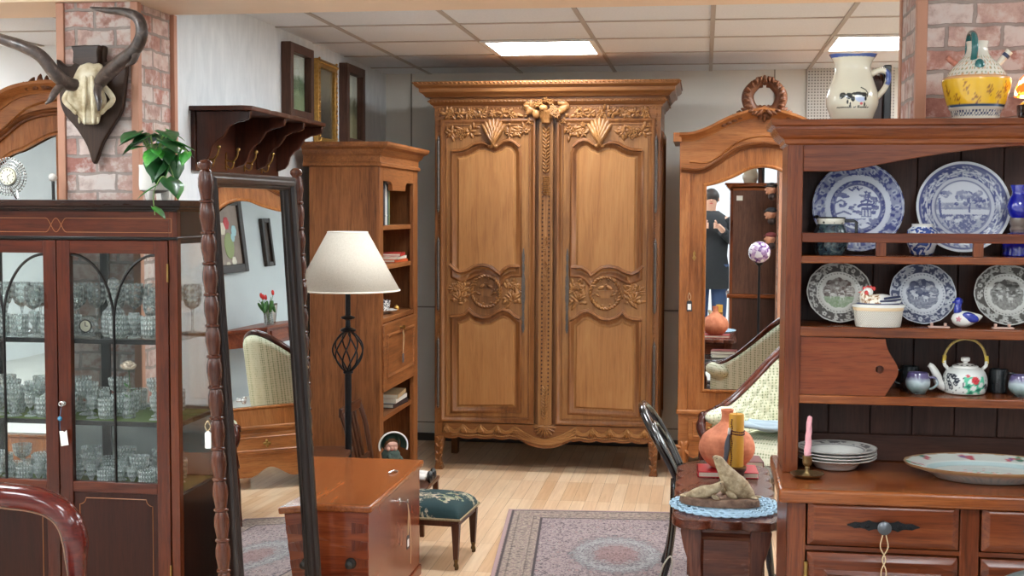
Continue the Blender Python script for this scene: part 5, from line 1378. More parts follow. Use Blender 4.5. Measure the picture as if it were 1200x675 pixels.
# ================================================================ little chair with a bonneted doll, behind the chest
def build_child_chair():
    y0, y1 = 5.74, 6.10; xb = P(425, 520, Y=5.9).x; 
    wd = wood('child_chair_wood', S(58,28,16), S(94,52,30), S(128,78,46), 'Z', rough=.35, coat=.3)
    c = Vector((xb+.16, 5.92, 0)); A = thing('child_chair', 'small brown wooden chair with a slatted back behind the chest', 'chair', c)
    zt = P(420, 483, Y=5.8).z; zs = .215
    for y in (-.16,.16):
        M().tube(smooth_path([(-.17,y,0),(-.155,y,.12),(-.155,y,.22),(-.19,y,.45),(-.225,y,zt)],5), .013, 8).build('back_post', wd, A)
        M().taper((.16,y,0), .010, (.155,y,zs), .014).build('front_leg', wd, A, bevel=.002)
    M().prism([(-.17,-.15),(.175,-.17),(.175,.17),(-.17,.15)], zs-.012, zs+.006, 'XY').build('seat', wd, A, bevel=.004)
    m = M().bar((-.225,-.175,zt-.0),(-.225,.175,zt-.0), .018, .045).build('crest_rail', wd, A, bevel=.006)
    M().bar((-.175,-.16,.32),(-.175,.16,.32), .014, .025).build('lower_rail', wd, A, bevel=.004)
    for y in (-.055, 0, .055): M().bar((-.175,y,.32),(-.222,y,zt-.015), .01, .026, up=(0,1,0)).build('slat', wd, A, bevel=.002)
    for y in (-.155,.155): M().bar((-.155,y,.1),(.155,y,.1), .014).build('stretcher', wd, A, bevel=.003)
    # doll
    hx = P(458, 522, Y=5.93); zz = zs+.0075
    D = thing('doll', 'small doll in a dark green bonnet seated on the little chair', 'doll', (hx.x-.0, 5.93, zz))
    skin = plain('doll_skin', S(226,176,156), .4, coat=.2); dress = plain('doll_dress', S(60,74,66), .8, nz=.25, scale=60); wh = plain('doll_white', S(222,218,212), .7); bkk = plain('doll_shoe', S(22,22,24), .25, coat=.5)
    hz = hx.z-zz
    b = M().lathe([(0,.0),(.06,.004),(.065,.03),(.05,.07),(.04,.1),(.045,.13),(.03,.15),(.015,.16),(0,.16)], (0,0,0), 18).build('body', dress, D, smooth=180)
    h = M().ell((.0,-.0,hz), (.034,.034,.04), 18, 12)
    h.ell((.034,-.004,hz-.004), (.006,.006,.006), 8, 6); h.ell((.026,-.02,hz-.01), (.012,.01,.012), 8, 6); h.ell((.026,.016,hz-.01), (.012,.01,.012), 8, 6); h.lathe([(.014,.12),(.014,hz-.02)], (0,0,0), 10); h.ell((.034,.0,hz+.012),(.006,.026,.012),10,6)
    hd = h.build('head', skin, D, smooth=180); hd.rotation_euler = (0,0,R(-62))
    M().ell((.031,-.014,hz+.006), (.003,.005,.004), 8, 5).ell((.031,.012,hz+.006), (.003,.005,.004), 8, 5).build('eyes', plain('ink', S(30,28,26), .5), hd)
    M().ell((.031,-.002,hz-.017), (.003,.007,.0025), 8, 5).build('mouth', plain('doll_lips', S(190,60,60), .4), hd)
    M().ell((-.006,0,hz+.01), (.036,.04,.042), 14, 10).build('hair', plain('doll_hair', S(110,70,36), .7), hd)
    # bonnet: cap and flared brim with white lace edge
    cap = M().ell((-.016,0,hz+.016), (.042,.047,.046), 18, 12)
    cap.grid(lambda u,v: (.004+.045*v, (.047+.022*v)*math.cos(R(-20+220*u)), hz+.008+(.046+.018*v)*math.sin(R(-20+220*u))), 25, 5)
    cb = cap.build('bonnet', plain('bonnet_green', S(30,56,46), .8, nz=.2, scale=60), D, smooth=180); cb.rotation_euler = (0,0,R(-62))
    M().tube([(.049, .069*math.cos(R(-20+220*u/24)), hz+.008+.064*math.sin(R(-20+220*u/24))) for u in range(25)], .004, 6).build('lace_edge', wh, cb)
    for s in (-1,1):
        M().tube(smooth_path([(.0,s*.04,.13),(.035,s*.055,.09),(.075,s*.04,.06)],5), [.014]*6+[.01]*5, 8).build('arm', dress, D, smooth=180)
        M().ell((.082,s*.038,.056), (.012,.009,.009), 8, 6).build('hand', skin, D, smooth=180)
        M().tube(smooth_path([(.03,s*.03,.03),(.10,s*.035,.03),(.175,s*.035,.026)],5), [.024,.024,.023,.022,.022,.021,.02,.019,.018,.017,.016], 10).build('leg', wh, D, smooth=180)
        M().ell((.198,s*.036,.03), (.017,.016,.03), 10, 8).build('shoe', bkk, D, smooth=180)
build_child_chair()
# slender chair seen as a curved back post between the mirror and the bookcase
def build_side_chair():
    A = thing('side_chair', 'slim dark chair with curved back posts standing behind the tilting mirror', 'chair', (-1.72, 5.35, 0), R(8))
    wd = wood('child_chair_wood', S(58,28,16), S(94,52,30), S(128,78,46), 'Z', rough=.35, coat=.3)
    for y in (-.17,.17):
        M().tube(smooth_path([(-.19,y,0),(-.165,y,.2),(-.16,y,.44),(-.15,y,.6),(-.185,y,.78),(-.20,y,.93),(-.185,y,.965)],6), [.018]*14+[.016]*12+[.015]*11, 10).build('back_post', wd, A)
        M().taper((.18,y*1.08,0), .012, (.175,y*1.08,.44), .018).build('front_leg', wd, A, bevel=.003)
    M().prism([(-.175,-.17),(.2,-.2),(.2,.2),(-.175,.17)], .425, .45, 'XY').build('seat', wd, A, bevel=.006)
    M().bar((-.192,-.17,.94),(-.192,.17,.94), .02, .05).build('crest_rail', wd, A, bevel=.006)
    M().bar((-.152,-.17,.66),(-.152,.17,.66), .016, .035).build('mid_rail', wd, A, bevel=.005)
build_side_chair()
# ================================================================ dresser with plate rack
def build_dresser():
    dk = lambda ax: wood('dresser_mahogany', S(80,35,15), S(126,59,27), S(160,88,46), ax, rough=.3, coat=.3, fig=1.2, gs=.8)
    tp = lambda ax: wood('dresser_top', S(98,45,18), S(150,77,35), S(186,110,60), ax, rough=.24, coat=.4, fig=1.3, gs=.8)
    bk_ = wood('dresser_back', S(52,30,22), S(74,44,34), S(96,60,46), 'Z', rough=.5)
    x0, x1 = .213, 1.615; yw0, yw1 = 3.24, 3.70; yr0, yr1 = 3.455, 3.68; zw = .82; zt = 1.705
    A = thing('dresser', 'large dark brown dresser with plate rack, drawers and a small cupboard', 'dresser', ((x0+x1)/2, (yw0+yw1)/2, 0))
    b = lambda m, n, w_, **k: wb(m, n, w_, A, **k)
    # base
    b(M().box(x0-.02, x1+.02, yw0, yw1, zw-.036, zw), 'worktop', tp('X'), bevel=.008, seg=3)
    b(M().box(x0+.002, x0+.024, yw0+.03, yw1-.01, 0, zw-.036), 'side_panel', dk('Z'), smooth=0); b(M().box(x1-.024, x1-.002, yw0+.03, yw1-.01, 0, zw-.036), 'side_panel', dk('Z'), smooth=0)
    b(M().box(x0+.024, x1-.024, yw1-.03, yw1-.015, .05, zw-.036), 'back_panel', bk_, smooth=0)
    yf = yw0+.025
    dx0 = XofP(953, yf)-.002; dw = XofP(1131, yf)-dx0; gp = XofP(1158.5, yf)-XofP(1131, yf)
    zs = [P(1040,588,Y=yf).z, P(1040,641,Y=yf).z, P(1040,650,Y=yf).z]
    b(M().box(x0+.002, dx0-.004, yf, yf+.03, 0, zw-.036), 'stile', dk('Z'), bevel=.002); 
    fr = M()
    xs = [dx0+i*(dw+gp) for i in range(3)]
    xe = xs[2]+dw
    b(M().box(xe+.004, x1-.002, yf, yf+.03, 0, zw-.036), 'stile', dk('Z'), bevel=.002)
    for i in range(2): b(M().box(xs[i]+dw+.004, xs[i+1]-.004, yf, yf+.03, .07, zw-.036), 'stile', dk('Z'), bevel=.002)
    for z0_, z1_ in ((zs[0]+.004, zw-.036), (zs[2]+.004, zs[1]-.004), (.0, .07)): b(M().box(dx0-.004, xe+.004, yf+.001, yf+.03, z0_, z1_), 'rail', dk('X'), smooth=0)
    ir = plain('black_iron', S(26,26,28), .45, .6)
    def raised(x, z0_, z1_, name):
        m = M().box(x, x+dw, yf-.006, yf+.02, z0_, z1_)
        c = .016; v = [(x,yf-.006,z0_),(x+dw,yf-.006,z0_),(x+dw,yf-.006,z1_),(x,yf-.006,z1_),(x+c,yf-.018,z0_+c),(x+dw-c,yf-.018,z0_+c),(x+dw-c,yf-.018,z1_-c),(x+c,yf-.018,z1_-c)]
        m.raw(v, [(4,5,6,7),(0,1,5,4),(1,2,6,5),(2,3,7,6),(3,0,4,7)])
        return b(m, name, dk('X'), bevel=.002)
    for i, x in enumerate(xs):
        d = raised(x, zs[1], zs[0], 'drawer'); cx = x+dw/2; zc = (zs[0]+zs[1])/2
        m = M(); hw = .087; pts = []
        for k in range(41):
            u = -1+2*k/40; h = .013*(1-abs(u)**3)*(1-.45*abs(math.sin(u*pi*2.5)))+.0015; pts.append((cx+u*hw, zc+h))
        pts += [(p[0], 2*zc-p[1]) for p in pts[::-1]]
        m.prism(pts, yf-.0205, yf-.018)
        for k in (-.7,-.45,.45,.7): m.tube([(cx+k*hw+.007*math.cos(t*pi/5), yf-.021, zc+.006*math.sin(t*pi/5)) for t in range(10)], .0014, 4, closed=True)
        wb(m, 'handle_plate', ir, d); wb(M().lathe([(0,-.018),(.012,-.018),(.008,-.024),(.008,-.034),(.016,-.038),(.017,-.044),(.01,-.05),(0,-.051)], (cx, yf, zc), 18, 'Y'), 'knob', plain('pewter_knob', S(90,92,96), .35, .9), d)
        dd = raised(x, .075, zs[2], 'door'); 
        rc = [(x+.05,.12),(x+dw-.05,.12),(x+dw-.05,zs[2]-.05),(x+.05,zs[2]-.05)]
        wb(M().sweep(rc, [(-.01,0),(0,.007),(.01,0)], closed=True, off=yf-.018), 'moulding', dk('X'), dd)
        if i == 0: wb(M().lathe([(.005,-.025),(.005,.025)], (x-.003, yf-.008, .61), 8), 'hinge', plain('aged_brass', S(150,118,66), .35, .9), dd)
    b(M().box(x0-.006, x1+.006, yf-.012, yw1-.005, 0, .06), 'plinth', dk('X'), bevel=.005)
    # rack: sides, back boards, shelves
    for xa in (x0, x1-.024): b(M().box(xa, xa+.024, yr0, yr1, zw+.0005, zt), 'rack_side', dk('Z'), bevel=.002)
    for xa, nm in ((x0, 0), (x1-.04, 0)): b(M().box(xa, xa+.04, yr0-.008, yr0+.0, zw+.0005, zt), 'rack_stile', dk('Z'), bevel=.002)
    m = M(); n = 12; w_ = (x1-x0-.048)/n
    for i in range(n): m.box(x0+.024+i*w_+.0012, x0+.024+(i+1)*w_-.0012, yr1-.016, yr1-.004, zw+.001, zt)
    b(m, 'back_boards', bk_, smooth=0, bevel=.002); b(M().box(x0+.024, x1-.024, yr1-.004, yr1-.001, zw+.001, zt), 'backing_sheet', wood('backing_ply', S(84,54,42), S(116,78,62), S(140,98,78), 'Z', rough=.5), smooth=0); b(M().box(x0+.05, x0+.1, yr1-.001, yr1+.0005, 1.60, 1.64), 'stock_label', plain('tag_white', S(228,226,220), .6), smooth=0)
    b(M().box(x0+.024, x1-.024, yr1-.03, yr1-.016, zw+.001, zw+.075), 'back_rail', wood('dresser_back', S(52,30,22), S(74,44,34), S(96,60,46), 'X', rough=.5), bevel=.003)
    zsh = [1.395, 1.209, 1.028]
    for z, th in zip(zsh, (.02,.027,.023)): b(M().box(x0+.024, x1-.024, yr0-.004, yr1-.016, z-th, z), 'shelf', tp('X'), bevel=.003)
    b(M().box(x0+.04, x1-.04, yr0-.006, yr0+.012, 1.43, 1.455), 'gallery_rail', dk('X'), bevel=.002)
    for k in range(7):
        xx = XofP(1032, yr0)+.243*k
        if xx < x1-.05: b(M().box(xx-.0125, xx+.0125, yr0-.004, yr0+.01, 1.3955, 1.43), 'gallery_post', dk('Z'))
    # arched frieze, top board, cornice
    xm = (x0+x1)/2; pts = []
    zlo, zhi = P(960,201,Y=yr0).z, P(1200,170,Y=yr0).z
    for k in range(33):
        x = x0+.04+(x1-x0-.08)*k/32; u = abs(x-xm)/((x1-x0)/2-.04)
        t = max(0,min(1,(.84-u)/.78)); pts.append((x, zlo+(zhi-zlo)*math.sin(t*pi/2)))
    b(M().prism([(x1-.04,zt),(x0+.04,zt)]+pts, yr0-.007, yr0+.012), 'frieze', dk('X'), smooth=30, bevel=.002)
    b(M().box(x0+.005, x1-.005, yr0, yr1, zt, zt+.012), 'top_board', dk('X'), smooth=0)
    rows = [(0,zt-.022),(.008,zt-.018),(.01,zt-.008),(.022,zt),(.03,zt+.012),(.034,zt+.018),(.034,zt+.024),(.044,zt+.028),(.046,zt+.042)]; vs = []; fs = []
    for o, z in rows: vs += [(x0-o,yr1,z),(x0-o,yr0-.008-o,z),(x1+o,yr0-.008-o,z),(x1+o,yr1,z)]
    for i in range(len(rows)-1):
        for j in range(3): fs.append((i*4+j,i*4+j+1,i*4+j+5,i*4+j+4))
        fs.append((i*4+3,i*4,i*4+4,i*4+7))
    k = len(rows)-1; fs += [(3,2,1,0), (k*4,k*4+1,k*4+2,k*4+3)]
    b(M().raw(vs, fs), 'cornice', tp('X'), smooth=25)
    # little cupboard with a shaped end and finger hole
    c0 = XofP(938, yr0); ya = yr0+.004
    ed = [(1038,397.5),(1039,405),(1042,413),(1047,421),(1051.5,429),(1052.5,436),(1050,444),(1044,453),(1039,461),(1037,467.5)]
    e = smooth_path([(q[0], min(max(q[1], zsh[2]+.0005), zsh[1]-.0275)) for q in px(ed, ya)], 4)
    poly = [(c0, zsh[1]-.0275)] + e + [(c0, zsh[2]+.0005)]
    hx, hz = XZ(1031, 433, ya); hr = .0105; hole = [(hx+hr*math.cos(2*pi*i/20), hz+hr*math.sin(2*pi*i/20)) for i in range(20)]
    import bmesh
    bm = bmesh.new(); fv = []
    for loop in (poly, hole):
        v = [bm.verts.new((x, ya, z)) for x, z in loop]; 
        for i in range(len(v)): fv.append(bm.edges.new((v[i], v[(i+1)%len(v)])))
    bmesh.ops.triangle_fill(bm, use_beauty=True, edges=fv)
    g = bmesh.ops.extrude_face_region(bm, geom=bm.faces[:]); 
    bmesh.ops.translate(bm, verts=[q for q in g['geom'] if isinstance(q, bmesh.types.BMVert)], vec=(0,.018,0))
    bm.verts.index_update(); m = M().raw([v.co[:] for v in bm.verts], [[v.index for v in f.verts] for f in bm.faces]); bm.free()
    b(m, 'cupboard_front', wood('cupboard_front', S(106,42,17), S(144,66,30), S(166,88,46), 'X', rough=.32, coat=.3), smooth=0)
    xe_ = max(p[0] for p in poly)-.02
    b(M().box(xe_-.03, xe_-.016, ya+.018, yr1-.017, zsh[2]+.0005, zsh[1]-.0275), 'cupboard_side', dk('Z'), smooth=0)
    return A, xs, dw, yf, zs, zsh, zw, yr0, yr1, zt+.042
DR, d_xs, d_dw, d_yf, d_zs, SH, ZW, YR0, YR1, ZTOP = build_dresser()
tpz = (d_zs[0]+d_zs[1])/2
t = thing('price_tag', 'loop of pale string hanging from the first drawer knob of the dresser', 'tag', (d_xs[0]+d_dw/2, d_yf-.030, tpz-.0175))
m = M()
for s in (-1,1): m.tube(smooth_path([(s*.004,-.012,0),(s*.009,-.013,-.03),(-s*.004,-.013,-.06),(s*.006,-.013,-.09),(s*.002,-.013,-.13)],6), .0014, 5)
m.build('hanging_string', plain('twine', S(196,170,132), .8), t); M().box(-.018,.018,-.0145,-.0125,-.18,-.128).build('card', plain('tag_white', S(228,226,220), .6), t, smooth=0)

# ---------------------------------------------------------------- painted plates
class Canvas:
    def __init__(s, n=360, seed=0):
        s.n = n; s.a = np.zeros((n, n)); y, x = np.mgrid[0:n, 0:n]; s.x = (x+.5)/n*2-1; s.y = (y+.5)/n*2-1; s.r = np.hypot(s.x, s.y); s.t = np.arctan2(s.y, s.x); s.rs = np.random.RandomState(seed)
    def noise(s, f, oct=3):
        out = np.zeros((s.n, s.n)); amp = 1
        for o in range(oct):
            k = int(f*2**o)+2; g = s.rs.rand(k+1, k+1); u = (s.x+1)/2*(k-1); v = (s.y+1)/2*(k-1); i = u.astype(int); j = v.astype(int); a = u-i; b = v-j; a = a*a*(3-2*a); b = b*b*(3-2*b)
            out += amp*(g[j,i]*(1-a)*(1-b)+g[j,i+1]*a*(1-b)+g[j+1,i]*(1-a)*b+g[j+1,i+1]*a*b); amp *= .55
        return (out-out.min())/(out.max()-out.min())
    def put(s, mask, v): s.a = np.where(mask, v if not isinstance(v, np.ndarray) else v, s.a)
    def ring(s, r0, r1, v): s.put((s.r >= r0) & (s.r < r1), v)
    def ell(s, x, y, a, b, v, rot=0):
        c, q = math.cos(rot), math.sin(rot); dx = s.x-x; dy = s.y-y; s.put(((dx*c+dy*q)/a)**2+((-dx*q+dy*c)/b)**2 < 1, v)
    def line(s, pts, w, v):
        for (xa, ya), (xb, yb) in zip(pts[:-1], pts[1:]):
            L = max(1e-6, (xb-xa)**2+(yb-ya)**2); t = np.clip(((s.x-xa)*(xb-xa)+(s.y-ya)*(yb-ya))/L, 0, 1)
            s.put(np.hypot(s.x-xa-t*(xb-xa), s.y-ya-t*(yb-ya)) < w, v)
    def rect(s, x0, x1, y0, y1, v): s.put((s.x>x0)&(s.x<x1)&(s.y>y0)&(s.y<y1), v)
    def at(s, u, v):
        i = min(s.n-1, max(0, int((u+1)/2*s.n))); j = min(s.n-1, max(0, int((v+1)/2*s.n))); return s.a[j, i]
def canvas_garden():   # blue garden scene with pavilion, trees and a pair of birds, inside latticed borders
    c = Canvas(seed=1); nz = c.noise(26, 2); n2 = c.noise(60, 2)
    c.ring(.72, 1, np.where(nz > .52, .95, .45)); c.ring(.955, .975, .1); 
    for i in range(16):
        a = 2*pi*i/16; c.ell(.85*math.cos(a), .85*math.sin(a), .07, .05, .15, a); c.ell(.85*math.cos(a), .85*math.sin(a), .04, .03, .9, a)
    c.ring(.69, .72, .05); c.ring(.60, .69, .02); c.ring(.53, .6, np.where(n2 > .4, .95, .5)); c.ring(0, .53, .03)
    ins = c.r < .53
    def I(f): 
        b = c.a.copy(); f(); c.a = np.where(ins, c.a, b)
    def scene():
        for (x, y, r) in ((-.3,.06,.1),(.2,.3,.1),(.28,.22,.12),(.12,.24,.07),(-.12,.0,.09),(.36,-.05,.13),(.42,.1,.08),(-.02,-.12,.09)):
            for k in range(7): c.ell(x+c.rs.uniform(-r,r), y+c.rs.uniform(-r,r)*.6, r*.42, r*.26, c.rs.choice([.75,.9,.6]))
        c.rect(.08,.3,-.22,.0,.85); 
        for k in range(3): c.rect(.1+k*.07,.14+k*.07,-.2,-.06,.1)
        c.line([(.02,.02),(.1,.06),(.28,.06),(.36,.02)], .03, .95); c.line([(.08,.12),(.19,.17),(.3,.12)], .025, .9)
        c.line([(-.48,.1),(-.36,.16),(-.28,.12)], .02, .8); c.line([(-.45,-.16),(-.3,-.1),(-.15,-.16)], .02, .85); c.line([(.25,.3),(.2,.05),(.22,-.1)], .015, .9)
        c.put((c.y < -.25) & (c.noise(20,2) > .45), .7); c.put((np.abs(c.y+.36-.03*np.sin(c.x*14)) < .02), .9); c.ell(.1,-.33,.1,.05,.1); c.ell(-.36,.28,.12,.05,.75); c.ell(-.28,.24,.1,.04,.85)
        for (x, y, f) in ((-.12,.4,1),(.02,.42,-1)): c.line([(x-.08*f,y+.02),(x,y-.03),(x+.08*f,y+.04)], .014, .95); c.line([(x,y-.04),(x+.03*f,y+.05)], .012, .95)
        c.ring(.49,.53, .8)
    I(scene); return c
def canvas_pastoral():   # blue countryside scene with trees, stream and grazing animals inside a leafy scroll border
    c = Canvas(seed=4); nz = c.noise(22, 2); c.ring(.94, 1, .03); c.ring(.9, .94, .85)
    c.ring(.64, .9, np.where(np.abs(nz-.5) < .09, .35, np.where(nz > .5, .9, .75)))
    for i in range(14):
        a = 2*pi*i/14
        c.line([((.7+.14*t)*math.cos(a+.25*math.sin(t*6)), (.7+.14*t)*math.sin(a+.25*math.sin(t*6))) for t in [k/6 for k in range(7)]], .012, .12)
        c.ell(.8*math.cos(a+.2), .8*math.sin(a+.2), .035, .022, .2, a)
    c.ring(.6, .66, .15); c.ring(0, .6, .12); b = c.a.copy(); n = c.noise(14, 3); n3 = c.noise(40, 2)
    c.put((c.y < .1), .25+.5*n); c.put((c.y < -.05) & (c.y > -.16), .12); c.put(c.y < -.16, np.where(n3 > .45, .8, .35))
    for (x, y, r, k_) in ((.15,.2,.24,16),(-.42,.25,.16,9),(.42,.15,.18,10),(.0,.12,.14,6)):
        for k in range(k_): c.ell(x+c.rs.uniform(-r,r), y+c.rs.uniform(-r,r)*.75, r*.34, r*.26, c.rs.choice([.55,.7,.9,.8]))
    c.line([(.15,.1),(.14,-.1)], .02, .9); c.line([(-.5,.2),(-.46,-.2)], .025, .9); c.put((n3 > .68) & (c.y > .0) & (c.y < .4) & (c.a > .4), .25)
    for (x, y) in ((-.3,-.25),(-.12,-.3),(.3,-.22)): c.ell(x,y,.07,.04,.1); c.ell(x+.08,y+.03,.025,.022,.15); c.line([(x-.04,y),(x-.04,y-.08)],.01,.2); c.line([(x+.04,y),(x+.04,y-.08)],.01,.2)
    c.a = np.where(c.r < .58, c.a, b); c.ring(.575,.6,.6); return c
def canvas_floral(seed, dark=1.0):   # flowered border, small landscape medallion
    c = Canvas(seed=seed); nz = c.noise(24, 2); n2 = c.noise(44, 2)
    c.ring(.7, 1, np.where(nz > .44, .88*dark, .2)); c.ring(.97,1,.1)
    for i in range(14):
        a = 2*pi*i/14+.1
        for k in range(5): c.ell(.85*math.cos(a)+.045*math.cos(k*1.256), .85*math.sin(a)+.045*math.sin(k*1.256), .03, .03, .1)
        c.ell(.85*math.cos(a), .85*math.sin(a), .022, .022, .9)
    c.ring(0, .7, .06); c.put((c.r > .62) & (c.r < .7) & (np.sin(c.t*40)+np.sin((c.r-.62)*80) > .9), .6)
    b = c.a.copy(); c.put(c.r < .5, .3+.5*n2); c.put((c.y > .18)&(c.noise(10,2) > .45), .85)
    for k in range(34): c.ell(c.rs.uniform(-.4,.4), c.rs.uniform(-.1,.35), c.rs.uniform(.03,.1), c.rs.uniform(.02,.07), c.rs.choice([.9,.75,.2]))
    for (x,y) in ((-.2,-.05),(.1,-.12)): c.ell(x,y,.08,.05,.08); c.line([(x-.05,y),(x-.05,y-.12)],.014,.15); c.line([(x+.04,y),(x+.04,y-.12)],.014,.15); c.ell(x-.09,y+.06,.03,.03,.1)
    c.a = np.where(c.r < .5+.03*np.sin(c.t*9), c.a, b); return c
CHINA = vcol('painted_china', .34, .12)
def plate(label, c, r, loc, lean, inkfn, base, name='plate', group=None, scallop=0, cat='plate', yaw=0):
    prof = [(0,.0),(.35,.0),(.56,.001),(.64,.012),(.70,.02),(.85,.028),(.97,.036),(1.0,.04)]
    nr, na = 64, 144; m = M(); hs = r*.9
    def hgt(q):
        for (a,ha),(b_,hb) in zip(prof[:-1], prof[1:]):
            if q <= b_: return (ha+(hb-ha)*(q-a)/(b_-a))*r*2.2
        return prof[-1][1]*r*2.2
    vs = [(0,0,0)]; fs = []
    for j in range(1, nr+1):
        q = j/nr
        for i in range(na):
            a = 2*pi*i/na; rr = r*q*(1+(scallop*math.cos(a*12) if q > .8 else 0)); vs.append((rr*math.cos(a), rr*math.sin(a), hgt(q)))
    for i in range(na):
        fs.append((0, 1+i, 1+(i+1)%na))
        for j in range(nr-1): p = 1+j*na; fs.append((p+i, p+na+i, p+na+(i+1)%na, p+(i+1)%na))
    nfront = len(vs)
    back = []; 
    for q, o in ((1.0,-.004),(.95,-.008),(.66,-.006),(.6,-.012),(.56,-.012),(.54,-.006),(0.001,-.006)):
        back.append(len(vs)); 
        for i in range(na): a = 2*pi*i/na; vs.append((r*q*math.cos(a), r*q*math.sin(a), hgt(min(q,1))+o*r*8*.12))
    prev = 1+(nr-1)*na
    for s_ in back:
        for i in range(na): fs.append((prev+i, s_+i, s_+(i+1)%na, prev+(i+1)%na))
        prev = s_
    m.raw(vs, fs); o = m.build(name, CHINA, smooth=60)
    def col(v):
        k = max(0, c.at(max(-.999,min(.999,v.x/r)), max(-.999,min(.999,v.y/r))))**.55; return inkfn(k, v.x/r, v.y/r)
    paint(o, col)
    o.location = loc; o.rotation_euler = (R(90)-R(lean), 0, yaw); tag(o, label, cat, group); return o
def ink2(base, ink): return lambda k, u, v: list(lerp(base, ink, min(1,max(0,k))))
W_ = S(222,222,218); BLUE = S(38,66,142); NAVY = S(30,44,92); BRN = S(52,44,40)
def stand(px_, py_, r, shelf, lean=9, back=YR1-.017):
    """where a leaning plate of radius r rests on a shelf: its centre"""
    l = R(lean); yc = (back-.002-r*math.sin(l)-.03) if r > .1 else 3.532+r*math.sin(l); x = P(px_, py_, Y=yc).x
    return (x, yc, shelf+(.004+.012*math.sin(l) if r > .1 else .0025)+r*1.014*math.cos(l))
LEAN = 7
plate('large blue and white plate with a garden pavilion scene on the top shelf', canvas_garden(), .1215, stand(1005,248,.1215,SH[0],LEAN), LEAN, ink2(S(208,212,222), S(18,34,112)), W_, group=None)
plate('large blue and white plate with a white rim and tree lined stream scene', canvas_pastoral(), .1225, stand(1128,248,.1225,SH[0],LEAN), LEAN, ink2(S(222,224,226), S(18,36,108)), W_)
def brown(k, u, v):
    k = min(1,max(0,k)); r = math.hypot(u,v); ink = lerp(S(70,50,44), S(78,112,60), 1.0 if (r < .5 and v < -.12) else 0)
    return list(lerp(S(206,204,196), ink if r < .5 else S(48,42,42), k))
plate('small scalloped plate with brown flowered border and green meadow scene', canvas_floral(11), .085, stand(983,345,.085,SH[1],22), 22, brown, W_, scallop=.012)
plate('small scalloped plate with navy flowered border beside the blue duck', canvas_floral(12), .085, stand(1081,346,.085,SH[1],22), 22, ink2(S(204,208,212), S(24,36,76)), W_, scallop=.012)
plate('small scalloped plate with grey brown border at the right end of the middle shelf', canvas_floral(13), .085, stand(1180,347,.085,SH[1],22), 22, lambda k,u,v: list(lerp(S(206,206,200), S(54,50,46), min(1,max(0,k)))), W_, scallop=.012)
for k, (a, nm) in enumerate(((1098,'small plate stand foot under the navy bordered plate'),(1172,'small plate stand foot under the grey bordered plate'))):
    x = XofP(a, 3.52); m = M().box(-.026,.026,-.012,.012,0,.004).box(-.02,-.014,.0,.012,.004,.012).box(.014,.02,.0,.012,.004,.012)
    o = m.build('plate_stand', plain('pink_clear', S(196,160,144), .3), bevel=.001); o.location = (x, 3.468, SH[1]+.001); tag(o, nm, 'stand', 'plate stands')

# ---------------------------------------------------------------- jugs, jars, hen dish, duck
def spot(px_, Y): return XofP(px_, Y)
def build_dark_jug():
    Y = 3.525; t = thing('jug', 'dark patterned lobed jug with a white band and black square handle on the top shelf', 'jug', (spot(973,Y), Y, SH[0]+.001))
    n = N('dark_lustre'); v = n.coord(); q = n.noise(v, 70, 4, .6, 1); 
    dm = n.bsdf(n.ramp(q, [(.35, S(22,28,34)), (.5, S(44,62,74)), (.62, S(70,90,84)), (.7, S(110,110,120))]), .25, Coat_Weight=.5)
    def body(u, v_):
        a = 2*pi*u; z = .082*v_; r = (.034+.011*math.sin(pi*min(1,v_*1.05))**.8)*(1+.05*abs(math.cos(a*5))) if v_ < .97 else .033
        return (r*math.cos(a), r*math.sin(a), z)
    b = M().grid(body, 60, 24, wrap=True); b.lathe([(0,.0),(.034,.0),(.034,.001)], (0,0,0), 30, cap=False); b.build('body', dm, t, smooth=60)
    n2 = N('jug_band'); v = n2.coord((1,1,1)); w = n2.n('TexVoronoi'); n2.l(v, w.inputs['Vector']); w.inputs['Scale'].default_value = 90
    M().lathe([(.0335,.081),(.036,.084),(.037,.096),(.035,.097),(.033,.09),(.0,.086)], (0,0,0), 40).build('white_band', n2.bsdf(n2.ramp(w.outputs[0], [(.2, S(40,40,40)), (.34, S(222,216,200))]), .3), t)
    bl = plain('black_glaze', S(16,16,18), .2, coat=.5)
    M().tube([(.037*math.cos(2*pi*i/40), .037*math.sin(2*pi*i/40), .098) for i in range(40)], .002, 6, closed=True).ell((-.037,0,.1), (.009,.008,.005), 8, 5).build('rim', bl, t)
    M().tube([(.034,-.01,.09),(.058,-.016,.09),(.064,-.018,.086),(.064,-.018,.045),(.06,-.017,.04),(.043,-.012,.038)], .0042, 6).build('handle', bl, t)
build_dark_jug()
t = thing('ginger_jar', 'small squat blue and white jar with a white neck on the top shelf', 'jar', (spot(1080,3.55), 3.55, SH[0]+.001))
bw = patt('blue_sprig', S(222,226,230), S(54,80,150), 55, .5)
M().lathe([(0,.0),(.026,.0),(.03,.004),(.038,.03),(.041,.05),(.038,.066),(.028,.075)], (0,0,0), 36, cap=False).build('body', bw, t, smooth=60)
M().lathe([(.028,.074),(.0265,.08),(.028,.083),(.024,.083),(.023,.07),(.0,.06)], (0,0,0), 30, cap=False).build('neck', plain('white_china', S(222,220,214), .2), t)
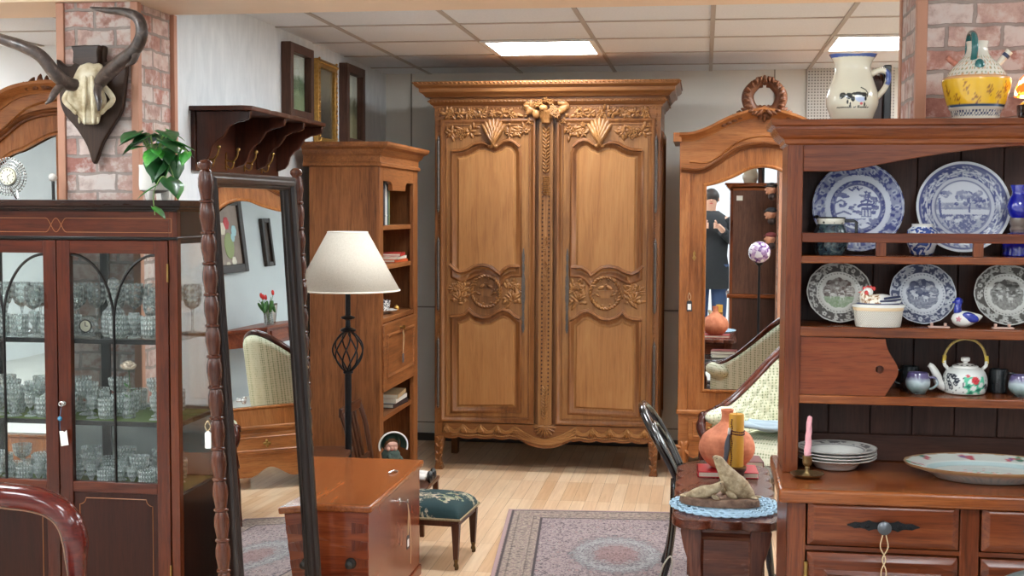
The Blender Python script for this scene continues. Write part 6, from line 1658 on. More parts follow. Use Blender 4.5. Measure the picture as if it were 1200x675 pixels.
def build_blue_vase():
    Y = 3.55; t = thing('oil_lamp', 'cobalt blue glass oil lamp on the right of the top shelf', 'lamp', (spot(1192,Y), Y, SH[0]+.001))
    cb = N('cobalt_glass'); cm = cb.bsdf(S(10,24,150), .06, Coat_Weight=1.0, Specular_IOR_Level=.8)
    M().lathe([(0,0),(.036,0),(.038,.006),(.034,.014),(.04,.03),(.046,.04),(.04,.052),(.018,.062),(.0,.062)], (0,0,0), 32).build('font', cm, t, smooth=60)
    M().lathe([(.018,.062),(.021,.07),(.018,.078),(.022,.088),(.02,.1),(.0,.1)], (0,0,0), 20).build('stem', plain('clear_brown', S(120,104,96), .15, coat=.5), t)
    M().lathe([(.018,.1),(.027,.112),(.031,.13),(.026,.148),(.018,.16),(.017,.168),(.023,.186),(.0215,.186),(.0155,.168),(.0165,.16),(.024,.147),(.029,.13),(.025,.113),(.0,.103)], (0,0,0), 28, cap=False).build('chimney', cm, t, smooth=60)
build_blue_vase()
def build_hen_dish():
    Y = 3.474; t = thing('hen_dish', 'white basket weave covered dish with a hen shaped lid on the middle shelf', 'dish', (spot(1030.5,Y), Y, SH[1]+.001))
    n = N('basket_weave'); tc = n.n('TexCoord'); sp = n.n('SeparateXYZ'); n.l(tc.outputs['Object'], sp.inputs[0])
    f = lambda o, k: n.math('SINE', n.math('MULTIPLY', o, k))
    at = n.math('ARCTAN2', sp.outputs[1], sp.outputs[0]); w = n.math('MULTIPLY', f(at, 60), f(sp.outputs[2], 900))
    wm = n.bsdf(n.ramp(w, [(.3, S(188,180,168)), (.6, S(220,214,204))]), .35, bump=w, bstr=.5, bdist=.002)
    q = lambda prof: [[(r*1.0, z) for r, z in prof]]
    def oval(prof, mat, nm, n_=48, par=t):
        m = M().lathe(prof, (0,0,0), n_); m.v = [(x*1.0, y*.6, z) for x, y, z in m.v]; return m.build(nm, mat, par, smooth=50)
    oval([(0,0),(.056,0),(.058,.003),(.063,.042),(.0,.042)], wm, 'basket')
    oval([(.063,.042),(.0645,.043),(.0655,.05),(.065,.051),(.0,.051)], plain('tan_band', S(212,184,148), .3, coat=.4), 'tan_band')
    oval([(.066,.051),(.0685,.053),(.0685,.057),(.064,.059),(0,.059)], plain('white_china', S(222,220,214), .2), 'rim')
    oval([(0,.0592),(.056,.0592),(.055,.062),(.0,.062)], plain('navy_line', S(40,48,80), .3), 'blue_line')
    nn = N('hen_glaze'); tc = nn.n('TexCoord'); sp = nn.n('SeparateXYZ'); nn.l(tc.outputs['Object'], sp.inputs[0]); sk = nn.noise(tc.outputs['Object'], 120, 3)
    front = nn.ramp(nn.math('ADD', sp.outputs[0], nn.math('MULTIPLY', nn.math('SUBTRACT', sk, .5), .03)), [(.0, (0,0,0,1)), (.004, (1,1,1,1))])
    speck = nn.ramp(sk, [(.42, S(150,110,80)), (.5, S(222,206,180)), (.6, S(230,222,210))])
    hm = nn.bsdf(nn.mix(front, speck, S(226,224,220)), .2, Coat_Weight=.5)
    m = M().ell((.002,0,.062), (.05,.032,.024), 24, 14); m.ell((.044,0,.07), (.016,.016,.012), 12, 8); m.tube(smooth_path([(-.03,0,.068),(-.034,0,.08),(-.03,0,.088)],4), [.02,.018,.017,.0155,.015,.0145,.014,.013,.0125], 12)
    b = m.build('hen_body', hm, t, smooth=180)
    h = M().ell((-.027,0,.09), (.0135,.0125,.0125), 16, 10).build('hen_head', plain('white_china', S(222,220,214), .2), t, smooth=180)
    rd = plain('hen_red', S(196,52,48), .3, coat=.3)
    m = M()
    for i in range(4): m.ell((-.036+.008*i,0,.102-.0012*(i-1.5)**2), (.005,.003,.006), 8, 5)
    m.ell((-.032,-.011,.088), (.006,.004,.007), 8, 6).ell((-.032,.011,.088), (.006,.004,.007), 8, 6).ell((-.04,0,.081), (.004,.004,.006), 8, 6); m.build('comb_and_wattle', rd, t, smooth=180)
    M().lathe([(.0045,0),(0,.012)], (0,0,0), 8); m = M().raw([(-.04,-.004,.088),(-.04,.004,.088),(-.04,0,.094),(-.053,0,.0885)], [(0,1,3),(1,2,3),(2,0,3),(0,2,1)]).build('beak', plain('beak', S(226,90,80), .3), t, smooth=0)
    M().tube(smooth_path([(.01,-.03,.075),(.03,-.028,.078),(.052,-.018,.08)],4), .003, 6).tube(smooth_path([(.0,-.033,.068),(.03,-.03,.07),(.054,-.018,.073)],4), .0025, 6).build('blue_wing_lines', plain('navy_line', S(40,48,80), .3), t)
build_hen_dish()
def build_duck():
    Y = 3.50; t = thing('duck_figurine', 'small white china duck with cobalt wing and head on the middle shelf', 'figurine', (spot(1134,Y), Y, SH[1]+.001))
    wc = plain('white_china', S(222,220,214), .2); cb = plain('cobalt_glaze', S(24,40,140), .12, coat=.7)
    m = M().grid(lambda u, v: (lambda a, s: (-.038+.076*s+(.004 if s > .8 else 0), .021*math.sin(pi*s**.75)**.7*math.cos(a), .022+.012*(s**3)*.9-.004*s+(.0215*math.sin(pi*s**.75)**.7)*math.sin(a)))(2*pi*u, v), 24, 20, wrap=True)
    b = m.build('body', wc, t, smooth=180)
    M().ell((.008,-.0165,.027), (.022,.006,.012), 16, 10, Matrix.Rotation(.35,3,'Y')).build('wing', cb, t, smooth=180); M().ell((.008,.0165,.027), (.022,.006,.012), 16, 10, Matrix.Rotation(.35,3,'Y')).build('wing', cb, t, smooth=180)
    M().tube(smooth_path([(-.021,0,.038),(-.022,0,.05),(-.02,0,.06)],4), [.011,.0108,.0104,.01,.0095,.009,.009,.009,.009], 14).ell((-.02,0,.067), (.0115,.011,.0115), 16, 10).ell((-.031,0,.065), (.006,.0055,.003), 10, 6).build('head', cb, t, smooth=180)
    m = M(); flower(m, -.022, .022, .008, -.018, 5, .002); m.build('painted_flower', plain('pink_glaze', S(200,130,140), .3), t)
build_duck()
def build_teapot():
    Y = 3.555; t = thing('teapot', 'white teapot with a red flower, green leaves and a cane hoop handle', 'teapot', (spot(1134.5,Y), Y, SH[2]+.0012))
    nr, na = 60, 120
    def prof(v):
        pts = [(0,.0),(.046,.0),(.051,.004),(.056,.02),(.056,.04),(.051,.056),(.042,.066),(.03,.07)]
        f = v*(len(pts)-1); i = min(int(f), len(pts)-2); return lerp(pts[i], pts[i+1], f-i)
    sm = smooth_path([(0,.0),(.044,.0),(.053,.006),(.0565,.022),(.0565,.04),(.051,.056),(.042,.066),(.03,.07)], 8)
    m = M().lathe([p for p in sm], (0,0,0), 110, cap=False); b = m.build('body', CHINA, t, smooth=180)
    fl = [(random.Random(3*k).uniform(-1.6,1.6), random.Random(3*k+1).uniform(.01,.052)) for k in range(26)]
    def col(v):
        ang = math.atan2(v.x, -v.y); z = v.z; s_ = ang*.055; c = S(222,224,220)
        if z < .056 and z > .003:
            if -.012 < s_ < .043:   # green leafed panel with red bloom
                d = math.hypot(s_-.017, z-.04)
                g = math.sin(s_*260+z*90)+math.sin(z*310-s_*120)
                if g > -.3 and z < .05: c = S(92,186,150)
                if g > .95 and z < .035: c = S(30,110,90)
                if d < .0105: c = S(206,62,70)
                if d < .0105 and (math.sin(math.atan2(z-.04, s_-.017)*6)+d*160) < .2: c = S(160,36,50)
                if math.hypot(s_+.003, z-.052) < .005: c = S(190,60,70)
            else:
                for (fa, fz) in fl:
                    dd = math.hypot(s_-fa*.055, z-fz)
                    if dd < .0068 and (dd > .0026 or dd < .0012): c = S(34,40,52)
                if math.sin(s_*330)*math.sin(z*340+s_*80) > .86: c = S(60,66,78)
        return list(c)
    paint(b, col)
    wc = plain('white_china', S(222,220,214), .2)
    lid = M().lathe([(.034,.0685),(.033,.073),(.02,.078),(.006,.08),(.006,.083),(.0115,.086),(.012,.094),(.009,.096),(0,.0965)], (0,0,0), 36).build('lid', wc, t, smooth=40)
    m = M(); 
    for i in range(12): a = 2*pi*i/12; m.ell((.026*math.cos(a), .026*math.sin(a), .0765), (.004,.004,.0012), 6, 4)
    m.build('lid_pattern', plain('ink', S(30,28,26), .5), lid)
    M().tube(smooth_path([(-.04,0,.014),(-.064,0,.024),(-.072,0,.044),(-.084,0,.066),(-.094,0,.074)],6), [.016-.0004*i for i in range(25)], 14).build('spout', wc, t, smooth=180)
    for s in (-1,1): M().tube([(s*.04,0,.06),(s*.053,0,.074),(s*.054,0,.082)], .005, 8).ell((s*.054,0,.084),(.005,.006,.005),8,6).build('handle_lug', wc, t, smooth=180)
    cane = plain('cane', S(188,160,88), .5, nz=.3, scale=150)
    M().tube(smooth_path([(-.055,0,.083),(-.052,0,.105),(-.037,0,.13),(-.015,0,.142),(.005,0,.144),(.028,0,.137),(.045,0,.118),(.055,0,.083)],6), .0034, 8).build('handle', cane, t, smooth=180)
    for s in (-1,1): M().tube([(s*.055,.0,.08),(s*.0535,0,.1)], .0052, 8).build('handle_binding', plain('yellow_cane', S(206,176,60), .5), t)
build_teapot()
def cup(label, px_, Y, h, r, mat, bulge, hs=1, name='mug', z=SH[2]):
    t = thing(name, label, 'cup', (spot(px_,Y), Y, z+.001))
    pr = [(0,0),(r*.72,0),(r*.8,.003),(r*(1+bulge),h*.45),(r,h),(r-.003,h),(r*(1+bulge)-.004,h*.45),(r*.7,.006),(0,.006)] if bulge else [(0,0),(r*.96,0),(r,.003),(r,h),(r-.003,h),(r-.004,.006),(0,.006)]
    M().lathe(smooth_path(pr, 3) if bulge else pr, (0,0,0), 36).build('body', mat, t, smooth=50)
    M().tube(smooth_path([(hs*r*.97,0,h*.82),(hs*(r+.016),0,h*.8),(hs*(r+.022),0,h*.5),(hs*(r+.01),0,h*.26),(hs*r*.95,0,h*.22)],5), .0036, 8).build('handle', mat, t, smooth=180)
lus = N('pearl_lustre'); v = lus.coord(); q = lus.noise(v, 24, 3); tcz = lus.n('SeparateXYZ'); lus.l(v, tcz.inputs[0])
lm_ = lus.bsdf(lus.ramp(lus.math('ADD', lus.math('MULTIPLY', tcz.outputs[2], 16), lus.math('MULTIPLY', q, .5)), [(.3, S(40,44,44)), (.5, S(120,140,138)), (.75, S(176,190,196)), (.95, S(90,80,120))]), .15, Coat_Weight=.7)
dkm = plain('dark_stoneware', S(38,42,44), .25, nz=.2, coat=.4)
cup('dark stoneware mug standing behind the pearly cup on the lowest shelf', 1069, 3.615, .062, .025, dkm, 0, -1)
cup('round pearly grey cup left of the teapot on the lowest shelf', 1079, 3.53, .052, .028, lm_, .16, 1, 'teacup')
cup('dark straight sided mug right of the teapot on the lowest shelf', 1174, 3.59, .062, .0245, dkm, 0, 1)
cup('pearly cup cut off by the right edge beside the dark mug', 1201, 3.52, .052, .028, lm_, .16, 1, 'teacup')

# ---------------------------------------------------------------- worktop: stacked soup plates, candlestick, platter
def stack():
    Y = 3.535; x = spot(984, Y); r = .107
    pr = [(0,.0),(.05,.0),(.055,.003),(.066,.018),(.073,.022),(.1055,.03),(.107,.0325),(.105,.033),(.072,.0255),(.064,.0205),(.052,.006),(0,.005)]
    c = Canvas(240, 21); nz = c.noise(18,2); c.ring(.74,.9, np.where((nz > .5), .8, .05)); c.ring(.66,.69,.7); c.ring(.965,1,.35)
    words = ('lowest', 'second', 'third', 'top')
    for i in range(4):
        m = M().lathe([(a*1.0, b) for a, b in pr], (0,0,0), 90); 
        if i == 3:
            m = M().lathe(pr[:7], (0,0,0), 90, cap=False); m.grid(lambda u, v: (lambda q, a: (q*math.cos(a), q*math.sin(a), np.interp(q, [0,.052,.064,.072,.105,.107], [.005,.006,.0205,.0255,.033,.0325])))(.107*v, 2*pi*u), 140, 50, wrap=True)
            o = m.build('soup_plate', CHINA, smooth=50); paint(o, lambda v: list(lerp(S(220,218,212), S(62,46,60), c.at(v.x/.108, v.y/.108) if v.z > .004 else 0)))
        else: o = m.build('soup_plate', plain('white_china', S(222,220,214), .2), smooth=50)
        o.location = (x+.001*(i%2), Y, ZW+.001+i*.0082); tag(o, {0:'lowest of the four stacked white soup plates on the worktop',1:'second soup plate up in the stack of four on the worktop',2:'third soup plate up in the stack of four on the worktop',3:'topmost soup plate with a dark patterned rim on the stack'}[i], 'plate', 'stacked soup plates')
stack()
def candlestick():
    Y = 3.395; t = thing('candlestick', 'small brass chamberstick with a wide saucer on the worktop', 'candlestick', (spot(950.5,Y), Y, ZW+.001))
    br = plain('antique_brass', S(140,116,78), .32, .9, .2, 60)
    M().lathe([(0,.0),(.03,.0),(.042,.007),(.0435,.01),(.041,.0095),(.028,.0045),(.0,.004)], (0,0,0), 36).build('saucer', br, t)
    M().lathe([(.016,.004),(.008,.009),(.005,.018),(.0065,.024),(.0055,.027),(.011,.033),(.0125,.04),(.0115,.05),(.0135,.053),(.0135,.056),(.0,.056)], (0,0,0), 24).build('socket', br, t)
    c = thing('candle', 'twisted pale pink candle standing in the brass chamberstick', 'candle', (spot(950.5,Y), Y, ZW+.0575)); L_ = .105
    m = M(); n = 20; k = 46; vs = []; fs = []
    for j in range(k):
        v = j/(k-1); rr = .0092-.003*v
        for i in range(n):
            a = 2*pi*i/n; tw = v*9.0; q = rr*(1+.09*math.cos(3*(a)-tw*2.2)) if v < .96 else rr*(1-v)*25
            vs.append((q*math.cos(a)+.004*v, q*math.sin(a), L_*v))
    fs = [(j*n+i, j*n+(i+1)%n, (j+1)*n+(i+1)%n, (j+1)*n+i) for j in range(k-1) for i in range(n)]+[tuple(range(n))[::-1]]
    m.raw(vs, fs).build('wax', plain('pink_wax', S(222,158,166), .45, Subsurface_Weight=.1), c, smooth=180); M().tube([(.004,0,L_-.002),(.0045,0,L_+.004)], .0008, 5).build('wick', plain('ink', S(30,28,26), .5), c)
candlestick()
def platter():
    Y = 3.455; a, b_ = .205, .142; x = P(1060,540,Y=Y).x+a
    c = Canvas(360, 33)
    na, nr = 150, 60; m = M(); vs = []; fs = []
    def hg(q): return np.interp(q, [0,.55,.66,.74,.9,1.0], [.012,.012,.016,.026,.034,.04])
    def rim(t): return 1+.012*abs(math.cos(t*10))
    for j in range(nr+1):
        q = j/nr
        for i in range(na): t = 2*pi*i/na; vs.append((a*q*math.cos(t)*(rim(t) if q > .8 else 1), b_*q*math.sin(t)*(rim(t) if q > .8 else 1), float(hg(q))))
    for q, z in ((.985,.032),(.72,.016),(.62,.002),(.58,.0),(.55,.005),(.001,.005)):
        for i in range(na): t = 2*pi*i/na; vs.append((a*q*math.cos(t), b_*q*math.sin(t), z))
    for j in range(nr+6): fs += [(j*na+i, j*na+(i+1)%na, (j+1)*na+(i+1)%na, (j+1)*na+i) for i in range(na)]
    o = m.raw(vs, fs).build('platter', CHINA, smooth=50)
    rr = random.Random(9); spr = []
    for k in range(9):
        t = 2*pi*k/9+.3
        for q in range(7): spr.append((.86*math.cos(t)+rr.uniform(-.09,.09), .86*math.sin(t)+rr.uniform(-.07,.07), rr.uniform(.02,.05), rr.choice([S(190,90,100), S(200,120,124), S(90,140,110), S(70,116,100), S(120,90,140)])))
    for k in range(40): spr.append((rr.gauss(-.05,.2), rr.gauss(.12,.12), rr.uniform(.014,.04), rr.choice([S(200,110,104), S(214,150,140), S(110,160,140), S(160,196,184)])))
    for k in range(14): spr.append((rr.uniform(0,.5), rr.uniform(-.3,-.0), rr.uniform(.02,.06), rr.choice([S(150,196,180), S(176,206,190)])))
    def col(v):
        u, w = v.x/a, v.y/b_; r = math.hypot(u, w); cc = S(214,218,212)
        if r > .975: cc = S(164,128,90)
        elif .64 < r < .72: cc = S(176,196,196)
        else:
            for (sx, sy, q, s_) in spr:
                if abs(u-sx) < q and abs(w-sy) < q and math.hypot(u-sx, w-sy) < q: cc = s_
        return list(cc)
    paint(o, col); o.location = (x, Y, ZW+.001); tag(o, 'large oval platter with pink and green flower sprays on the worktop', 'platter')
platter()

# ---------------------------------------------------------------- on top of the dresser
def build_cow_jug():
    Y = 3.50; t = thing('cow_jug', 'cream pottery jug with a painted black cow and a blue rim on the dresser top', 'jug', (spot(995,Y), Y, ZTOP+.001))
    s = Y/1510; H_ = 73*s
    pr = smooth_path([(21*s,0),(23*s,2*s),(25*s,8*s),(28.5*s,18*s),(28.5*s,28*s),(25*s,40*s),(20.5*s,50*s),(18*s,58*s),(18.5*s,64*s),(22*s,71*s),(23*s,73*s)], 7)
    def spout(p):
        x, y, z = p; k = max(0,(z-.56*H_)/(.44*H_))
        return (x*(1+.16*k), y, z+.004*k*abs(x)/(.05)*(1 if x else 0))
    m = M().lathe([(0,0)]+pr, (0,0,0), 140, cap=False); inner = [(r-.0035, z) for r, z in pr[::-1]][:-4]+[(0,.006)]
    m.lathe([pr[-1]]+inner, (0,0,0), 140, cap=False)
    m.v = [spout(p) for p in m.v]; o = m.build('body', vcol('jug_glaze', .18, .6), t, smooth=60)
    # cow, drawn about the point facing the viewer
    cs = S(214,204,182); bk2 = S(26,28,26)
    blobs = [(-12.5,26,5,4),(-9,23.5,3.4,3),(-4,27.5,5.5,4.6),(-5,24,3.6,3),(6,29,9,3),(13,28.5,5,3.4),(2,22.5,3.2,3.6),(15.5,21,1.6,4)]
    blobs = [(-11,27,3.4,3),(-12.5,25,2,2.2),(-4.5,26,3.6,3.6),(5.5,28.4,7.5,1.9),(12,27.6,3,2.6),(-.2,22.5,2.2,2.8),(13.6,23,1.3,2.4),(-6,19.5,.9,2.6),(-3,16.8,.8,2.6),(12.4,16.8,.8,2.6)]
    lines = [((15.5,26),(16.5,29),(15,32.5),(11,34.5),(8.5,35)),((-16,27),(-12,28)),((-9,30),(-10,31.5))]
    lines = [((15.2,25),(16,29),(14,32.5),(10.5,34.6),(8.6,35.2))]
    txt = []; rr = random.Random(4); x = -16.5
    while x < 17:
        if rr.random() < .82: 
            h = rr.choice([1.0,1.0,1.1,2.6]); txt.append(((x,13),(x+.3,13+h))); txt.append(((x,13.2),(x+1.1,13.4+rr.uniform(0,.8))))
        x += 1.55 if abs(x-2.5) > 1.5 else 3.0
    def seg(p, a, b):
        L = (b[0]-a[0])**2+(b[1]-a[1])**2; q = max(0,min(1,((p[0]-a[0])*(b[0]-a[0])+(p[1]-a[1])*(b[1]-a[1]))/max(L,1e-9))); return math.hypot(p[0]-a[0]-q*(b[0]-a[0]), p[1]-a[1]-q*(b[1]-a[1]))
    def col(v):
        if v.z > H_*.965: return list(S(66,86,146))
        if v.y < 0:
            u, w = v.x/s+2.0, v.z/s
            for (bx, by, ra, rb) in blobs:
                if ((u-bx)/ra)**2+((w-by)/rb)**2 < 1: return list(bk2)
            if ((u-8)/6)**2+((w-23.5)/4.2)**2 < 1: return list(S(176,186,214) if w < 24.5 else S(226,228,230))
            if ((u-9)/1.6)**2+((w-17.5)/1.5)**2 < 1: return list(S(206,96,96))
            for L in lines:
                for a_, b_ in zip(L[:-1], L[1:]):
                    if seg((u,w), a_, b_) < .55: return list(bk2)
            if 12.5 < w < 16.2 and abs(u) < 18.5:
                for a_, b_ in txt:
                    if seg((u,w), a_, b_) < .42: return list(S(70,66,60))
        return list(cs)
    m2 = o
    # finer strip of vertices on the painted side
    paint_dense(o, col)
    h = M().tube(smooth_path([(20*s,0,52*s),(30*s,0,57*s),(38*s,0,54*s),(39*s,0,46*s),(35*s,0,36*s),(27*s,0,26*s)],6), [.0075]*31, 12).build('handle', vcol('jug_glaze', .18, .6), t, smooth=180)
    paint(h, lambda v: list(S(66,86,146) if v.x > 36*s and v.z > 40*s else cs))
def paint_dense(o, col):
    import bmesh
    bm = bmesh.new(); bm.from_mesh(o.data)
    f = [e for e in bm.edges if all(v.co.y < .02 for v in e.verts)]
    bmesh.ops.subdivide_edges(bm, edges=f, cuts=2, use_grid_fill=True); bm.to_mesh(o.data); bm.free(); o.data.polygons.foreach_set('use_smooth', [True]*len(o.data.polygons)); paint(o, col)
build_cow_jug()
def build_yellow_pot():
    Y = 3.53; t = thing('pottery_jar', 'yellow painted pottery drinking jar with a teal hoop handle and short spouts', 'jar', (spot(1139,Y), Y, ZTOP+.001)); s = Y/1510
    pr = smooth_path([(0,0),(24*s,0),(25*s,2*s),(27*s,10*s),(30*s,15*s),(34*s,28*s),(37*s,42*s),(36.5*s,47*s),(33*s,49*s),(31*s,52*s),(24*s,62*s),(14*s,72*s),(11*s,80*s),(12*s,88*s)], 7)
    o = M().lathe(pr, (0,0,0), 150, cap=False).build('body', vcol('jar_glaze', .2, .6), t, smooth=60)
    def col(v):
        z = v.z/s; a = math.atan2(v.x, -v.y); u = a*36
        if z < 14:
            if 5 < z < 11 and math.sin(u*1.3)*math.sin(z*1.1) > .1: return list(S(50,64,100))
            return list(S(214,210,196))
        if z < 16.5: return list(S(44,74,104))
        if z < 45:
            g = S(226,176,40)
            for k, (cx_, cz_) in enumerate(((-18,36),(-30,24),(8,32),(20,26),(-6,22),(30,34),(-44,32),(44,26))):
                du, dz = u-cx_, z-cz_
                if abs(du) < 7 and abs(dz) < 7:
                    r = math.hypot(du, dz*1.1); an = math.atan2(dz, du)
                    if r < 4.2+1.6*math.sin(an*5+k) and (r > 2 or k%2): 
                        if math.sin(du*1.9+k)*math.cos(dz*1.7) > -.1: return list(S(150,92,30))
                if abs(du+.3*dz) < .55 and -10 < dz < 8: return list(S(130,84,36))
            return list(g)
        if z < 49: return list(S(206,150,96))
        if z < 72: 
            return list(S(120,132,90) if math.sin(u*1.1)*math.sin(z*.7) > .6 else S(204,150,110) if math.sin(u*.8+2)*math.cos(z*.5) > .72 else S(214,208,194))
        return list(S(210,204,190))
    paint(o, col)
    teal = plain('teal_glaze', S(30,96,96), .15, coat=.7)
    hp = smooth_path([(0,-16*s,66*s),(0,-22*s,78*s),(0,-17*s,92*s),(0,-2*s,98*s),(0,12*s,92*s),(0,16*s,76*s),(0,13*s,66*s)],6)
    m = M().tube([(p[0]-.012+.02*(i<12)*(1-i/12)*0+(-.004), p[1], p[2]) for i, p in enumerate(hp)], .0085, 10, flat=.7); m.ell((-.016+.012,-24*s,58*s),(.014,.01,.02),12,8); m.build('handle', teal, t, smooth=180)
    cr = plain('cream_spout', S(214,206,190), .25, coat=.4)
    M().tube([(20*s,0,60*s),(30*s,-2*s,72*s),(34*s,-3*s,77*s)], [.008,.009,.0105], 14).build('spout', cr, t); M().tube([(29*s,-2*s,70.5*s),(31.5*s,-2.4*s,73.5*s)], .0104, 14).build('blue_band', plain('navy_line', S(40,48,80), .3), t)
    M().tube([(-18*s,0,60*s),(-28*s,-2*s,67*s),(-33*s,-3*s,71*s)], [.009,.008,.0075], 14).build('spout', plain('terracotta_stripe', S(178,110,90), .4, nz=.3, scale=90), t)
build_yellow_pot()
def build_tiffany():
    Y = 3.56; t = thing('stained_glass_lamp', 'small lit amber stained glass lamp beside the brick pillar at the right edge', 'lamp', (spot(1221,Y), Y, ZTOP+.001)); s = Y/1510
    M().lathe([(0,0),(26*s,0),(30*s,6*s),(31*s,18*s),(22*s,24*s),(6*s,26*s),(5*s,40*s),(0,40*s)], (0,0,0), 28).build('base', patt('dark_floral', S(60,48,40), S(26,22,20), 60, .5), t, smooth=60)
    n = N('amber_glass'); v = n.coord(); w = n.n('TexVoronoi'); n.l(v, w.inputs['Vector']); w.inputs['Scale'].default_value = 55
    e = n.n('Emission'); c = n.ramp(n.noise(w.outputs['Color'], 3, 1), [(.35, S(226,86,30)), (.45, S(250,176,60)), (.55, S(255,236,190)), (.65, S(240,120,40))], 'CONSTANT'); n.l(c, e.inputs[0]); e.inputs[1].default_value = 1.6; n.l(e.outputs[0], n.out.inputs[0])
    M().lathe([(34*s,28*s),(33*s,36*s),(28*s,48*s),(18*s,58*s),(6*s,62*s)], (0,0,0), 32, cap=False).build('lamp_shade', n.m, t, smooth=60)
    M().lathe([(0,61*s),(7*s,61*s),(5*s,66*s),(0,70*s)], (0,0,0), 14).build('finial', plain('antique_brass', S(140,116,78), .32, .9), t)
build_tiffany()

def build_box():
    Y = 3.63; a, b_ = P(1019, 100, Y=Y).x, P(1042, 100, Y=Y).x; t = thing('wooden_box', 'dark carved wooden box standing behind the handle of the cow jug', 'box', ((a+b_)/2, Y, ZTOP+.001)); hw = (b_-a)/2
    w = wood('dark_mahogany', S(44,22,15), S(72,36,24), S(104,54,36), 'Z', rough=.3, coat=.3)
    M().box(-hw, hw*.2, -.04, .04, 0, .115).build('body', w, t, bevel=.003); M().box(hw*.22, hw, -.045, .045, 0, .155).build('side_post', BLK, t, bevel=.003)
    m = M()
    for i in range(4): m.ell((-hw*.85+i*hw*.3, -.02, .118), (.008,.012,.012+.004*(i%2)), 8, 6)
    m.build('carved_crest', w, t)
build_box()
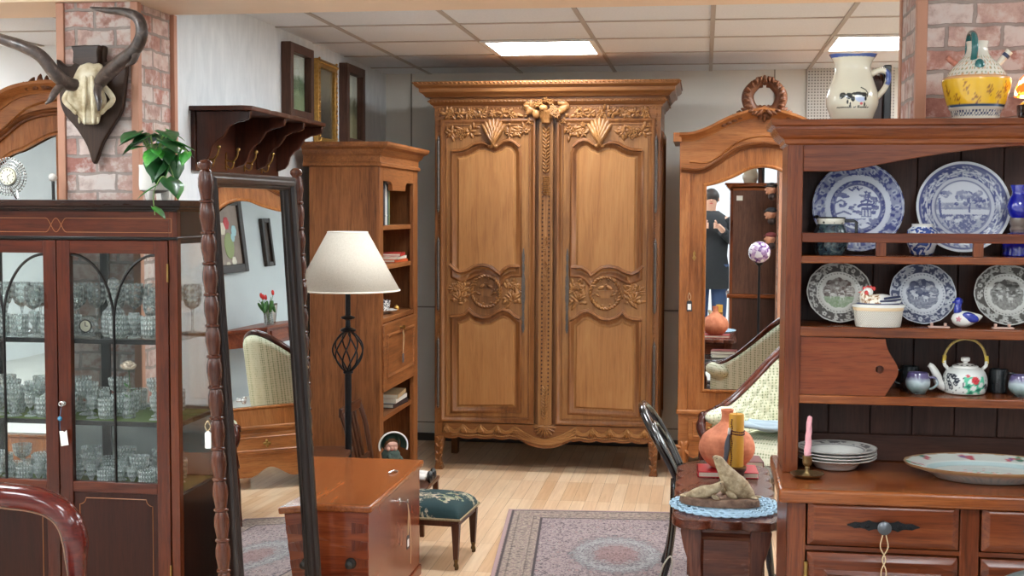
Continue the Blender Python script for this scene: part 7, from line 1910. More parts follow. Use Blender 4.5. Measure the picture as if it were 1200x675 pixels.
# ================================================================ patterned rug
def build_rug():
    n = N('persian_rug'); t = n.n('TexCoord'); sp = n.n('SeparateXYZ'); n.l(t.outputs['Object'], sp.inputs[0]); x, y = sp.outputs[0], sp.outputs[1]
    Wd, Ln = 1.05, 2.05
    ax = n.math('ABSOLUTE', n.math('SUBTRACT', x, Wd/2)); ay = n.math('ABSOLUTE', n.math('ADD', y, Ln/2))
    dx = n.math('SUBTRACT', Wd/2, ax); dy = n.math('SUBTRACT', Ln/2, ay); d = n.math('MINIMUM', dx, dy)
    sym = n.n('CombineXYZ'); n.l(ax, sym.inputs[0]); n.l(ay, sym.inputs[1]); sv = sym.outputs[0]
    sc = n.n('VectorMath', operation='MULTIPLY'); n.l(sv, sc.inputs[0]); sc.inputs[1].default_value = (1.0, .8, 1)
    f1 = n.noise(sc.outputs[0], 34, 4, .65, 1.6); f2 = n.noise(sc.outputs[0], 85, 3, .65, .8); f3 = n.noise(t.outputs['Object'], 500, 2); 
    vo = n.n('TexVoronoi'); n.l(sc.outputs[0], vo.inputs['Vector']); vo.inputs['Scale'].default_value = 17
    g = n.math('ADD', n.math('MULTIPLY', f1, .5), n.math('MULTIPLY', f2, .5))
    field = n.ramp(g, [(.40, S(64,56,64)), (.46, S(118,102,106)), (.51, S(160,144,142)), (.55, S(172,156,152)), (.59, S(132,106,108)), (.66, S(190,178,170))])
    fl = n.ramp(vo.outputs[0], [(.1, S(176,140,134)), (.2, S(60,54,66)), (.27, S(190,180,170))]); m1 = n.ramp(vo.outputs[0], [(.26, (.75,.75,.75,1)), (.3, (0,0,0,1))])
    field = n.mix(m1, field, fl)
    # medallion
    mx = n.math('DIVIDE', n.math('SUBTRACT', x, Wd*.5), .23); my = n.math('DIVIDE', n.math('ADD', y, Ln*.40), .34)
    r = n.math('ADD', n.math('SQRT', n.math('ADD', n.math('MULTIPLY', mx, mx), n.math('MULTIPLY', my, my))), n.math('MULTIPLY', n.math('SUBTRACT', f1, .5), .9))
    med = n.ramp(r, [(.2, S(150,114,110)), (.42, S(136,104,104)), (.46, S(166,170,166)), (.56, S(90,84,94)), (.6, S(174,178,174)), (.8, S(140,148,148)), (.86, S(92,82,88)), (.9, S(136,118,120))])
    mm = n.ramp(r, [(.9, (.7,.7,.7,1)), (.98, (0,0,0,1))]); spk = n.ramp(f2, [(.45, (.3,.3,.34,1)), (.49, (1,1,1,1))])
    field = n.mix(mm, field, n.mix(.7, med, spk, 'MULTIPLY'))
    # border of rows of little motifs
    v2 = n.n('TexVoronoi'); n.l(sv, v2.inputs['Vector']); v2.inputs['Scale'].default_value = 24; v2.inputs['Randomness'].default_value = .35
    bd = n.ramp(v2.outputs[0], [(.16, S(58,50,54)), (.3, S(128,110,100)), (.42, S(176,158,136)), (.6, S(142,120,112))]); bd = n.mix(.5, bd, n.ramp(f2, [(.4, S(88,76,76)), (.6, S(184,166,150))]))
    c = n.mix(n.ramp(d, [(.168, (1,1,1,1)), (.17, (0,0,0,1))]), field, bd)
    ln = n.ramp(d, [(.018,(0,0,0,1)),(.022,(1,1,1,1)),(.03,(1,1,1,1)),(.034,(0,0,0,1)),(.055,(0,0,0,1)),(.058,(.7,.7,.7,1)),(.063,(0,0,0,1)),(.13,(0,0,0,1)),(.133,(.7,.7,.7,1)),(.138,(0,0,0,1)),(.165,(0,0,0,1)),(.168,(1,1,1,1)),(.176,(1,1,1,1)),(.18,(0,0,0,1))])
    c = n.mix(ln, c, S(44,36,40))
    c = n.mix(n.ramp(d, [(.016,(1,1,1,1)),(.018,(0,0,0,1))]), c, S(176,144,142))
    weft = n.n('TexWave'); n.l(t.outputs['Object'], weft.inputs['Vector']); weft.inputs['Scale'].default_value = 60; weft.bands_direction = 'Y'
    c = n.mix(.2, c, S(112,96,98)); c = n.mix(.25, c, n.ramp(f3, [(.35, (.5,.48,.5,1)), (.6, (1.1,1.1,1.1,1))]), 'MULTIPLY')
    mt = n.bsdf(c, .95, bump=f3, bstr=.5, bdist=.003)
    o = thing('rug', 'mauve grey Persian style rug with bordered edge on the wooden floor', 'rug', (-.957, 6.345, .0005), R(5))
    M().box(0, Wd, -Ln, 0, 0, .007).build('pile', mt, o, smooth=0, bevel=.002)
    m = M(); rr = random.Random(1)
    for i in range(170):
        xx = .004+i*(Wd-.008)/169; m.tube([(xx,0,.003),(xx+rr.uniform(-.004,.004),.012,.002),(xx+rr.uniform(-.006,.006),.024,.0015)], .0013, 4); 
    m.build('fringe', plain('rug_fringe', S(214,200,184), .9), o)
build_rug()
RZ = .009
# ================================================================ scalloped side table and the things on it
TZ = .552
def build_side_table():
    x0, x1, y0, y1 = -.086, .246, 3.985, 4.90
    w = lambda ax: wood('rosewood_table', S(52,24,16), S(92,46,32), S(132,74,54), ax, rough=.26, coat=.35, fig=1.8, gs=.8)
    A = thing('side_table', 'small dark rosewood table with a scalloped top, in front of the bentwood chair', 'table', ((x0+x1)/2, (y0+y1)/2, RZ))
    pts = []
    def edge(a, b, nb, amp, nrm, shape=None):
        for i in range(nb*8):
            t = i/(nb*8); k = abs(math.sin(t*nb*pi))**.6*amp
            pts.append((a[0]+(b[0]-a[0])*t+nrm[0]*k, a[1]+(b[1]-a[1])*t+nrm[1]*k))
    edge((x0+.02,y0+.015),(x1-.02,y0+.015), 3, .016, (0,-1)); edge((x1-.022,y0+.02),(x1-.022,y1-.02), 7, .026, (1,0)); edge((x1-.02,y1-.01),(x0+.02,y1-.01), 4, .014, (0,1)); edge((x0+.022,y1-.02),(x0+.022,y0+.02), 7, .026, (-1,0))
    wb(M().prism(pts, TZ-.03, TZ, 'XY'), 'top', w('Y'), A, smooth=30, bevel=.005)
    wb(M().box(x0+.05, x1-.05, y0+.06, y0+.078, .30, TZ-.03), 'front_apron', w('X'), A, bevel=.002); wb(M().box(x0+.05, x1-.05, y1-.078, y1-.06, .30, TZ-.03), 'back_apron', w('X'), A, bevel=.002)
    for a in (x0+.045, x1-.063): wb(M().box(a, a+.018, y0+.07, y1-.07, .36, TZ-.03), 'side_apron', w('Y'), A, bevel=.002)
    wb(M().sweep([(x0+.085,.33),(x1-.085,.33),(x1-.085,.49),(x0+.085,.49)], [(-.012,0),(0,.007),(.012,0)], closed=True, off=y0+.06), 'moulding', w('X'), A)
    for sx in (-1,1):
        for yy in (y0+.05, y1-.09):
            xo = x0+.028 if sx < 0 else x1-.028; q = -sx
            p = [(xo,TZ-.03),(xo+q*.005,.46),(xo+q*.022,.40),(xo+q*.03,.3),(xo+q*.028,.2),(xo+q*.012,.1),(xo-q*.004,RZ+.03),(xo-q*.006,RZ),(xo+q*.045,RZ),(xo+q*.045,.05),(xo+q*.058,.15),(xo+q*.068,.3),(xo+q*.062,.42),(xo+q*.06,TZ-.03)]
            wb(M().prism([(a_, max(b_, RZ+.0005)) for a_, b_ in smooth_path(p, 3, True)], yy, yy+.04), 'leg', w('Z'), A, bevel=.004, smooth=50)
    wb(M().box(x0+.06, x1-.06, y0+.08, y1-.08, .12, .135), 'lower_shelf', w('Y'), A, bevel=.003)
build_side_table()
def build_doily():
    c = P(849, 592, Z=TZ)
    m = M(); R0 = .172
    for k in range(11):
        r = .02+k*(R0-.03)/10; nb = max(8, int(r*190)); pts = []
        for i in range(nb*4):
            a = 2*pi*i/(nb*4); q = r+.0055*math.sin(a*nb+(k%2)*pi); pts.append((q*math.cos(a), q*math.sin(a)*1.0, .0022+.0012*math.cos(a*nb*1)))
        m.tube(pts, .0036, 5, closed=True)
    m.lathe([(0,.001),(.02,.001),(.02,.004),(0,.004)], (0,0,0), 20)
    nb = 34; pts = []
    for i in range(nb*8): a = 2*pi*i/(nb*8); q = R0-.004+.012*abs(math.sin(a*nb/2)); pts.append((q*math.cos(a), q*math.sin(a), .0024))
    m.tube(pts, .003, 5, closed=True)
    def droop(p):
        e = max(0, abs(p[0])-.19); return (p[0]-math.copysign(e*.6, p[0]), p[1], p[2]-e*1.2)
    t = m.build('doily', plain('pale_blue_cotton', S(168,200,222), .9, nz=.12, scale=120), smooth=180); t.location = (c.x+.003, 4.195, TZ+.0042); tag(t, 'round pale blue crocheted doily under the seal carving', 'doily')
    return c
dc = build_doily()
def build_seals():
    Y = 4.195; s = Y/1510; z0 = TZ+.0115; cx = P(842, 590, Z=TZ).x
    A = thing('seal_carving', 'stone carving of two seals on a flat brown rock, on the blue doily', 'sculpture', (cx, Y, z0))
    n = N('carved_stone'); v = n.coord(); q = n.noise(v, 60, 6, .65)
    st = n.bsdf(n.ramp(q, [(.3, S(132,112,86)), (.5, S(176,156,124)), (.7, S(204,188,158))]), .75, bump=q, bstr=.6, bdist=.003)
    n = N('brown_rock'); v = n.coord(); q = n.noise(v, 40, 6, .65); rk = n.bsdf(n.ramp(q, [(.3, S(78,54,44)), (.5, S(124,94,76)), (.7, S(152,122,100))]), .75, bump=q, bstr=.7, bdist=.004)
    out = smooth_path([(-.125,.01),(-.10,.06),(-.03,.085),(.04,.08),(.10,.06),(.127,.0),(.122,-.045),(.07,-.07),(.0,-.075),(-.07,-.06),(-.115,-.03)], 5, True)
    rr = random.Random(2); k = len(out)
    m = M(); rows = [(1.0,.0),(1.0,.012),(.985,.019),(.93,.024)]; vs = []
    for sc_, z in rows:
        for i, (x, y) in enumerate(out):
            j = 1+rr.uniform(-.02,.02)*(sc_ > .95); vs.append((x*sc_*j, y*sc_*j, z+rr.uniform(-.002,.002)*(z > 0)))
    fs = [(j*k+i, j*k+(i+1)%k, (j+1)*k+(i+1)%k, (j+1)*k+i) for j in range(3) for i in range(k)]+[tuple(range(k))[::-1], tuple(3*k+i for i in range(k))]
    wb_ = m.raw(vs, fs).build('rock_base', rk, A, smooth=45)
    # each seal is one continuous skin
    def seal(pts, rad, name, eye=None):
        sp_ = smooth_path(pts, 6); L_ = len(sp_); r2 = np.interp(np.linspace(0, len(rad)-1, L_), range(len(rad)), rad)
        mm = M().tube(sp_, r2, 18)
        return mm
    a = seal([(-.020,-.005,.150),(-.012,-.004,.147),(-.002,-.002,.138),(.012,.0,.115),(.03,.0,.088),(.052,.0,.062),(.075,.0,.044),(.095,-.008,.034),(.108,-.02,.028)], [.005,.0105,.0165,.021,.030,.036,.034,.022,.01], 's')
    a.ell((.04,-.036,.034), (.022,.007,.012), 10, 6, Euler((.3,.5,-.3))); a.ell((.02,.03,.034), (.02,.007,.012), 10, 6, Euler((-.3,.5,.3)))
    a.ell((.112,-.03,.027), (.02,.009,.004), 10, 6, Euler((0,0,-.9))).ell((.118,-.012,.027), (.02,.009,.004), 10, 6, Euler((0,0,-.1)))
    o = a.build('large_seal', st, A, smooth=180); 
    M().ell((-.008,-.0135,.147), .0022, 8, 6).ell((-.022,-.004,.151), (.002,.003,.002), 8, 5).build('eye_and_nose', plain('ink', S(30,28,26), .5), o)
    b = seal([(.016,-.045,.076),(.009,-.045,.073),(-.002,-.043,.062),(-.022,-.04,.05),(-.048,-.035,.042),(-.075,-.03,.034),(-.095,-.026,.029),(-.108,-.022,.027)], [.004,.0095,.0145,.018,.0215,.017,.010,.005], 's')
    b.ell((-.115,-.014,.026), (.013,.006,.003), 8, 6, Euler((0,0,.7))).ell((-.116,-.03,.026), (.013,.006,.003), 8, 6, Euler((0,0,-.5))); b.ell((-.01,-.062,.03), (.016,.005,.008), 8, 6, Euler((.4,.5,0)))
    o = b.build('seal_pup', st, A, smooth=180); M().ell((.004,-.0535,.075), .0017, 8, 6).build('eye', plain('ink', S(30,28,26), .5), o)
build_seals()
def build_tabletop_things():
    b0 = P(852, 549, Z=TZ+.02)
    t = thing('book', 'bright red book under the terracotta vase on the side table', 'book', (P(852,548,Y=4.72).x, 4.72, TZ+.001), R(2))
    rc = plain('red_cover', S(186,30,40), .35, coat=.3)
    M().box(-.108,.108,-.075,.075,0,.003).box(-.108,.108,-.075,.075,.018,.021).box(-.108,-.104,-.075,.075,0,.021).build('cover', rc, t, bevel=.001); M().box(-.104,.104,-.071,.071,.003,.018).build('pages', plain('paper', S(222,214,196), .8), t, smooth=0)
    n = N('terracotta'); v = n.coord(); q = n.noise(v, 30, 5, .6); w = n.n('TexWave'); n.l(n.coord((1,1,1)), w.inputs['Vector']); w.bands_direction = 'Z'; w.inputs['Scale'].default_value = 22; w.inputs['Distortion'].default_value = .6
    tm = n.bsdf(n.ramp(q, [(.3, S(176,100,70)), (.6, S(206,128,94)), (.8, S(214,146,112))]), .8, bump=n.math('ADD', n.math('MULTIPLY', w.outputs[0], .5), q), bstr=.35, bdist=.002)
    s = 4.735/1510
    pr = smooth_path([(0,0),(15*s,0),(22*s,4*s),(30*s,14*s),(32.5*s,24*s),(28*s,37*s),(17*s,46*s),(8.5*s,53*s),(6.5*s,60*s),(7*s,66*s),(7.5*s,68*s)], 7)
    M().lathe(pr+[(5.6*s,68*s),(5*s,60*s),(5*s,54*s)], (0,0,0), 48, cap=False).build('terracotta_vase', tm, smooth=70); V = [o for o in COL.objects if o.name == 'terracotta_vase'][0]; V.location = (P(851.5,540,Y=4.735).x, 4.735, TZ+.023); tag(V, 'round terracotta gourd vase with a short neck on the red book', 'vase')
    # carved pot candle in front of it
    Yc = 4.63-.0; s = Yc/1510
    C_ = thing('pillar_candle', 'mustard pillar candle with bead strings on a small carved dark stand', 'candle', (P(862,560,Y=Yc).x, Yc-.02, TZ+.001))
    cs = plain('dark_carved_stand', S(74,44,36), .5, nz=.3, scale=80)
    M().lathe([(0,0),(11*s,0),(11.5*s,3*s),(9*s,5*s),(10*s,10*s),(12*s,13*s),(12*s,15*s),(0,15*s)], (0,0,0), 26).build('stand', cs, C_)
    M().lathe([(12*s,15.2*s),(12.5*s,16.5*s),(0,16.5*s)], (0,0,0), 26).build('brass_plate', plain('antique_brass', S(140,116,78), .32, .9), C_)
    M().lathe([(8.6*s,16.7*s),(8.6*s,77*s),(7.8*s,78*s),(0,77*s)], (0,0,0), 30).tube([(0,0,77*s),(0,0,80*s)], .0012, 5).build('wax', plain('mustard_wax', S(190,138,34), .5, nz=.08, scale=20), C_)
    bd = plain('maroon_beads', S(84,26,26), .4)
    m = M()
    for zz in (55, 58):
        for i in range(26): a = 2*pi*i/26; m.ell((8.9*s*math.cos(a), 8.9*s*math.sin(a), zz*s+.002*math.sin(a*2)), .0032, 6, 4)
    for i in range(22): m.ell((-5.5*s-.002*math.sin(i), -7.2*s, (72-2.5*i)*s), .003, 6, 4)
    m.build('bead_string', bd, C_)
    m = M().tube(smooth_path([(-8*s,-6*s,56*s),(-10*s,-7*s,46*s),(-11*s,-7.5*s,34*s),(-13*s,-8*s,22*s)],5), [.004,.005,.006,.007,.008,.009,.0095,.01,.0105,.01,.009,.009,.008,.008,.007,.006], 8); m.build('grey_feather', plain('grey_feather', S(86,88,98), .8), C_, smooth=180)
    M().tube([(-8*s,-6*s,62*s),(-8.5*s,-6.5*s,55*s)], .0055, 8).tube(smooth_path([(-13*s,-8*s,22*s),(-15*s,-8.5*s,12*s),(-16*s,-9*s,3*s)],4), [.008,.008,.007,.007,.006,.005,.004,.003,.002], 8).build('white_feather_tip', plain('white_feather', S(226,224,220), .8), C_, smooth=180)
build_tabletop_things()

# ================================================================ black bentwood chair
def build_bentwood():
    xb = P(790, 600, Y=5.1).x; y0, y1 = 5.08, 5.46; zs = .445
    A = thing('bentwood_chair', 'black bentwood chair with a double hoop back beside the scalloped table', 'chair', (xb+.2, (y0+y1)/2, RZ))
    bk2 = plain('black_lacquer', S(16,16,18), .18, 0, .1, 30, coat=.8)
    hw = .19; q = lambda y, z: -.185-.15*(max(0,(z-.43))/.27)**1.15
    def hoop(w, top, r, z0):
        pts = []
        for (yy, zz) in [(-w*.86,z0),(-w*.95,z0+(top-z0)*.3),(-w,z0+(top-z0)*.55),(-w*.88,top-.07),(-w*.5,top-.015),(0,top),(w*.5,top-.015),(w*.88,top-.07),(w,z0+(top-z0)*.55),(w*.95,z0+(top-z0)*.3),(w*.86,z0)]: pts.append((q(yy,zz), yy, zz))
        return M().tube(smooth_path(pts, 6), r, 12)
    hoop(hw, .705, .0165, .43).build('back_hoop', bk2, A, smooth=180); hoop(hw*.62, .63, .012, .44).build('inner_hoop', bk2, A, smooth=180)
    M().lathe([(0,.415),(.205,.415),(.212,.425),(.212,.442),(.2,.45),(.185,.452),(0,.446)], (0,0,0), 44).build('seat', wood('black_stained', S(14,12,12), S(24,22,22), S(36,32,32), 'X', rough=.25, coat=.5), A, smooth=50)
    for s in (-1,1):
        M().tube(smooth_path([(-.2,s*.165,.44),(-.205,s*.17,.25),(-.225,s*.178,.1),(-.25,s*.185,.004)],5), [.0155]*6+[.0145]*5+[.013]*5, 10).build('rear_leg', bk2, A, smooth=180)
        M().tube(smooth_path([(.15,s*.13,.42),(.165,s*.145,.25),(.18,s*.16,.1),(.195,s*.17,.004)],5), [.017]*6+[.015]*5+[.013]*5, 10).build('front_leg', bk2, A, smooth=180)
    M().tube([(.16*math.cos(2*pi*i/40), .16*math.sin(2*pi*i/40), .24) for i in range(40)], .009, 8, closed=True).build('leg_ring', bk2, A, smooth=180)
    z = RZ+.453
    for i, (c, nm, rz, w_) in enumerate(((S(206,198,184),'cream','-',.15),(S(96,40,40),'maroon','-',.15))):
        flatbook(f'{nm} book lying on the bentwood chair seat behind the table', (xb+.2+.055, 5.25, z), .18, .14, .024, c, R(10*i-4), 'books on the bentwood chair'); z += .0245
    x = xb+.0
    t = thing('cable', 'loop of pale flex hanging at the left side of the scalloped table', 'cable', (P(783,640,Y=4.95).x-.004, 4.95, RZ))
    M().tube(smooth_path([(-.02,0,.0035),(-.03,.0,.06),(-.015,-.01,.13),(.012,-.01,.17),(.02,0,.14),(.012,.01,.06),(.03,.02,.0035)],6), .003, 6).build('flex', plain('pale_flex', S(196,190,176), .5), t, smooth=180)
build_bentwood()

# ================================================================ buttoned armchair
def build_armchair():
    A = thing('armchair', 'buttoned cream green armchair with a carved mahogany show frame behind the dresser', 'armchair', (.45, 6.36, .0085), R(-26))
    n = N('green_dotted_fabric'); v = n.coord(); w = n.n('TexVoronoi'); n.l(v, w.inputs['Vector']); w.inputs['Scale'].default_value = 70; w.inputs['Randomness'].default_value = .15
    fb = n.bsdf(n.ramp(w.outputs[0], [(.2, S(126,138,104)), (.42, S(204,204,178)), (.7, S(214,212,190))]), .9, bump=w.outputs[0], bstr=.2)
    mh = wood('chair_mahogany', S(52,20,14), S(90,38,26), S(124,62,44), 'Z', rough=.22, coat=.5)
    zt = .90
    # inner back and arms: angle runs from the left arm round the back to the right arm
    def edge(a):     # top edge of the shell at angle a (0 = left arm, pi = right arm)
        k = math.sin(a); z = .52+(zt-.52)*max(0, k)**1.7; rx, ry = .32, .40
        return (-rx*math.cos(a)*(1+.0*k), -.02+ry*k*.95-.16*(1-k)**2, z)
    def inner(u, v):
        a = -.12+(pi+.24)*u; e = edge(max(0,min(pi,a))); f = v
        k = math.sin(max(0,min(pi,a))); 
        tu = u*13; tv = f*(2+3*k); amp = .026*f**.3*(1-abs(2*f-1)**6)
        puff = amp*(abs(math.sin(pi*(tu+tv)/1.0))*abs(math.sin(pi*(tu-tv)/1.0)))**.5
        sh = 1-.13*(1-f)-puff*1.3
        return (e[0]*sh, -.02+(e[1]+.02)*sh, .40+(e[2]-.40)*f)
    def outer(u, v):
        a = -.0+pi*u; e = edge(a); return (e[0]*1.1, -.02+(e[1]+.02)*1.1+.01, .24+(e[2]-.24)*v)
    M().grid(inner, 180, 50).build('buttoned_back', fb, A, smooth=180, solid=.006)
    M().grid(outer, 60, 14).build('outside_back', fb, A, smooth=180, solid=.006)
    rim = [(edge(pi*i/40)[0]*1.05, -.02+(edge(pi*i/40)[1]+.02)*1.05, edge(pi*i/40)[2]+.008) for i in range(41)]
    M().tube(rim, [.018+.012*math.sin(pi*i/40) for i in range(41)], 12, flat=.75).tube([(p[0],p[1],p[2]+.016) for p in rim], .007, 8).build('show_frame', mh, A, smooth=180)
    for s in (-1,1):
        p0 = rim[0] if s < 0 else rim[-1]
        M().tube(smooth_path([p0,(s*.37,-.25,.50),(s*.365,-.285,.45),(s*.345,-.29,.40),(s*.35,-.3,.3)],5), [.02]*8+[.024]*6+[.022]*7, 10).ell((s*.372,-.24,.5),(.03,.03,.028),12,8).build('arm_front', mh, A, smooth=180)
        M().ell((s*.335,-.12,.50), (.05,.16,.045), 18, 12).build('arm_pad', fb, A, smooth=180)
        M().tube(smooth_path([(s*.33,-.3,.3),(s*.335,-.315,.2),(s*.33,-.3,.08),(s*.335,-.31,.03)],5), [.032-.0012*i for i in range(16)], 10).lathe([(.011,.0),(.011,.03)], (s*.335,-.31,0), 10).build('front_leg', mh, A, smooth=180)
        M().tube([(s*.24,.28,.26),(s*.27,.36,0)], [.024,.016], 10).build('rear_leg', mh, A, smooth=180)
    def seat(u, v):
        a, b = 2*u-1, 2*v-1; f = (1-abs(a)**5)*(1-abs(b)**5); hw = .33-.06*v
        return (a*hw, .0+b*.30, .30+.11*max(0,f)**.4+.03*(1-a*a)*(1-b*b))
    M().grid(seat, 30, 30).build('seat', fb, A, smooth=180); M().box(-.33,.33,-.31,.26,.24,.31).build('seat_rail', mh, A, bevel=.01)
    M().grid(lambda u,v: (-.2+.28*u, -.26+.2*v, .474+.008*math.sin(u*9)*math.sin(v*7)+.01*math.sin(v*17)), 30, 24).build('folded_cloth', plain('blue_grey_cloth', S(150,166,176), .9), smooth=180, solid=.012); t = [o for o in COL.objects if o.name == 'folded_cloth'][0]; t.location = (.45, 6.36, .0085); t.rotation_euler = (0,0,R(-26)); tag(t, 'folded pale blue grey cloth on the seat of the armchair', 'cloth')
build_armchair()

# ================================================================ things that stand nearer the camera or behind it
def build_grey_chair():
    c = P(1215, 668, Y=2.45); A = thing('grey_chair', 'grey leather chair back just showing in the bottom right corner', 'chair', (c.x+.1, 2.3, 0))
    lt = plain('grey_leather', S(92,98,96), .35, nz=.1, coat=.3); dk = plain('black_lacquer', S(16,16,18), .18)
    top = c.z+.0
    M().grid(lambda u,v: ((.22-.02*v)*math.sin(R(-80+160*u)), .2*math.cos(R(-80+160*u))*.9, .46+(top-.46+.02*math.sin(pi*u)-.02)*v), 30, 10).build('backrest', lt, A, smooth=180, solid=.03)
    M().lathe([(0,.38),(.2,.38),(.215,.4),(.215,.44),(.2,.46),(0,.465)], (0,0,0), 36).build('seat', lt, A, smooth=50)
    for sx in (-1,1):
        for sy in (-1,1): M().taper((sx*.17,sy*.17,0), .011, (sx*.14,sy*.14,.39), .017).build('leg', dk, A, bevel=.002)
build_grey_chair()
t = thing('white_board', 'plain white board standing behind the display cabinet', 'board', (-1.98, 4.42, 0))
M().box(-.30,.30,-.012,.012,0,.79).build('panel', plain('white_board', S(226,228,228), .5), t, bevel=.002)
M().box(-.30,.30,-.014,.014,.79,.80).build('edge_strip', plain('grey_strip', S(150,152,152), .5), t)
def build_sill_lamp():   # mosaic globe lamp behind the dresser, seen in the armoire mirror
    t = thing('mosaic_lamp', 'black stemmed floor lamp with a purple mosaic globe reflected in the armoire mirror', 'lamp', (.39, 5.3, 0)); ir = plain('black_iron', S(26,26,28), .45, .6)
    M().lathe([(0,0),(.1,0),(.1,.012),(.02,.03),(.009,.05),(.009,1.12),(.03,1.14),(0,1.15)], (0,0,0), 20).build('stand', ir, t)
    n = N('mosaic_glass'); v = n.coord(); w = n.n('TexVoronoi'); n.l(v, w.inputs['Vector']); w.inputs['Scale'].default_value = 42
    M().ell((0,0,1.22), .078, 24, 16).build('globe', n.bsdf(n.ramp(w.outputs['Color'], [(.3, S(110,70,130)), (.5, S(190,160,200)), (.7, S(220,214,224))]), .15, Coat_Weight=.6), t, smooth=180)
build_sill_lamp()
for i, z in enumerate((1.60, 1.40, 1.20)):
    t = thing('wall_head', ('uppermost','middle','lowest')[i]+' painted plaster head with a cap on the side of the right brick pillar', 'ornament', (.575, 3.98, z), 0, 'plaster heads on the pillar')
    sk = plain('head_skin', S(196,140,110), .5); cp = plain('head_cap_%d' % i, (S(44,40,40), S(40,44,52), S(120,52,56))[i], .6); jk = plain('head_jacket', S(60,44,40), .6)
    m = M().ell((-.045,0,.09), (.04,.032,.048), 18, 12); m.ell((-.086,0,.085), (.012,.008,.012), 8, 6); m.ell((-.078,0,.06), (.01,.014,.012), 8, 6).ell((-.04,.033,.085), (.01,.006,.014), 8, 6); m.build('head', sk, t, smooth=180)
    M().ell((-.04,0,.118), (.045,.037,.026), 16, 10).ell((-.08,0,.112), (.024,.026,.006), 12, 6).build('cap', cp, t, smooth=180); M().ell((-.035,0,.03), (.034,.05,.03), 14, 8).build('collar', jk, t, smooth=180)
def build_person():
    t = thing('person', 'person in a long dark coat and blue jeans, seen in the armoire mirror', 'person', (.075, -.42, 0))
    coat = plain('dark_coat', S(34,36,40), .8, nz=.1); jean = plain('blue_jeans', S(52,70,104), .85); skin = plain('skin', S(206,158,134), .5)
    def skinned(name, J, E, mat, sub=2):
        me = bpy.data.meshes.new(name); me.from_pydata([j[0] for j in J], E, []); o = bpy.data.objects.new(name, me); COL.objects.link(o); o.parent = t
        sm = o.modifiers.new('skin', 'SKIN'); 
        for v, j in zip(me.skin_vertices[0].data, J): v.radius = (j[1], j[2] if len(j) > 2 else j[1])
        me.skin_vertices[0].data[0].use_root = True
        q = o.modifiers.new('sub', 'SUBSURF'); q.levels = q.render_levels = sub; me.materials.append(mat); sm.use_smooth_shade = True; return o
    J = [((0,0,.96),.16,.11),((0,0,1.12),.15,.10),((0,.005,1.30),.175,.11),((0,.0,1.42),.13,.085),((0,.0,1.49),.055,.055),((0,.01,1.56),.06,.065),((0,.012,1.64),.078,.092),((0,.008,1.71),.066,.08),
         ((-.2,0,1.40),.06),((-.25,.02,1.17),.048),((-.16,.2,1.26),.036),((-.07,.3,1.36),.03),((.2,0,1.40),.06),((.25,.02,1.17),.048),((.16,.2,1.26),.036),((.07,.3,1.36),.03),
         ((-.095,0,.86),.095),((-.1,.01,.5),.065),((-.1,-.01,.1),.048),((-.1,.09,.045),.04),((.095,0,.86),.095),((.1,.01,.5),.065),((.1,-.01,.1),.048),((.1,.09,.045),.04)]
    E = [(0,1),(1,2),(2,3),(3,4),(4,5),(5,6),(6,7),(3,8),(8,9),(9,10),(10,11),(3,12),(12,13),(13,14),(14,15),(0,16),(16,17),(17,18),(18,19),(0,20),(20,21),(21,22),(22,23)]
    body = skinned('body', J, E, skin)
    m = M().lathe([(.24,.62),(.21,.85),(.185,1.0),(.2,1.2),(.21,1.36),(.17,1.45),(.085,1.51),(.08,1.5)], (0,0,0), 32, cap=False); m.v = [(x, y*.68, z) for x, y, z in m.v]; m.build('coat', coat, t, smooth=180, solid=.01)
    for s in (-1,1):
        M().tube(smooth_path([(s*.17,0,1.42),(s*.25,.01,1.3),(s*.262,.03,1.17),(s*.2,.13,1.215),(s*.13,.23,1.285)],5), [.078]*6+[.066]*6+[.056]*9, 12).build('sleeve', coat, t, smooth=180)
        M().tube(smooth_path([(s*.1,0,.9),(s*.105,.01,.5),(s*.105,-.01,.08)],6), [.112-.0035*i for i in range(13)], 14).build('trouser_leg', jean, t, smooth=180)
        M().ell((s*.1,.07,.045), (.05,.14,.045), 14, 8).build('shoe', plain('dark_shoe', S(30,28,28), .4), t, smooth=180)
        for k in range(4):
            M().tube(smooth_path([(s*.065,.305,1.365-.014*k),(s*.05,.335,1.372-.016*k),(s*.038,.348,1.376-.016*k),(s*.034,.345,1.366-.016*k)],3), .0085, 8).build('finger', skin, body if False else t, smooth=180)
        M().tube([(s*.06,.29,1.38),(s*.045,.315,1.405)], .0095, 8).build('thumb', skin, t, smooth=180)
    M().ell((0,-.012,1.675), (.092,.106,.1), 20, 14).ell((0,-.1,1.66), (.05,.06,.06), 14, 10).build('hair', plain('dark_hair', S(44,34,30), .6), t, smooth=180)
    M().ell((0,.108,1.63), (.012,.018,.02), 8, 6).build('nose', skin, t, smooth=180); M().ell((-.03,.092,1.655), (.012,.008,.006), 8, 6).ell((.03,.092,1.655), (.012,.008,.006), 8, 6).build('eyes', plain('ink', S(30,28,26), .5), t); M().ell((0,.1,1.598), (.02,.008,.005), 8, 6).build('mouth', plain('doll_lips', S(190,90,86), .4), t)
    for s in (-1,1): M().ell((s*.086,.005,1.645), (.01,.018,.026), 8, 6).build('ear', skin, t, smooth=180)
build_person()
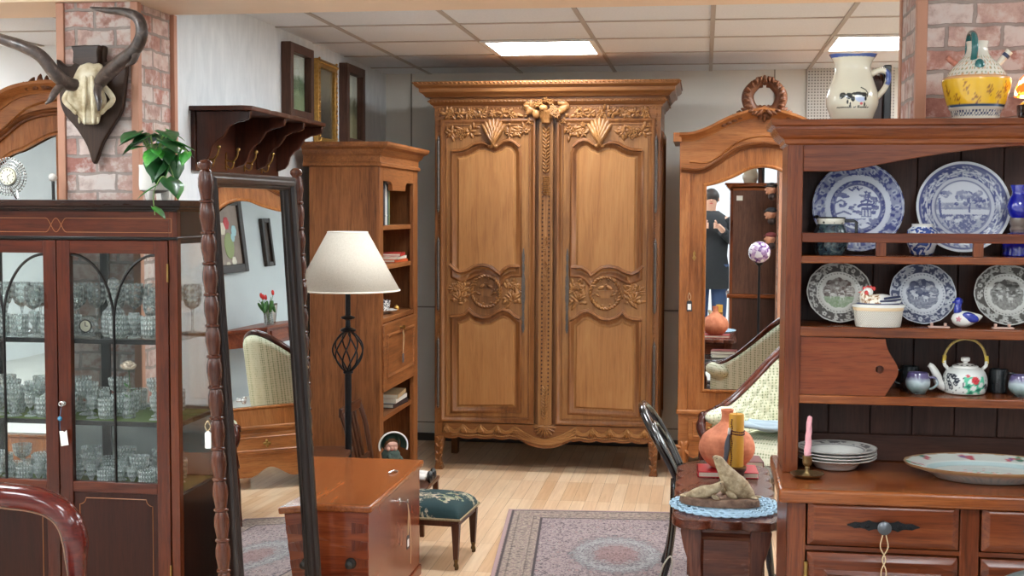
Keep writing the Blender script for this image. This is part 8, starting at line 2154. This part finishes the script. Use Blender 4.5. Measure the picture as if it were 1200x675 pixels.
# ================================================================ seen only by way of the mirrors: right hand wall
def wall_picture(label, y0, y1, z0, z1, fw, fmat, pm, flowers=False):
    X = 3.198; A = thing('framed_picture', label, 'picture', (X, (y0+y1)/2, z0))
    m = M()
    for a in ((y0,y0+fw,z0,z1),(y1-fw,y1,z0,z1),(y0+fw,y1-fw,z0,z0+fw),(y0+fw,y1-fw,z1-fw,z1)): m.box(X-.045, X, a[0], a[1], a[2], a[3])
    wb(m, 'frame', fmat, A, bevel=.008); wb(M().box(X-.016, X, y0+fw, y1-fw, z0+fw, z1-fw), 'canvas', pm, A, smooth=0)
    if flowers:
        q = M(); c = ((y0+y1)/2, z0+(z1-z0)*.36); w_ = (y1-y0)
        q.ell((X-.018, c[0], c[1]), (.004, w_*.16, w_*.2), 14, 8); wb(q, 'painted_vase', plain('painted_olive', S(150,160,110), .6), A, smooth=180)
        for nm, col, pts in (('painted_red_flower', S(196,70,74), ((.02,.34,.1),)), ('painted_blue_flower', S(170,206,214), ((-.2,.22,.09),(-.14,.12,.07))), ('painted_cream_flower', S(226,214,196), ((.16,.26,.1),(.1,-.32,.09),(-.1,-.24,.08)))):
            q = M()
            for (a, b, r) in pts:
                for k in range(6): q.ell((X-.019, c[0]+w_*(a+r*.5*math.cos(k*1.05)), c[1]+w_*(b+r*.5*math.sin(k*1.05))), (.003, w_*r*.5, w_*r*.5), 8, 5)
            wb(q, nm, plain(nm, col, .6), A, smooth=180)
    return A
fr_ = wood('dark_moulded_frame', S(40,30,26), S(62,48,42), S(86,70,62), 'Y', rough=.35, coat=.3)
wall_picture('flower painting in a heavy dark frame, reflected at the top of the tilting mirror', 1.40, 2.12, 1.34, 2.16, .09, fr_, plain('painting_ground', S(150,132,122), .6, nz=.15, scale=8), True)
wall_picture('narrow dark framed picture reflected beside the flower painting in the tilting mirror', .70, .93, 1.37, 1.92, .05, fr_, plain('painting_dark', S(70,56,48), .6, nz=.2, scale=8))
def desk():
    A = thing('writing_desk', 'brown table with drawers reflected in the tilting mirror', 'table', (2.86, 1.85, 0)); w = wood('cherry_chest', S(92,34,16), S(138,60,30), S(172,90,50), 'Y')
    M().box(-.3,.3,-.55,.55,.72,.75).build('top', w, A, bevel=.006); b = M().box(-.27,.27,-.5,.5,.56,.72).build('apron', w, A, smooth=0)
    M().box(-.285,-.265,-.42,-.02,.58,.70).build('drawer', w, A, bevel=.004); M().box(-.285,-.265,.02,.42,.58,.70).build('drawer', w, A, bevel=.004)
    for sx in (-1,1):
        for sy in (-1,1): M().taper((sx*.25,sy*.48,0), .016, (sx*.24,sy*.47,.57), .026).build('leg', w, A, bevel=.003)
    t = thing('tulip_vase', 'red tulips in a clear glass vase on the reflected table', 'flower', (2.72, 2.0, .7512)); fac([(0,.002),(.045,0),(.05,.02),(.045,.12),(.055,.16),(.053,.16),(.043,.12),(.047,.02),(0,.012)], 16).build('vase', GWP, t)
    gm, rm = M(), M(); rr = random.Random(3)
    for k in range(7):
        a = k*.9; p = (.07*math.cos(a)*rr.uniform(.5,1.4), .09*math.sin(a), .27+.05*rr.random()); gm.tube(smooth_path([(0,0,.02),(p[0]*.4,p[1]*.4,.17),p],4), .003, 5); gm.ell((p[0]*.8,p[1]*.8,.19), (.02,.02,.07), 8, 6, Euler((rr.uniform(-.5,.5),rr.uniform(-.5,.5),0)))
        if k % 2 == 0: rm.ell((p[0],p[1],p[2]+.02), (.017,.017,.03), 8, 6)
    gm.build('stems_and_leaves', plain('leaf_green', S(60,104,44), .5), t, smooth=180); rm.build('tulip_heads', plain('tulip_red', S(200,40,36), .4), t, smooth=180)
    t = thing('photo_frame', 'small propped photo frame on the reflected table', 'frame', (2.8, 1.78, .7512), 0, rot=(0, R(-14), 0))
    M().box(-.01,.01,-.09,.09,.003,.22).build('frame', wood('child_chair_wood', S(58,28,16), S(94,52,30), S(128,78,46), 'Z'), t, bevel=.003); M().box(-.0115,-.009,-.07,.07,.022,.2).build('print', plain('photo_print', S(196,186,176), .4, nz=.2, scale=14), t, smooth=0)
desk()
